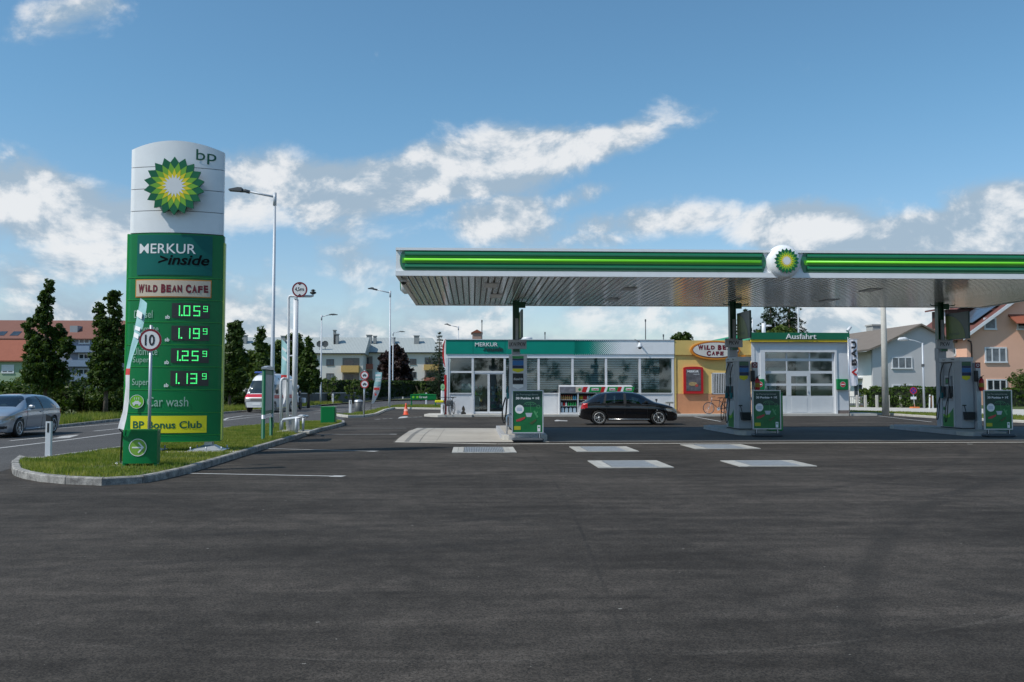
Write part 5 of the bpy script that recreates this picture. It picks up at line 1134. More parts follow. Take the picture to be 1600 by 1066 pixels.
# glazing
muls = [701, 738.5, 788.5, 841.6, 894.6, 947, 999.8, 1051.5]
for px in muls: mb = MB(); x = sx_(px); mb.box((x-.065, FY-.03, zw0), (x+.065, FY+.10, zwt-.002)); obj('mullion', mb, wpaint, shop, w=True)
mb = MB(); mb.box((bx0, FY-.06, zw0), (sx_(700), FY+.3, zwt-.002)); obj('corner_post', mb, wpaint, shop, w=True)
for a, b in zip(muls, muls[1:]):
    x0, x1 = sx_(a)+.067, sx_(b)-.067; door = a == 738.5
    if not door:
        mb = MB(); mb.box((x0, FY+.0, zw0), (x1, FY+.14, zs-.03)); obj('parapet_panel', mb, mat('parapet_white', (.66, .67, .69), .5, var=.08), shop, w=True)
        mb = MB(); mb.box((x0, FY-.05, zs-.03), (x1, FY+.14, zs+.02)); obj('sill', mb, wpaint, shop, w=True)
    zt_ = sz_(581.6)
    if a in (701, 738.5): mb = MB(); mb.box((x0, FY+.0, zt_-.05), (x1, FY+.10, zt_+.06)); obj('transom', mb, wpaint, shop, w=True)
    if door:
        mb = MB(); mb.box((x0, FY+.05, zt_+.062), (x1, FY+.062, zwt)); obj('pane', mb, pglass, shop, w=True)
        xm = (x0+x1)/2
        for xa, xb in ((x0, xm-.004), (xm+.004, x1)):
            mb = MB(); f = .06
            for c in (((xa, zw0+.02), (xa+f, zt_-.055)), ((xb-f, zw0+.02), (xb, zt_-.055)), ((xa+f, zw0+.02), (xb-f, zw0+.14)), ((xa+f, zt_-.12), (xb-f, zt_-.055))): mb.box((c[0][0], FY+.02, c[0][1]), (c[1][0], FY+.07, c[1][1]))
            o = obj('sliding_door', mb, wpaint, shop, w=True); mb = MB(); mb.box((xa+f, FY+.04, zw0+.14), (xb-f, FY+.05, zt_-.12)); obj('pane', mb, pglass, o, w=True)
    elif a == 701:
        mb = MB(); mb.box((x0, FY+.05, zt_+.062), (x1, FY+.062, zwt)); obj('pane', mb, pglass, shop, w=True)
        mb = MB(); mb.box((x0, FY+.05, zs+.022), (x1, FY+.062, zt_-.052)); obj('pane', mb, pglass, shop, w=True)
    else:
        mb = MB(); mb.box((x0, FY+.05, zs+.022), (x1, FY+.062, zwt)); obj('pane', mb, pglass, shop, w=True)
        if a > 780:
            mb = MB(); z = zwt-.06
            xe = x1-.02 if a < 999 else x0+(x1-x0)*.62
            while z > zs+.22: mb.add([(x0+.02, FY+.13, z), (xe, FY+.13, z), (xe, FY+.15, z+.085), (x0+.02, FY+.15, z+.085)], [(0, 1, 2, 3)]); z -= .135
            mb.box((x0+.02, FY+.30, zs+.05), (xe, FY+.31, zwt-.06), 1); obj('blind', mb, (mat('blind_grey', (.62, .70, .70), .6), mat('blind_back', (.10, .11, .11), .6)), shop, w=True, kind='stuff')
# left side glazing
for k in range(3):
    y0, y1 = FY+.35+1.4*k, FY+1.65+1.4*k; mb = MB(); mb.box((bx0+.05, y0, zw0), (bx0+.12, y0+.08, zwt)); obj('mullion', mb, wpaint, shop, w=True); mb = MB(); mb.box((bx0+.08, y0+.08, zw0+.3), (bx0+.09, y1+.1, zwt)); obj('pane', mb, pglass, shop, w=True)
# interior goods: shelves read through the glass
sh = mat('shelf_brown', (.11, .075, .055), .6, var=.4, vs=4); rr = random.Random(8)
for k in range(7):
    x = bx0+.9+k*1.8; mb = MB(); mb.box((x, FY+3.6, .14), (x+1.3, FY+4.1, 1.75)); o = obj('shelf', mb, dgrey, shop, w=True)
    mb = MB()
    for z in (.4, .8, 1.2, 1.6):
        xx = x+.03
        while xx < x+1.2: w = rr.uniform(.06, .16); mb.box((xx, FY+3.45, z), (xx+w*.9, FY+3.59, z+rr.uniform(.12, .26)), rr.randrange(5)); xx += w
    obj('goods', mb, (sh, red, mat('goods_yellow', (.5, .35, .05), .5), bgreen, txtw), o, w=True, kind='stuff')
mb = MB(); mb.box((bx0+.7, FY+1.0, .14), (bx0+2.0, FY+1.6, 1.15)); mb.box((bx0+.9, FY+1.0, 1.2), (bx0+1.6, FY+1.05, 1.9), 1); obj('counter', mb, (pgrey2, mat('pale_poster', (.45, .5, .48), .5)), shop, w=True)
mb = MB(); mb.box((bx0+3, FY+2.4, zwt-.5), (bx0+4.5, FY+2.45, zwt-.1)); obj('warning_light', mb, sh, shop, w=True)
# roof gear
for px, py, r in ((824, 529.5, .18),): c_ = B(px, py, 3); t = thing('roof_vent', 'small pale round vent on the shop roof behind the lane sign', 'vent', (c_.x, FY+3, zf1-.2)); mb = MB(); mb.lathe([(.2, 0), (.2, .35), (.32, .38), (.32, .5), (.1, .56)], n=14); obj('cowl', mb, wpaint, t)
for (px, py, lb) in ((851.5, 519, 'thin short aerial on the shop roof between canopy column and dotted fascia'), (1008.5, 499, 'taller thin aerial rising from the shop roof above the dome camera'), (1036.5, 522.5, 'short thin aerial at the right end of the shop roof'), (753, 500, 'thin mast with small boxes above the teal fascia')):
    c_ = B(px, py, 3.2); t = thing('aerial', lb, 'aerial', (c_.x, FY+3.2, zf1-.2)); mb = MB(); mb.tube([(0, 0, 0), (0, 0, c_.z-zf1+.2)], .03, 6); mb.box((-.04, -.04, c_.z-zf1+.05), (.04, .04, c_.z-zf1+.2)); obj('rod', mb, dgrey, t)
# dome camera on fascia
c_ = B(999.8, 540.5, -.45); t = thing('dome_camera', 'white dome security camera on a bracket below the shop roof edge', 'security camera', (c_.x, FY-.45, c_.z))
mb = MB(); mb.lathe([(.05, .2), (.09, .17), (.11, .05), (.15, -.02), (.16, -.1)], n=16); obj('housing', mb, wpaint, t); mb = MB(); mb.lathe([(.10, -.1), (.09, -.17), (.02, -.2)], n=14); obj('dome', mb, dark, t)
mb = MB(); mb.tube([(0, 0, .18), (-.03, .02, .27), (-.04, .36, .27)], .03, 8); mb.tube([(-.25, .3, .40), (0, .05, .24)], .018, 6); obj('arm', mb, dgrey, t)
# ---------------------------------------------------------------- cafe part
ox0, ox1 = sx_(1053.8), sx_(1176); ochre = mat('ochre_render', (.80, .53, .17), .75, var=.06, vs=3); ochre2 = mat('ochre_fascia', (.66, .47, .15), .5, var=.05); terra = mat('terracotta_render', (.58, .26, .13), .75, var=.08, vs=3)
caf = thing('cafe_building', 'ochre cafe wing with terracotta base between the shop and the car wash', 'building', ((ox0+ox1)/2, FY, 0))
zt2 = sz_(554.5); zb2 = sz_(615.3)
wx0_, wx1_, wz0_, wz1_ = sx_(1112), sx_(1134), sz_(616), sz_(582.5)
mb = MB(); y0 = FY+.02
for a, b in (((ox0, zb2), (wx0_, zt2)), ((wx1_, zb2), (ox1, zt2)), ((wx0_, wz1_), (wx1_, zt2)), ): mb.box((a[0], y0, a[1]), (b[0], y0+.25, b[1]))
mb.box((wx0_, y0, zb2), (wx1_, y0+.25, wz0_+.0)) if wz0_ > zb2 else None
mb.box((ox0, y0+.25, zb2), (ox0+.2, FY+D, zt2)); mb.box((ox0+.2, FY+D-.2, .1), (ox1, FY+D, zt2)); obj('wall', mb, ochre, caf, w=True)
mb = MB(); mb.box((ox0, FY+.01, .10), (ox1, FY+.25, zb2-.002)); obj('base_wall', mb, terra, caf, w=True)
mb = MB(); n_ = 4
for k in range(n_): xa, xb = ox0+(ox1-ox0-.05)*k/n_, ox0+(ox1-ox0-.05)*(k+1)/n_; mb = MB(); mb.box((xa+.004, FY-.08, zt2+.002), (xb-.004, FY+.3, zf1)); obj('fascia_panel', mb, ochre2, caf, w=True)
mb = MB(); mb.box((ox0, FY+.3, zf1-.2), (ox1, FY+D, zf1-.14)); obj('roof', mb, galv, caf, w=True)
mb = MB(); mb.box((ox0+.0, FY-.03, .12), (ox0+.10, FY+.01, zt2)); obj('corner_trim', mb, ochre2, caf, w=True)
mb = MB(); f = .05
for c in (((wx0_, wz0_), (wx0_+f, wz1_)), ((wx1_-f, wz0_), (wx1_, wz1_)), ((wx0_, wz1_-f), (wx1_, wz1_)), ((wx0_, wz0_), (wx1_, wz0_+f))): mb.box((c[0][0], FY-.01, c[0][1]), (c[1][0], FY+.1, c[1][1]))
wo_ = obj('window', mb, wpaint, caf, w=True)
mb = MB(); mb.box((wx0_+f, FY+.05, wz0_+f), (wx1_-f, FY+.06, wz1_-f)); obj('pane', mb, pglass, wo_, w=True)
k = wx0_+f+.03
while k < wx1_-f: mb = MB(); mb.box((k, FY-.03, wz0_+f), (k+.03, FY+0, wz1_-f)); obj('window_bar', mb, wpaint, wo_, w=True); k += .10
mb = MB(); mb.box((wx0_, FY+1.5, .5), (wx1_+.5, FY+1.6, 2.8)); obj('inner_wall', mb, dgrey, caf, w=True)
# oval sign
c_ = B(1118.5, 547.3, -.3); rx, rz = 39.8*FY/1400, 14.8*FY/1400
t = thing('oval_sign', 'big oval cafe sign with maroon capitals and orange rim on ochre wall', 'sign', (c_.x, FY-.2, c_.z))
mb = MB(); disc(mb, 0, 0, 0, rx, 0, 48, rz, .12); o = obj('orange_rim', mb, orange, t)
mb = MB(); disc(mb, .02, .02, -.015, rx*.93, 0, 48, rz*.84, .01); obj('maroon_rim', mb, txtm, t)
mb = MB(); disc(mb, .02, .02, -.022, rx*.905, 0, 48, rz*.78, .006); obj('sign_face', mb, mat('oval_face', (.70, .66, .60), .4), t)
q = lambda px, py: (B(px, py).x-c_.x, B(px, py).z-c_.z)
mb = MB(); a_ = q(1088.5, 547.5); b_ = q(1148, 540); jitter_text(mb, 'WiLD BEAN', a_[0], b_[0], a_[1], b_[1]+.02, -.028, bold=.07, seed=4); a_ = q(1102, 556.5); b_ = q(1129.5, 548.5); jitter_text(mb, 'CAFE', a_[0], b_[0], a_[1], b_[1], -.028, bold=.07, seed=5); obj('lettering', mb, txtm, t)
mb = MB(); a_ = q(1157, 563); b_ = q(1166, 555); mb.prism([(a_[0], a_[1]), (b_[0], a_[1]), (b_[0]-.12, b_[1]), (a_[0], b_[1]-.05)], .0, .06); obj('orange_tip', mb, orange, t)
# red poster case
a, b = B(1067.8, 615.2), B(1097.8, 573); t = thing('poster_case', 'red framed poster case on the ochre cafe wall', 'poster', ((a.x+b.x)/2, FY-.14, a.z))
mb = MB(); w = (b.x-a.x)/2; h = b.z-a.z; pts = [(-w, 0), (w, 0), (w, h*.95)]+[(w*math.cos(R(k*18)), h*.95+h*.05*math.sin(R(k*18))) for k in range(1, 10)]+[(-w, h*.95)]
mb.prism(pts, 0, .155); o = obj('case', mb, red, t); mb = MB(); mb.box((-w*.76, -.012, h*.10), (w*.74, -.002, h*.90)); p_ = obj('poster', mb, mat('poster_picture', (.13, .12, .13), .35, var=.7, vs=3), o)
mb = MB(); text(mb, 'MERKUR', -w*.62, w*.55, h*.78, h*.86, -.016, bold=.04); text(mb, 'inside', 0, w*.6, h*.70, h*.745, -.016, shear=.2); obj('lettering', mb, txtw, p_)
mb = MB(); disc(mb, -.05, h*.36, -.016, .25, 0, 16, .12); obj('food_print', mb, mat('food', (.42, .30, .14), .5, var=.5, vs=9), p_); mb = MB(); disc(mb, .18, h*.3, -.019, .1, 0, 12, .08); obj('food_print', mb, mat('food2', (.45, .07, .05), .5), p_)
# ---------------------------------------------------------------- car wash hall
GY = 52.2
def Q(px, py, d=0.): return P(px, py, GY+d)
gx0, gx1 = Q(1176.3, 600).x, Q(1326, 600).x; gz = lambda py: Q(1250, py).z; gx = lambda px: Q(px, 600).x
hall = thing('car_wash_hall', 'white car wash hall with glazed sectional door under a green fascia', 'building', ((gx0+gx1)/2, GY, 0))
dx0, dx1, dz1 = gx(1195.5), gx(1304.7), gz(550.5); wallm = mat('hall_panel', (.62, .64, .67), .4, var=.05)
for a, b in (((gx0, .1), (dx0-.0, gz(534.7))), ((dx1, .1), (gx1, gz(534.7))), ((dx0, dz1), (dx1, gz(534.7)))): mb = MB(); mb.box((a[0], GY, a[1]), (b[0], GY+.25, b[1])); obj('wall_panel', mb, wallm, hall, w=True)
mb = MB(); mb.box((dx1, GY-.004, .1), (gx1-.01, GY-.001, .1+.22)); obj('plinth', mb, mat('brown_plinth', (.16, .13, .12), .7), hall, w=True)
mb = MB(); mb.box((gx0, GY+.25, .1), (gx0+.2, GY+14, gz(534.7))); mb.box((gx1-.2, GY+.25, .1), (gx1, GY+14, gz(534.7))); mb.box((gx0+.2, GY+13.8, .1), (gx1-.2, GY+14, 1.0)); mb.box((gx0, GY+.05, gz(531)), (gx1, GY+14, gz(531)+.1)); obj('wall', mb, white, hall, w=True)
mb = MB(); mb.box((gx0+.2, GY+13.8, 3.2), (gx1-.2, GY+14, 4.2))
for k in range(5): x = gx0+.2+(gx1-gx0-.4)*k/4; mb.box((x-.1, GY+13.8, 1), (x+.1, GY+14, 3.2))
obj('rear_frame', mb, white, hall, w=True)
tgx0 = gx(1172)
mb = MB(); mb.box((tgx0, GY-.25, gz(531)), (gx1+.0, GY-.05, gz(520.3))); fg = obj('fascia', mb, mat('hall_green', (.0, .13, .06), .35, var=.05), hall, w=True)
mb = MB(); mb.box((tgx0, GY-.05, gz(531)), (tgx0+.15, GY+14, gz(520.3))); mb.box((gx1-.15, GY-.05, gz(531)), (gx1, GY+14, gz(520.3))); obj('side_fascia', mb, mat('hall_side_green', (.02, .32, .18), .35), hall, w=True)
mb = MB(); mb.box((tgx0+.02, GY-.22, gz(534.7)), (gx1, GY-.04, gz(531)-.002)); obj('yellow_band', mb, mat('band_yellow', (.62, .42, .01), .4), hall, w=True)
mb = MB(); mb.box((gx(1174.5), GY-.03, .1), (gx(1179.5), GY-.002, gz(534.7))); obj('corner_post', mb, wpaint, hall, w=True)
mb = MB(); text(mb, 'Ausfahrt', gx(1226.5), gx(1274), gz(530.3), gz(522), GY-.285, bold=.005, th=.03); obj('lettering', mb, txtw, fg, w=True)
# door surround, sectional door
for c in (((dx0-.28, .12), (dx0, dz1+.28)), ((dx1, .12), (dx1+.12, dz1+.28)), ((dx0, dz1), (dx1, dz1+.28))): mb = MB(); mb.box((c[0][0], GY-.06, c[0][1]), (c[1][0], GY-.002, c[1][1])); obj('door_surround', mb, wpaint, hall, w=True)
dm = mat('door_frame_white', (.60, .62, .64), .4, var=.04)
rowz = [(550.5, 560.3), (564.2, 579.8), (583.8, 599.4), (603, 618.4)]; colx = [(1196, 1229.8), (1231.6, 1265.7), (1267.7, 1302)]
yd = GY+.12
mb = MB(); zb_ = gz(618.4)
mb.box((dx0, yd, .13), (dx1, yd+.05, zb_-.01)); 
for k, (a, b) in enumerate(zip([gz(t_[1]) for t_ in rowz[:-1]], [gz(t_[0]) for t_ in rowz[1:]])): mb.box((dx0, yd, b), (dx1, yd+.05, a))
zz1, zz0 = dz1, zb_-.01
prev = dx0
for (a, b) in colx: mb.box((prev, yd+.001, zz0), (gx(a), yd+.051, zz1)); prev = gx(b)
mb.box((prev, yd+.001, zz0), (dx1, yd+.051, zz1))
for xa, xb in ((1231.6, 1237.4), (1262, 1265.7)): mb.box((gx(xa), yd-.002, zb_), (gx(xb), yd+.048, gz(583.8)))
mb.box((gx(1237.4), yd-.002, gz(588)), (gx(1262), yd+.048, gz(583.8)))
dr = obj('sectional_door', mb, dm, hall, w=True)
for ri, (za, zb3) in enumerate(rowz):
    for ci, (a, b) in enumerate(colx): mb = MB(); mb.box((gx(a)+.01, yd+.02, gz(zb3)), (gx(b)-.01, yd+.03, gz(za))); obj('pane', mb, pglass, dr, w=True)
for xa, xb in ((1199, 1229), (1237.4, 1262), (1268, 1301)):
    for q in range(1): mb = MB(); mb.rbox((gx(xa), yd-.012, .2), (gx(xb), yd-.001, zb_-.12), .005); obj('door_panel', mb, dm, dr, w=True)
mb = MB(); mb.box((gx(1262.5), yd-.05, gz(613)), (gx(1264), yd-.0, gz(610))); obj('handle', mb, alu, dr, w=True)
# inside of the hall: wash portal
t = thing('wash_portal', 'car wash portal standing dark inside the hall behind the glazed door', 'machine', ((gx0+gx1)/2, GY+6, .1))
mb = MB(); mb.box((-1.9, 0, 0), (-1.5, .8, 2.9)); mb.box((1.5, 0, 0), (1.9, .8, 2.9)); mb.box((-1.9, 0, 2.9), (1.9, .8, 3.3)); obj('frame', mb, dgrey, t); mb = MB(); mb.lathe([(.35, 0), (.42, .5), (.35, 1.8)], (-1.1, .4, .2), 14); mb.lathe([(.35, 0), (.42, .5), (.35, 1.8)], (1.1, .4, .2), 14); obj('brush', mb, navy, t); mb = MB(); mb.box((-.6, -.05, 2.0), (.1, -.0, 2.4)); obj('panel', mb, pgrey2, t)
# no entry signs
for (xa, xb, lb) in ((1179.8, 1194.8, 'green box with round no entry sign left of the car wash door'), (1308.2, 1325.2, 'green box with round no entry sign right of the car wash door')):
    a, b = Q(xa, 609.3, -.2), Q(xb, 592.3, -.2); t = thing('no_entry_sign', lb, 'traffic sign', ((a.x+b.x)/2, GY-.15, a.z), 0, 'no entry signs at the car wash door'); w, h = (b.x-a.x)/2, b.z-a.z
    mb = MB(); mb.rbox((-w, -.08, 0), (w, .148, h), .03); o = obj('box', mb, tgreen, t)
    mb = MB(); disc(mb, 0, h/2, -.085, .165); r_ = obj('white_rim', mb, txtw, o); 
    mb = MB(); disc(mb, 0, h/2, -.089, .15); mb.box((-.11, -.093, h/2-.03), (.11, -.0895, h/2+.03), 1); obj('red_disc', mb, (red, txtw), o)
# floodlight on hall corner, mast and vent on hall roof
c_ = Q(1326, 516, -.1); t = thing('floodlight', 'white floodlight on the right roof corner of the car wash hall', 'floodlight', (c_.x, GY-.1, gz(520.3)))
mb = MB(); mb.tube([(0, 0, 0), (0, 0, .18)], .03, 6); obj('bracket', mb, dgrey, t); mb = MB(); mb.tube([(-.10, -.05, .10), (.16, .1, .36)], .09, 8); obj('head', mb, wpaint, t)
c_ = Q(1247.5, 505, 3); t = thing('roof_mast', 'tall white mast on the car wash roof in front of the firs', 'mast', (c_.x, GY+3, gz(522))); mb = MB(); mb.tube([(0, 0, 0), (0, 0, 3.4)], .05, 8); obj('pole', mb, wpaint, t)
c_ = Q(1193, 505, 3); t = thing('roof_vent', 'white T shaped vent pipe on the left of the car wash roof', 'vent', (c_.x, GY+3, gz(522))); mb = MB(); mb.tube([(0, 0, 0), (0, 0, .85)], .12, 10); mb.tube([(.08, 0, .7), (.5, 0, .7)], .05, 8); obj('pipe', mb, wpaint, t)
c_ = Q(1176, 508, 3); t = thing('aerial', 'thin white aerial at the left corner of the car wash roof', 'aerial', (c_.x, GY+3, gz(522))); mb = MB(); mb.tube([(0, 0, 0), (0, 0, 1.1)], .03, 6); obj('rod', mb, wpaint, t)
# banner on pole
a, b = Q(1327.2, 603, -.4), Q(1339.3, 530.8, -.4); t = thing('vertical_banner', 'tall white banner with black letters and a red angle beside the hall', 'banner', (a.x, GY-.4, .1))
mb = MB(); mb.tube([(a.x-.03, GY-.4, -.05), (a.x-.03, GY-.4, b.z+.15)], .03, 8); mb.tube([(a.x-.06, GY-.4, b.z+.03), (b.x+.12, GY-.4, b.z+.03)], .018, 6); obj('pole', mb, alu, t, w=True)
mb = MB(); nz_ = 14; w = b.x-a.x; h = b.z-a.z
for k in range(nz_):
    z0, z1 = a.z+h*k/nz_, a.z+h*(k+1)/nz_; f = lambda z, u: GY-.42+.03*math.sin(z*3+u*2); cut = .12 if k == 0 else 0
    for u in range(4): x0, x1 = a.x+w*u/4, a.x+w*(u+1)/4; mb.add([(x0, f(z0, u), z0), (x1, f(z0, u+1), z0+(.1 if (k == 0 and u == 3) else 0)), (x1, f(z1, u+1), z1), (x0, f(z1, u), z1)], [(0, 1, 2, 3)], 0, True)
o = obj('cloth', mb, mat('banner_white', (.75, .74, .80), .7, var=.05), t, w=True)
def rot_text(mb, s, xc, w, z0, z1, y, bold=.05):
    t2 = MB(); text(t2, s, 0, z1-z0, 0, w, 0, bold=bold); mb.add([(xc+w/2-v[2], y, z0+v[0]) for v in t2.v], [tuple((i) for i in f) for f in t2.f])
mb = MB(); yb = GY-.475; xc = (a.x+b.x)/2+.02; zz = lambda py: Q(1333, py, -.4).z
rot_text(mb, 'B', xc, .30, zz(571.5), zz(560.5), yb); rot_text(mb, 'A', xc, .30, zz(559), zz(546), yb); rot_text(mb, 'U', xc, .30, zz(545), zz(533.5), yb); obj('lettering', mb, txtb, o, w=True)
mb = MB(); z0_, z1_ = zz(588), zz(575.5); zm = (z0_+z1_)/2
mb.add([(xc+.15, yb, z0_), (xc-.15, yb, zm-.04), (xc-.15, yb, zm+.04), (xc+.15, yb, z1_), (xc+.15, yb, z1_-.12), (xc-.03, yb, zm), (xc+.15, yb, z0_+.12)], [(0, 6, 5, 1), (1, 5, 2), (2, 5, 4, 3)]); obj('red_angle', mb, red, o, w=True)
# ---------------------------------------------------------------- things along the shop front
# oil display
a = B(874.5, 648, -.75); b = B(989, 613, -.75); z1 = B(900, 613, -.75).z; zc_ = B(900, 604.5, -.75).z
t = thing('display_rack', 'outdoor rack of oil and screen wash bottles under a striped awning', 'display rack', ((a.x+b.x)/2, FY-.75, .12))
mb = MB(); n_ = 4; W_ = b.x-a.x; y0, y1 = FY-.75, FY-.12
mb.box((a.x, y1-.03, .12), (b.x, y1, z1)); mb.box((a.x, y0, .12), (b.x, y1-.03, .22)); mb.box((a.x, y0, z1-.06), (b.x, y1-.03, z1))
xs_ = [a.x+W_*k/n_ for k in range(n_+1)]
for x in xs_: mb.box((x-.03, y0-.01, .12), (x+.03, y1-.03, z1-.061))
obj('cabinet', mb, pgrey2, t, w=True)
lv_ = [.22, .60, .96]
for k in range(n_):
    mb = MB()
    for z in lv_[1:]: mb.box((xs_[k]+.03, y0+.03, z-.02), (xs_[k+1]-.03, y1-.03, z))
    obj('shelf', mb, pgrey, t, w=True)
    mb = MB(); mb.box((xs_[k]+.03, y1-.06, .22), (xs_[k+1]-.03, y1-.031, z1-.06)); obj('back_panel', mb, dark, t, w=True)
tones = [mat('bottle_amber', (.55, .30, .10), .4), mat('bottle_blue', (.10, .38, .50), .3), bgreen, mat('bottle_white', (.65, .66, .66), .4), mat('canister_pale', (.36, .46, .54), .35), red, mat('bottle_yellow', (.65, .45, .03), .4)]
def bottle(x, z, m_, h=.25, w=.045, cap=None):
    mb = MB(); mb.lathe([(w, 0), (w, h*.62), (w*.45, h*.8), (w*.4, h)], (x, y0+.10, z), 8); o = obj('bottle', mb, m_); o.location = (0, 0, 0)
    for v in o.data.vertices: v.co.x -= x; v.co.y -= y0+.10; v.co.z -= z
    o.location = (x, y0+.10, z); return o
racks = 'bottles on the outdoor rack'
mt = {}
for k in range(2):
    for li, z in enumerate(lv_):
        n2 = 8 if li == 2 else (7 if li == 1 else 4); ww = xs_[k+1]-xs_[k]-.14
        for q in range(n2):
            x = xs_[k]+.07+ww*(q+.5)/n2
            if li == 0: key = 'can'; m_ = tones[4]; lb = 'pale blue canister on the bottom shelf of the rack, bay %s' % ('left', 'second', 'third', 'right')[k]
            elif li == 1:
                m_ = tones[2] if (q > 2 and k < 2) or k == 3 else tones[(3, 5, 3)[q % 3]]; lb = '%s bottle on the middle shelf of the rack' % ('green' if m_ is tones[2] else 'red' if m_ is tones[5] else 'white')
            else:
                m_ = (tones[1] if q > 5 else tones[0]) if k == 0 else tones[(6, 6, 5, 5, 3, 1, 6, 5)[q]]; lb = '%s bottle on the top shelf of the rack' % {tones[0]: 'amber', tones[1]: 'light blue', tones[6]: 'yellow', tones[5]: 'red', tones[3]: 'white'}[m_]
            key = (li == 0, m_.name)
            if key not in mt:
                if li == 0:
                    bb = MB(); bb.rbox((-.085, -.07, 0), (.085, .07, .27), .02); bb.tube([(0, 0, .27), (0, 0, .31)], .025, 8)
                else:
                    bb = MB(); bb.lathe([(.045, 0), (.048, .15), (.022, .2), (.02, .24)], (0, 0, 0), 10); bb.lathe([(.026, .225), (.026, .26)], (0, 0, 0), 8, mi=1)
                me = bpy.data.meshes.new('bottle'); me.from_pydata(bb.v, [], bb.f); me.materials.append(m_); me.materials.append(red if m_ is tones[0] else dark); me.polygons.foreach_set('material_index', bb.m); mt[key] = me
            o = bpy.data.objects.new('canister' if li == 0 else 'bottle', mt[key]); C.objects.link(o); o.location = (x, y0+.14, z); lb = '%s %s in the row on the %s shelf of the %s rack bay' % (('leftmost', 'second', 'third', 'fourth', 'fifth', 'sixth', 'seventh', 'eighth')[q], 'pale blue canister' if li == 0 else {'bottle_amber': 'amber bottle', 'bottle_blue': 'light blue bottle', 'bottle_yellow': 'yellow bottle', 'sign_red': 'red bottle', 'bottle_white': 'white bottle', 'bright_green': 'green bottle'}[m_.name], ('bottom', 'middle', 'top')[li], ('left', 'next')[k]); tag(o, lb, 'canister' if li == 0 else 'bottle', racks+(' bottom' if li == 0 else (' middle' if li == 1 else ' top'))+' shelf, '+('bay ' if 0 else '')+m_.name.replace('_', ' '))
# awning
mb = MB(); aw = [(0, .26, mat('awning_picture', (.20, .20, .23), .5, var=.5, vs=4)), (.26, .36, beige), (.36, .43, red), (.43, .47, txtw), (.47, .66, bgreen), (.66, .72, red), (.72, .76, txtw), (.76, .93, bgreen), (.93, .99, red), (.99, 1.03, txtw), (1.03, 1.2, bgreen)]
Wa = W_/1.2
for s0, s1, m_ in aw:
    mb = MB(); x0, x1 = a.x+Wa*s0, a.x+Wa*s1; sk = .10 if s0 > .3 else 0
    mb.prism([(x0, z1+.002), (x1, z1+.002), (x1+sk, zc_), (x0+sk, zc_)], y0-.06, y0+.02); o = obj('awning_panel', mb, m_, t, w=True)
    if m_ is bgreen:
        mb = MB(); mb.box((x0+.18, y0-.066, z1+.10), (x1-.08, y0-.0605, zc_-.07)); p_ = obj('name_plate', mb, txtw, o, w=True); mb = MB(); text(mb, 'Castrol', x0+.20, x1-.10, z1+.125, zc_-.10, y0-.070, bold=.03); obj('lettering', mb, red, p_, w=True)
    if m_ is beige: mb = MB(); star(mb, (x0+x1)/2+.05, (z1+zc_)/2, y0-.064, .09, .07); obj('emblem', mb, bgreen, o, w=True)
mb = MB(); mb.prism([(y0-.04, z1), (y1, z1), (y1, zc_+.1), (y0-.04, zc_)], a.x, a.x+W_, 'x'); obj('awning_top', mb, pgrey2, t, w=True)
# bollard, shelf, post
b = G(1064, 646, .12); t = thing('steel_bollard', 'stainless steel bollard with black knob before the terracotta wall', 'bollard', (b.x, b.y, .12)); mb = MB(); mb.lathe([(.13, 0), (.13, .68), (.08, .72)], n=16); obj('post', mb, alu, t); mb = MB(); mb.lathe([(.05, 0), (.08, .04), (.05, .09)], (.12, -.05, .55), 10); obj('knob', mb, dark, t)
a = B(1046, 628, -.3); t = thing('ash_shelf', 'small round grey shelf on a foot near the right end of the shop front', 'shelf', (a.x, FY-.3, .12)); mb = MB(); mb.box((-.22, -.12, a.z-.22), (.22, .12, a.z-.12)); obj('top', mb, mat('shelf_grey', (.25, .25, .22), .6), t); mb = MB(); mb.tube([(0, 0, 0), (0, 0, a.z-.22)], .03, 6); obj('stem', mb, dgrey, t)
a = B(1025, 624, -.4); t = thing('short_post', 'short dark post before the white shop parapet', 'post', (a.x, FY-.5, .12)); mb = MB(); mb.tube([(0, 0, 0), (0, 0, a.z-.12)], .03, 8); mb.box((-.06, -.04, a.z-.2), (.06, .04, a.z-.1)); obj('stem', mb, dark, t)
# left corner of the shop: red board, round headed stand, curved flag, brown cut-out
a, b = P(694.2, 646, 51.4), P(698, 586, 51.4); t = thing('red_panel', 'narrow bright red upright panel at the left shop corner', 'panel', (a.x, 51.4, .12)); mb = MB(); mb.rbox((0, 0, 0), (b.x-a.x, .25, b.z-.12), .02); obj('panel', mb, red, t)
a = P(691.8, 605, 51.3); t = thing('mascot_stand', 'pale stand with light green oval head beside the red panel', 'display stand', (a.x-.1, 51.2, .12)); mb = MB(); disc(mb, .1, a.z-.12, 0, .12, 0, 20, .19, .08); obj('head', mb, mat('pale_green', (.30, .62, .30), .4), t); mb = MB(); mb.rbox((.0, .02, 0), (.2, .12, a.z-.32), .03); obj('body', mb, txtw, t); mb = MB(); mb.box((.07, -.006, a.z-.16), (.09, -.001, a.z-.10)); mb.box((.12, -.006, a.z-.16), (.14, -.001, a.z-.10)); obj('face', mb, dark, t)
t = thing('curved_flag', 'red and white curved flag sticking out at the left shop corner', 'flag', (P(694, 650, 52.9).x, 52.9, .05)); mb = MB(); lp = [(695.5, 530), (692.5, 537), (691, 547), (691.2, 557), (693, 567), (695, 574)]; rp = [(697, 530), (696.8, 537), (696.6, 547), (696.6, 557), (696.8, 567), (697, 574)]
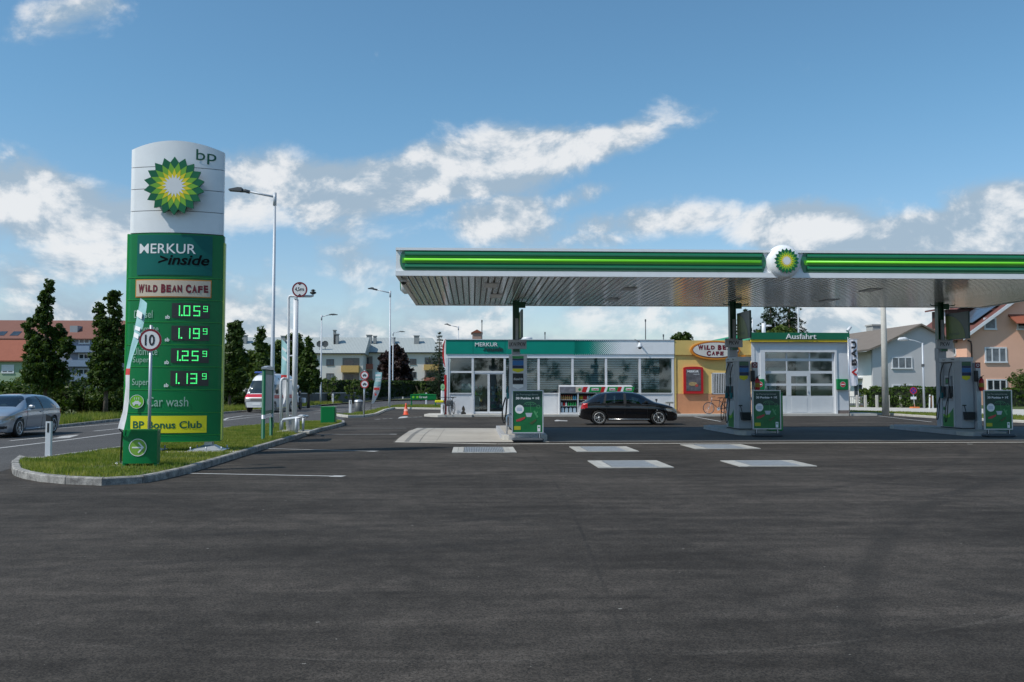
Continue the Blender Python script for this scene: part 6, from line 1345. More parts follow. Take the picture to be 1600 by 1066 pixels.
for k in range(5):
    q = [P(*lp[k], 52.9), P(*rp[k], 52.9), P(*rp[k+1], 52.9), P(*lp[k+1], 52.9)]; q2 = [v+Vector((0, .02, 0)) for v in q]; mid = [(q[0]+q[1])/2, (q[3]+q[2])/2]; mb.add([q[0], mid[0], mid[1], q[3]], [(3, 2, 1, 0)], 0); mb.add([mid[0], q[1], q[2], mid[1]], [(3, 2, 1, 0)], 1)
obj('cloth', mb, (red, txtw), t, w=True); mb = MB(); mb.tube([P(696.5, 648, 52.95), P(696.8, 530, 52.95)], .02, 6); obj('pole', mb, alu, t, w=True)
a = P(724, 646, 51.9); t = thing('brown_cutout', 'small brown dog shaped cut-out leaning on the white shop parapet', 'cut-out', (a.x, 51.9, .12)); mb = MB(); mb.prism([(-.13, 0), (.16, 0), (.14, .1), (.07, .14), (.1, .28), (.06, .42), (-.0, .50), (-.06, .42), (-.1, .30), (-.04, .2), (-.13, .12)], 0, .03); obj('board', mb, mat('cutout_brown', (.17, .12, .08), .6, var=.4, vs=12), t)
# ================================================================ VEHICLES
def interp(pts, x):
    """smooth monotone-ish interpolation through (x, v) points"""
    xs = [p[0] for p in pts]; ys = [p[1] for p in pts]
    if x <= xs[0]: return ys[0]
    if x >= xs[-1]: return ys[-1]
    i = max(k for k in range(len(xs)) if xs[k] <= x); i = min(i, len(xs)-2)
    def sl(k):
        if k <= 0 or k >= len(xs)-1: return 0 if 0 else ((ys[1]-ys[0])/(xs[1]-xs[0]) if k <= 0 else (ys[-1]-ys[-2])/(xs[-1]-xs[-2]))
        a = (ys[k]-ys[k-1])/(xs[k]-xs[k-1]); b = (ys[k+1]-ys[k])/(xs[k+1]-xs[k]); return 0 if a*b < 0 else 2*a*b/(a+b) if a+b else 0
    h = xs[i+1]-xs[i]; t = (x-xs[i])/h; m0, m1 = sl(i)*h, sl(i+1)*h
    return (2*t**3-3*t*t+1)*ys[i]+(t**3-2*t*t+t)*m0+(-2*t**3+3*t*t)*ys[i+1]+(t**3-t*t)*m1
def car_body(spec, nx=210, nl=24, nu=40):
    L = spec['L']; top, sh, wd, bot = spec['top'], spec['shoulder'], spec['width'], spec['bottom']
    # denser stations at both ends
    xs = [L*(.5-.5*math.cos(math.pi*(.06+.88*k/nx)))for k in range(nx+1)]; x0_, x1_ = xs[0], xs[-1]; xs = [(x-x0_)/(x1_-x0_)*L for x in xs]
    rows = []
    for x in xs:
        zt = interp(top, x); zs = min(interp(sh, x), zt-.02); w = interp(wd, x); zb = interp(bot, x); row = []
        h = zt-zs; tum = spec.get('tumble', .24)*min(1, h/.42)
        for k in range(nl+1):
            t = k/nl; z = zb+(zs-zb)*t; y = w*(1-.075*(1-t)**2.2)+.012*math.sin(math.pi*min(1, max(0, (t-.55)/.3)))
            row.append([x, y, z])
        for k in range(1, nu+1):
            th = math.pi/2*k/nu; s = math.sin(th)**.55; c = math.cos(th)**.42 if k < nu else 0
            row.append([x, w*c*(1-tum*s), zs+h*s])
        rows.append(row)
    wr = spec['arch']; m = nl+nu+1
    # snap side vertices onto the arch circles
    for row in rows:
        for p in row[:nl+1]:
            for (wx, wz) in spec['wheels']:
                d = math.hypot(p[0]-wx, p[2]-wz)
                if abs(d-wr) < .030 and p[2] > .12 and d > 1e-3: p[0] = wx+(p[0]-wx)*wr/d; p[2] = wz+(p[2]-wz)*wr/d
    V = []
    for row in rows: V += [tuple(p) for p in row]+[(p[0], -p[1], p[2]) for p in reversed(row[:-1])]
    mm = 2*m-1; F = []
    for i in range(len(xs)-1):
        for k in range(mm-1): F.append((i*mm+k, i*mm+k+1, (i+1)*mm+k+1, (i+1)*mm+k))
    return V, F, xs, mm
def split_body(t, spec, mats):
    """every face goes to the part its centre falls in"""
    V, F, xs, mm = car_body(spec); parts = {}; wr = spec['arch']
    for f in F:
        c = [sum(V[i][k] for i in f)/4 for k in range(3)]; a, b, d = Vector(V[f[0]]), Vector(V[f[1]]), Vector(V[f[3]])
        n = (b-a).cross(d-a); 
        if n.length < 1e-9: nn = Vector((0, 0, 1))
        else: nn = n.normalized()
        r = min(math.hypot(c[0]-w[0], c[2]-w[1]) for w in spec['wheels'])
        if r < wr*.985 and c[2] < .95 and abs(nn.y) > .3: continue
        parts.setdefault(spec['classify'](c, nn), []).append(f)
    out = {}
    for key, fs in parts.items():
        mb = MB(); idx = {}; vs = []
        for f in fs:
            for i in f:
                if i not in idx: idx[i] = len(vs); vs.append(V[i])
        mb.add(vs, [tuple(idx[i] for i in f) for f in fs], 0, True)
        if key == 'body':
            for end in (0, len(xs)-1):
                cap = [i for i in range(end*mm, end*mm+mm)]; o = len(mb.v); mb.v += [V[i] for i in cap]; mb.f.append(tuple(range(o, o+mm)) if end else tuple(range(o+mm-1, o-1, -1))); mb.m.append(0); mb.s.append(False)
            mb.box((.25, -interp(spec['width'], 1)*.86, spec['floor']), (spec['L']-.25, interp(spec['width'], 1)*.86, spec['floor']+.04), 1)
        nm = key.split(':')[0]; out[key] = obj(nm, mb, mats[nm] if nm != 'body' else (mats['body'], dark), t)
    return out
def wheel(t, x, y, r, w, side, spokes, rimr, style):
    mb = MB(); mb.lathe([(rimr, -w/2+.015), (r-.03, -w/2), (r, -w/2+.03), (r, w/2-.03), (r-.03, w/2), (rimr, w/2-.015)], (x, y, r), 36, 'y'); o = obj('tyre', mb, black, None); 
    root = obj('wheel', MB().lathe([(rimr+.002, -w/2+.03), (rimr+.002, w/2-.03)], (x, y, r), 28, 'y'), dark, t); o.parent = root
    ys = y+side*(w/2-.015); rim = MB(); rim.lathe([(rimr*.90, ys-side*.02-y if 0 else side*(w/2-.04)), (rimr*1.0, side*(w/2-.01)), (rimr*.93, side*(w/2-.004)), (rimr*.86, side*(w/2-.03))], (x, y, r), 32, 'y')
    rim.lathe([(rimr*.20, side*(w/2-.03)), (rimr*.17, side*(w/2-.005)), (.01, side*(w/2-.003))], (x, y, r), 16, 'y')
    for k in range(spokes):
        a = 2*math.pi*(k+.5)/spokes
        for da in ((-.14, .14) if style == 'double' else (0,)):
            ca, sa = math.cos(a+da), math.sin(a+da); c2, s2 = math.cos(a+da*1.8), math.sin(a+da*1.8); wd = rimr*(.075 if style == 'double' else .12)
            p0 = Vector((x+ca*rimr*.12, ys-side*.012, r+sa*rimr*.12)); p1 = Vector((x+c2*rimr*.92, ys-side*.012, r+s2*rimr*.92)); d = (p1-p0).normalized(); nn = Vector((-d.z, 0, d.x))
            q = [p0-nn*wd*1.2, p1-nn*wd, p1+nn*wd, p0+nn*wd*1.2]; yy = Vector((0, side*.012, 0)); rim.add([v+yy for v in q]+[v-yy for v in q], [(0, 1, 2, 3), (7, 6, 5, 4), (0, 4, 5, 1), (1, 5, 6, 2), (2, 6, 7, 3), (3, 7, 4, 0)])
    obj('rim', rim, mat('alloy', (.70, .71, .72), .35, .35), root)
    return root
def hatch_spec(L=4.2, H=1.43, Wd=.87, doors=5):
    k = L/4.2; Z = H/1.43
    top = [(0, .53), (.012, .66*Z), (.035, .79*Z), (.10, .92*Z), (.26, 1.02*Z), (.50, 1.18*Z), (.78, 1.325*Z), (1.1, 1.40*Z), (1.65, 1.43*Z), (2.15, 1.415*Z), (2.55, 1.34*Z), (2.95, 1.13*Z), (3.22, .985*Z), (3.5, .92*Z), (3.85, .83*Z), (4.05, .73*Z), (4.15, .63*Z), (4.185, .54), (4.2, .47)]
    sh = [(0, .50), (.05, .74), (.12, .86), (.6, .93), (1.6, .92), (3.0, .885), (3.4, .84), (3.85, .74), (4.1, .60), (4.18, .50), (4.2, .44)]
    wd = [(0, .50), (.015, .64), (.05, .725), (.15, .80), (.45, Wd*.985), (1.2, Wd), (2.6, Wd), (3.5, Wd*.985), (3.9, Wd*.93), (4.08, Wd*.82), (4.17, Wd*.66), (4.2, Wd*.5)]
    bot = [(0, .42), (.03, .32), (.10, .26), (.5, .2), (1.2, .19), (3.0, .19), (3.9, .18), (4.15, .23), (4.185, .30), (4.2, .36)]
    if doors == 3: top = top[:3]+[(.10, .95*Z), (.24, 1.10*Z), (.44, 1.28*Z), (.70, 1.375*Z), (1.05, 1.41*Z), (1.65, 1.43*Z)]+top[9:]
    sp = lambda p: [(a*k, b) for a, b in p]
    wheels = [(.80*k, .315), (3.34*k, .315)]
    topf, shf = sp(top), sp(sh)
    def classify(c, n):
        x, y, z = c[0]/k, c[1], c[2]; zt = interp(top, x); zs = interp(sh, x)
        if zt-zs > .12:
            if abs(n.y) > .55 and z > zs+.035 and z < zt-.055:
                # outline of the side glazing
                f = (z-zs)/(1.40*Z-zs); xr = .50+.50*f+.10; xf = 2.98-.58*f-.05
                if xr < x < xf:
                    bp = 1.90
                    if doors == 5:
                        if .98+.10*f < x < 1.06+.10*f: return 'pillar'
                        if bp-.05 < x < bp+.05: return 'pillar'
                        return 'side_window:%d%d' % (x > bp, (y > 0)+2*(x < 1.02+.10*f))
                    if bp-.22 < x < bp-.12: return 'pillar'
                    return 'side_window:%d%d' % (x > bp-.17, y > 0)
            wl = interp(wd, x)*(1-.2)*.88
            if 2.38 < x < 3.16 and n.x > .2 and abs(y) < wl*1.02 and z > zs+.06 and z < zt+.01 and n.z > .15 and (1.40*Z-z) > .03: return 'windscreen'
            if .16 < x < .95 and n.x < -.2 and abs(y) < wl*.98 and z > .98 and z < 1.35*Z and n.z > .1: return 'rear_window'
        if x < .30 and abs(y) > .52 and .70 < z < .93 and (x < .2 or z > .74): return 'tail_light:%d' % (y > 0)
        if x > 3.66 and abs(y) > .40 and .58 < z < .72 and (n.x > .12 or x > 3.74): return 'headlight:%d' % (y > 0)
        if x > 3.98 and (abs(y) < .60 or .30 < z) and z < .39 and (z > .26): return 'grille'
        if x > 4.02 and abs(y) < .28 and .40 < z < .66: return 'grille'
        return 'body'
    return dict(L=L, top=topf, shoulder=shf, width=sp(wd), bottom=sp(bot), wheels=wheels, arch=.355, classify=classify, floor=.24, tumble=.25), k
def hatchback(label, loc, rz, paint, doors, style, rimc, scale=1., seatc=dark):
    sp, k = hatch_spec(doors=doors); t = thing('parked_car' if 'black' in label else 'car', label, 'car', loc, rz)
    mats = dict(body=paint, side_window=cglass, windscreen=cglass, rear_window=cglass, tail_light=mat('tail_lamp', (.45, .01, .015), .2, coat=.5), headlight=mat('head_lamp', (.34, .30, .26), .15, .5, coat=.6), grille=dark, pillar=dark)
    split_body(t, sp, mats)
    for wi, (wx, wz) in enumerate(sp['wheels']):
        for s in (-1, 1): wheel(t, wx, s*.765, .315, .20, s, 5 if style == 'double' else 7, .225, style)
        mb = MB(); mb.lathe([(.352, -.76), (.352, .76)], (wx, 0, wz), 28, 'y'); mb.f = [f for f in mb.f if len(f) == 4]; mb.m = mb.m[:len(mb.f)]; mb.s = mb.s[:len(mb.f)]
        keep = [f for f in mb.f if sum(mb.v[i][2] for i in f)/4 > .30]; mb.f = keep; mb.m = [0]*len(keep); mb.s = [True]*len(keep); obj('wheel_arch', mb, dark, t)
    # inside
    for x in (2.25, 1.3):
        for y in ((-.37, .37) if x > 2 else (0,)):
            mb = MB(); w = .25 if x > 2 else .6; mb.rbox((x-.5, y-w, .35), (x, y+w, .62), .05); mb.rbox((x-.62, y-w, .45), (x-.46, y+w, 1.08), .06); mb.rbox((x-.62, y-.12, 1.1), (x-.52, y+.12, 1.26), .03); obj('seat', mb, dgrey, t)
    mb = MB(); mb.rbox((2.75, -.7, .6), (3.1, .7, .90), .05); mb.lathe([(.17, 0), (.185, .015), (.17, .03)], (2.62, .37, .88), 16, 'x'); obj('dashboard', mb, dark, t)
    zs = lambda x: interp(sp['shoulder'], x)
    for s in (-1, 1):
        mb = MB(); mb.rbox((2.72, s*.88, .93), (2.86, s*1.06, 1.06), .035); mb.box((2.76, s*.84, .94), (2.82, s*.90, .97)); obj('mirror', mb, paint, t)
        for x in ((2.02, 1.15) if doors == 5 else (1.85,)): mb = MB(); mb.rbox((x-.09, s*.885, .80), (x+.09, s*.905, .835), .008); obj('door_handle', mb, paint, t)
        # door joints following the flank
        mb = MB()
        xs_ = ((2.86, 1.90, 1.12) if doors == 5 else (2.86, 1.72))
        for x in xs_:
            pts = []
            for q in range(9):
                tt = .06+.94*q/8; zb = interp(sp['bottom'], x); z = zb+(zs(x)-zb)*tt; pts.append((x, s*(interp(sp['width'], x)*(1-.075*(1-tt)**2.2)+.012*math.sin(math.pi*min(1, max(0, (tt-.55)/.3)))+.001), z))
            mb.tube(pts, .006, 4)
        obj('door_joint', mb, dark, t)
        mb = MB(); mb.tube([(1.2, s*.856, .25), (2.95, s*.856, .25)], .022, 6); obj('sill_trim', mb, brightmetal if doors == 5 else paint, t)
    for x, s in ((.0, -1), (4.2, 1)):
        mb = MB(); xx = x+s*.012; mb.box((xx-.006, -.26, .40), (xx+.006, .26, .51)); obj('number_plate', mb, txtw, t)
    mb = MB(); mb.tube([(.8, 0, 1.42), (.72, 0, 1.56)], .006, 5); obj('roof_aerial', mb, dark, t)
    t.scale = (scale, scale, scale); return t
def solve_heading(front_px, rear_px, fy, wb, rear_y=None):
    """ground positions of two wheels of one side"""
    f = G(*front_px); best = None
    for k in range(720):
        a = math.pi*k/360; r = Vector((f.x-math.cos(a)*wb, f.y-math.sin(a)*wb, 0)); v = CR.transposed() @ (r-Vector((0, 0, CAMZ)))
        px, py = 800-v.x/v.z*FPX, 533+v.y/v.z*FPX; e = abs(px-rear_px[0])+.3*abs(py-rear_px[1])
        if -v.z > 0 and (best is None or e < best[0]): best = (e, a)
    return f, best[1]
blackp = mat('black_car_paint', (.006, .006, .008), .22, .0, var=.05, coat=1.); silverp = mat('silver_car_paint', (.36, .41, .47), .30, .55, var=.04, coat=1.)
# black car: seen from its right side, nose to the right
rw = G(936.5, 664.4); hd = R(-3); sc2 = 1.035
ax = Vector((math.cos(hd), math.sin(hd), 0)); lf = Vector((-ax.y, ax.x, 0)); org = rw-ax*.80*sc2+lf*.865*sc2
hatchback('black five door hatchback parked in front of the shop, nose to the right', (org.x, org.y, 0), hd, blackp, 5, 'double', None, sc2)
# silver car driving towards the viewer at the left edge
f, a = solve_heading((31, 683.5), (84.5, 679.4), 0, 2.54)
ax = Vector((math.cos(a), math.sin(a), 0)); lf = Vector((-ax.y, ax.x, 0))   # its left flank faces us
org = f-ax*3.34-lf*.865
hatchback('silver three door hatchback driving on the road at the left edge', (org.x, org.y, .006), a, silverp, 3, 'single', None, 1.)
# ambulance
def van_spec():
    top = [(0, 1.2), (.02, 2.2), (.15, 2.55), (.8, 2.62), (3.2, 2.62), (3.75, 2.50), (4.05, 2.2), (4.45, 1.62), (4.62, 1.30), (4.85, 1.16), (5.05, 1.04), (5.16, .85), (5.2, .7)]
    sh = [(0, 1.1), (.1, 1.25), (4.0, 1.22), (4.6, 1.1), (5.0, .92), (5.2, .66)]
    wd = [(0, .86), (.08, .93), (.4, .95), (4.3, .95), (4.8, .92), (5.05, .84), (5.2, .68)]
    bot = [(0, .45), (.2, .34), (4.8, .3), (5.2, .34)]
    def classify(c, n):
        x, y, z = c; zt = interp(top, x); zs = interp(sh, x)
        if 3.98 < x < 4.66 and n.x > .3 and abs(y) < .80 and z > 1.20 and z < 2.12: return 'windscreen'
        if abs(n.y) > .5 and 1.28 < z < 1.86:
            if 3.45 < x < 4.30-.35*max(0, z-1.5): return 'side_window:%d' % (y > 0)
            if 1.5 < x < 3.2: return 'rear_side_window:%d' % (y > 0)
        if abs(n.y) > .5 and .92 < z < 1.16: return 'red_stripe:%d' % (y > 0)
        if x > 4.55 and 1.00 < z < 1.22: return 'red_stripe:9'
        if x > 4.7 and abs(y) > .42 and .74 < z < .94: return 'headlight:%d' % (y > 0)
        if x > 4.45 and z < .80: return 'bumper'
        if x > 4.7 and abs(y) < .42 and .80 < z < .95: return 'grille'
        return 'body'
    return dict(L=5.2, top=top, shoulder=sh, width=wd, bottom=bot, wheels=[(.95, .34), (4.25, .34)], arch=.39, classify=classify, floor=.36, tumble=.09)
f = G(430.5, 644.4); a = math.atan2(-1, -.14)
ax = Vector((math.cos(a), math.sin(a), 0)); lf = Vector((-ax.y, ax.x, 0)); org = f-ax*4.25*.97-lf*.93
t = thing('ambulance', 'white ambulance van with red stripe approaching on the road', 'ambulance', (org.x, org.y, .006), a)
vm_ = dict(body=mat('van_white', (.72, .73, .74), .3, coat=.6), windscreen=cglass, side_window=cglass, rear_side_window=mat('frosted_pane', (.25, .28, .3), .3), red_stripe=mat('van_red', (.50, .02, .04), .35), headlight=mats_h if (mats_h := MATS['head_lamp']) else None, bumper=mat('bumper_grey', (.12, .13, .14), .5), grille=dark)
split_body(t, van_spec(), vm_)
for wx in (.95, 4.25):
    for s in (-1, 1): wheel(t, wx, s*.82, .34, .2, s, 8, .22, 'single')
mb = MB(); mb.rbox((3.55, -.7, 2.62), (3.85, .7, 2.74), .04); obj('blue_light_bar', mb, mat('siren_blue', (.02, .08, .40), .2, coat=1.), t)
for s in (-1, 1): mb = MB(); mb.rbox((4.20, s*.97, 1.25), (4.32, s*1.14, 1.55), .03); obj('mirror', mb, dark, t)
mb = MB(); mb.box((5.19, -.26, .48), (5.215, .26, .60)); obj('number_plate', mb, txtw, t)
mb = MB(); mb.box((3.35, -.7, .45), (3.55, .7, 1.5)); mb.box((3.3, -.85, .4), (3.34, .85, 2.3)); obj('seat', mb, dgrey, t)
# motorcycle and rider
b = G(464, 640.6); a = math.atan2(-1, -.14)
t = thing('motorcycle', 'white touring motorcycle following the ambulance', 'motorcycle', (b.x, b.y, .006), a); wht = wpaint
for x in (-.72, .72):
    mb = MB(); mb.lathe([(.22, -.05), (.30, -.06), (.32, -.03), (.32, .03), (.30, .06), (.22, .05)], (x, 0, .32), 24, 'y'); mb.lathe([(.22, -.02), (.22, .02)], (x, 0, .32), 16, 'y', ); obj('wheel', mb, black, t)
mb = MB(); mb.prism([(.15, .55), (.62, .60), (.78, .95), (.62, 1.22), (.45, 1.30), (.40, 1.05), (.0, .98), (-.1, .6)], -.24, .24); obj('fairing', mb, wht, t)
mb = MB(); mb.prism([(.40, 1.28), (.60, 1.22), (.45, 1.50), (.40, 1.50)], -.17, .17); obj('windshield', mb, cglass, t)
mb = MB(); mb.rbox((-.75, -.14, .78), (.1, .14, .90), .04); obj('seat', mb, dark, t)
for s in (-1, 1): mb = MB(); mb.rbox((-.85, s*.2, .5), (-.35, s*.42, .88), .05); obj('pannier', mb, wht, t); mb = MB(); mb.tube([(.72, s*.09, .32), (.45, s*.12, 1.0)], .03, 6); obj('fork', mb, alu, t); mb = MB(); mb.lathe([(.09, 0), (.09, .03)], (.74, s*.10, .92), 12, 'x'); obj('headlight', mb, txtw, t)
mb = MB(); mb.rbox((-.35, -.15, .35), (.35, .15, .72), .05); obj('engine', mb, dgrey, t)
mb = MB(); mb.tube([(.36, -.38, 1.12), (.48, -.12, 1.08), (.48, .12, 1.08), (.36, .38, 1.12)], .018, 6); obj('handlebar', mb, dark, t)
def skin_figure(name, joints, edges, rad, m, parent):
    me = bpy.data.meshes.new(name); me.from_pydata(joints, edges, []); o = bpy.data.objects.new(name, me); C.objects.link(o); o.parent = parent
    md = o.modifiers.new('skin', 'SKIN'); 
    if not me.skin_vertices: me.skin_vertices.new() if hasattr(me.skin_vertices, 'new') else None
    return o
p_ = thing('person', 'motorcyclist in black jacket and white helmet, hands on the handlebar', 'person', (b.x, b.y, .006), a)
def limb(mb, pts, rs): mb.tube(pts, rs, 10)
body = bpy.data.meshes.new('body'); J = [(-.22, 0, .98), (-.16, 0, 1.15), (-.08, 0, 1.38), (-.05, 0, 1.50), (-.02, 0, 1.60)]; E = [(0, 1), (1, 2), (2, 3), (3, 4)]; RR = [.15, .14, .17, .08, .06]
for s in (-1, 1):
    o_ = len(J); J += [(-.07, s*.19, 1.42), (.10, s*.30, 1.20), (.34, s*.34, 1.14), (.42, s*.30, 1.13)]; E += [(2, o_), (o_, o_+1), (o_+1, o_+2), (o_+2, o_+3)]; RR += [.08, .06, .045, .04]
    o_ = len(J); J += [(-.15, s*.12, .95), (.25, s*.25, .88), (.12, s*.26, .48), (.25, s*.26, .42)]; E += [(0, o_), (o_, o_+1), (o_+1, o_+2), (o_+2, o_+3)]; RR += [.11, .085, .055, .05]
body.from_pydata(J, E, []); bo = bpy.data.objects.new('body', body); C.objects.link(bo); md = bo.modifiers.new('skin', 'SKIN'); sb = bo.modifiers.new('sub', 'SUBSURF'); sb.levels = 1; sb.render_levels = 1
bpy.context.view_layer.update()
for i, r in enumerate(RR): body.skin_vertices[0].data[i].radius = (r, r)
body.skin_vertices[0].data[0].use_root = True
ev = bpy.data.meshes.new_from_object(bo.evaluated_get(bpy.context.evaluated_depsgraph_get())); bpy.data.objects.remove(bo)
bo = bpy.data.objects.new('body', ev); C.objects.link(bo); bo.parent = p_; ev.materials.append(dark); ev.polygons.foreach_set('use_smooth', [True]*len(ev.polygons))
mb = MB(); mb.lathe([(.06, -.14), (.12, -.10), (.145, 0), (.13, .09), (.07, .14), (.01, .15)], (.02, 0, 1.70), 16); obj('helmet', mb, txtw, p_)
mb = MB(); mb.lathe([(.10, -.03), (.12, .0), (.10, .04)], (.055, 0, 1.70), 14); obj('visor', mb, dark, p_)
# bicycles
def bicycle(label, x, y, z, rz, frame, lean=0.):
    t = thing('bicycle', label, 'bicycle', (x, y, z), rz, 'bicycles'); t.rotation_euler = (lean, 0, rz)
    for wx in (0, 1.05):
        mb = MB(); mb.lathe([(.315, -.018), (.335, -.02), (.345, 0), (.335, .02), (.315, .018), (.315, -.018)], (wx, 0, .345), 32, 'y'); mb.f = [f_ for f_ in mb.f if len(f_) == 4]; mb.m = [0]*len(mb.f); mb.s = [True]*len(mb.f); w_ = obj('wheel', mb, black, t)
        mb = MB()
        for k in range(16): a_ = k*math.pi/8; mb.tube([(wx, 0, .345), (wx+.32*math.cos(a_), 0, .345+.32*math.sin(a_))], .004, 3, cap=False)
        mb.lathe([(.30, -.01), (.315, -.012), (.315, .012), (.30, .01)], (wx, 0, .345), 32, 'y', cap=False); obj('rim', mb, alu, w_)
    mb = MB(); bb_ = (.45, 0, .30); st = (.36, 0, .78); hd_ = (.86, 0, .82)
    for a_, b_ in ((bb_, st), (st, hd_), (bb_, (.88, 0, .70)), (bb_, (0, 0, .345)), (st, (0, 0, .345)), (hd_, (.88, 0, .68))): mb.tube([a_, b_], .018, 6)
    obj('frame', mb, frame, t)
    mb = MB(); mb.tube([(.85, 0, .85), (.88, 0, .68), (1.05, 0, .345)], .016, 6); mb.tube([(.85, 0, .82), (.82, 0, .98)], .014, 6); obj('fork', mb, alu, t)
    mb = MB(); mb.tube([(.72, -.28, .98), (.82, -.2, .99), (.84, 0, .98), (.82, .2, .99), (.72, .28, .98)], .014, 6); obj('handlebar', mb, dark, t)
    mb = MB(); mb.tube([st, (.33, 0, .92)], .014, 6); mb.prism([(.18, .92), (.46, .93), (.46, .96), (.18, .97)], -.06, .06); obj('saddle', mb, dark, t)
    mb = MB(); mb.lathe([(.09, -.01), (.09, .01)], (.45, 0, .30), 16, 'y'); mb.tube([(.45, .04, .30), (.55, .04, .17)], .01, 5); mb.tube([(.45, -.04, .30), (.35, -.04, .43)], .01, 5); obj('crank', mb, alu, t)
    mb = MB(); mb.tube([(-.25, .05, .72), (.3, .05, .74)], .008, 4); mb.tube([(-.25, -.05, .72), (.3, -.05, .74)], .008, 4); obj('rack', mb, dark, t); return t
b = P(1125, 640, FY-.7); bicycle('dark bicycle leaning on the terracotta cafe wall, front wheel to the left', b.x+.35, FY-.75, .12, math.pi+.1, mat('bike_dark', (.03, .03, .04), .3), .1)
b = P(706, 640, 51.6); bicycle('dark grey bicycle with black bag before the shop parapet', b.x+.1, 52.1, .12, R(-100), mat('bike_grey', (.10, .11, .12), .3))
x_ = P(703.5, 640, 51.2).x; t = thing('pannier_bag', 'black bag hanging on the grey bicycle by the shop corner', 'bag', (x_, 51.2, .6)); mb = MB(); mb.rbox((-.25, -.1, 0), (.15, .25, .35), .06); obj('bag', mb, dgrey, t)
b = P(690, 645, 51.3); bicycle('bicycle with yellow bag over its rear wheel beside the red panel', b.x, 51.7, .12, R(-80), mat('bike_red', (.10, .02, .02), .3))
x_ = P(687.2, 622, 51.2).x; t = thing('yellow_bag', 'yellow bag on the carrier of the leftmost bicycle', 'bag', (x_, 51.3, .80)); mb = MB(); mb.rbox((-.28, -.12, 0), (.25, .12, .14), .04); obj('bag', mb, yel, t)
# ================================================================ BACKGROUND
def winfill(t, x0, x1, z0, z1, y, nm='window', frame=None, div=1, blind=0., gm=None, fr=.07, dp=.12):
    """window in a wall facing -Y: recessed frame, mullions and glass"""
    frame = frame or wpaint; mb = MB()
    mb.box((x0, y-.03, z0), (x0+fr, y+.05, z1)); mb.box((x1-fr, y-.03, z0), (x1, y+.05, z1)); mb.box((x0+fr, y-.03, z1-fr), (x1-fr, y+.05, z1)); mb.box((x0-.03, y-.08, z0-.02), (x1+.03, y+.05, z0+fr))
    for k in range(1, div): x = x0+(x1-x0)*k/div; mb.box((x-fr*.45, y-.02, z0+fr), (x+fr*.45, y+.05, z1-fr))
    o = obj(nm, mb, frame, t, w=True)
    mb = MB(); mb.box((x0+fr, y+.0, z0+fr), (x1-fr, y+.012, z1-fr)); obj('pane', mb, gm or darkglass, o, w=True)
    if blind: mb = MB(); mb.box((x0+fr, y-.012, z1-fr-(z1-z0)*blind), (x1-fr, y-.002, z1-fr)); obj('roller_blind', mb, wpaint, o, w=True)
    return o
darkglass = mat('window_dark', (.035, .045, .055), .08, var=.5, vs=.8, spec=.8)
curtain = mat('window_curtain', (.16, .18, .20), .25, var=.5, vs=2.)
# ---- long white housing blocks with grey metal roofs
rend = mat('grey_white_render', (.66, .64, .60), .8, var=.06, vs=.4); metalroof = bpy.data.materials.new('grey_roof'); 
def striped(name, c1, c2, freq, ang, rough=.5, metal=0.):
    m = bpy.data.materials.new(name); m.use_nodes = True; t = m.node_tree; b = t.nodes['Principled BSDF']; b.inputs['Roughness'].default_value = rough; b.inputs['Metallic'].default_value = metal
    co = t.nodes.new('ShaderNodeTexCoord'); mp = t.nodes.new('ShaderNodeMapping'); mp.inputs['Rotation'].default_value = ang; t.links.new(co.outputs['Object'], mp.inputs[0])
    w = t.nodes.new('ShaderNodeTexWave'); w.inputs['Scale'].default_value = freq; w.inputs['Distortion'].default_value = .3; w.inputs['Detail'].default_value = 1; t.links.new(mp.outputs[0], w.inputs[0])
    n = t.nodes.new('ShaderNodeTexNoise'); n.inputs['Scale'].default_value = 1.5; n.inputs['Detail'].default_value = 6; t.links.new(co.outputs['Object'], n.inputs[0])
    mx_ = t.nodes.new('ShaderNodeMixRGB'); mx_.inputs[1].default_value = (*c1, 1); mx_.inputs[2].default_value = (*c2, 1); ad = t.nodes.new('ShaderNodeMath'); ad.operation = 'MULTIPLY_ADD'; ad.inputs[1].default_value = .5
    t.links.new(w.outputs[0], ad.inputs[0]); 
    ml = t.nodes.new('ShaderNodeMath'); ml.operation = 'MULTIPLY'; ml.inputs[1].default_value = .5; t.links.new(n.outputs[0], ml.inputs[0]); t.links.new(ml.outputs[0], ad.inputs[2]); t.links.new(ad.outputs[0], mx_.inputs[0]); t.links.new(mx_.outputs[0], b.inputs['Base Color'])
    bp = t.nodes.new('ShaderNodeBump'); bp.inputs['Strength'].default_value = .5; bp.inputs['Distance'].default_value = .05; t.links.new(w.outputs[0], bp.inputs['Height']); t.links.new(bp.outputs[0], b.inputs['Normal']); return m
metalroof = striped('grey_metal_roof', (.30, .33, .32), (.44, .47, .46), 1.1, (0, 0, R(0)), .5)
tiler = striped('orange_tiles', (.20, .055, .03), (.36, .11, .06), 2.6, (0, R(90), 0), .8); tilebr = striped('brown_tiles', (.15, .062, .045), (.24, .10, .07), 2.6, (0, R(90), 0), .8)
slate = striped('grey_brown_tiles', (.13, .105, .085), (.25, .21, .175), 3.0, (0, R(90), 0), .8); redbr = striped('dark_red_tiles', (.10, .035, .028), (.19, .07, .055), 3.0, (0, R(90), 0), .8)
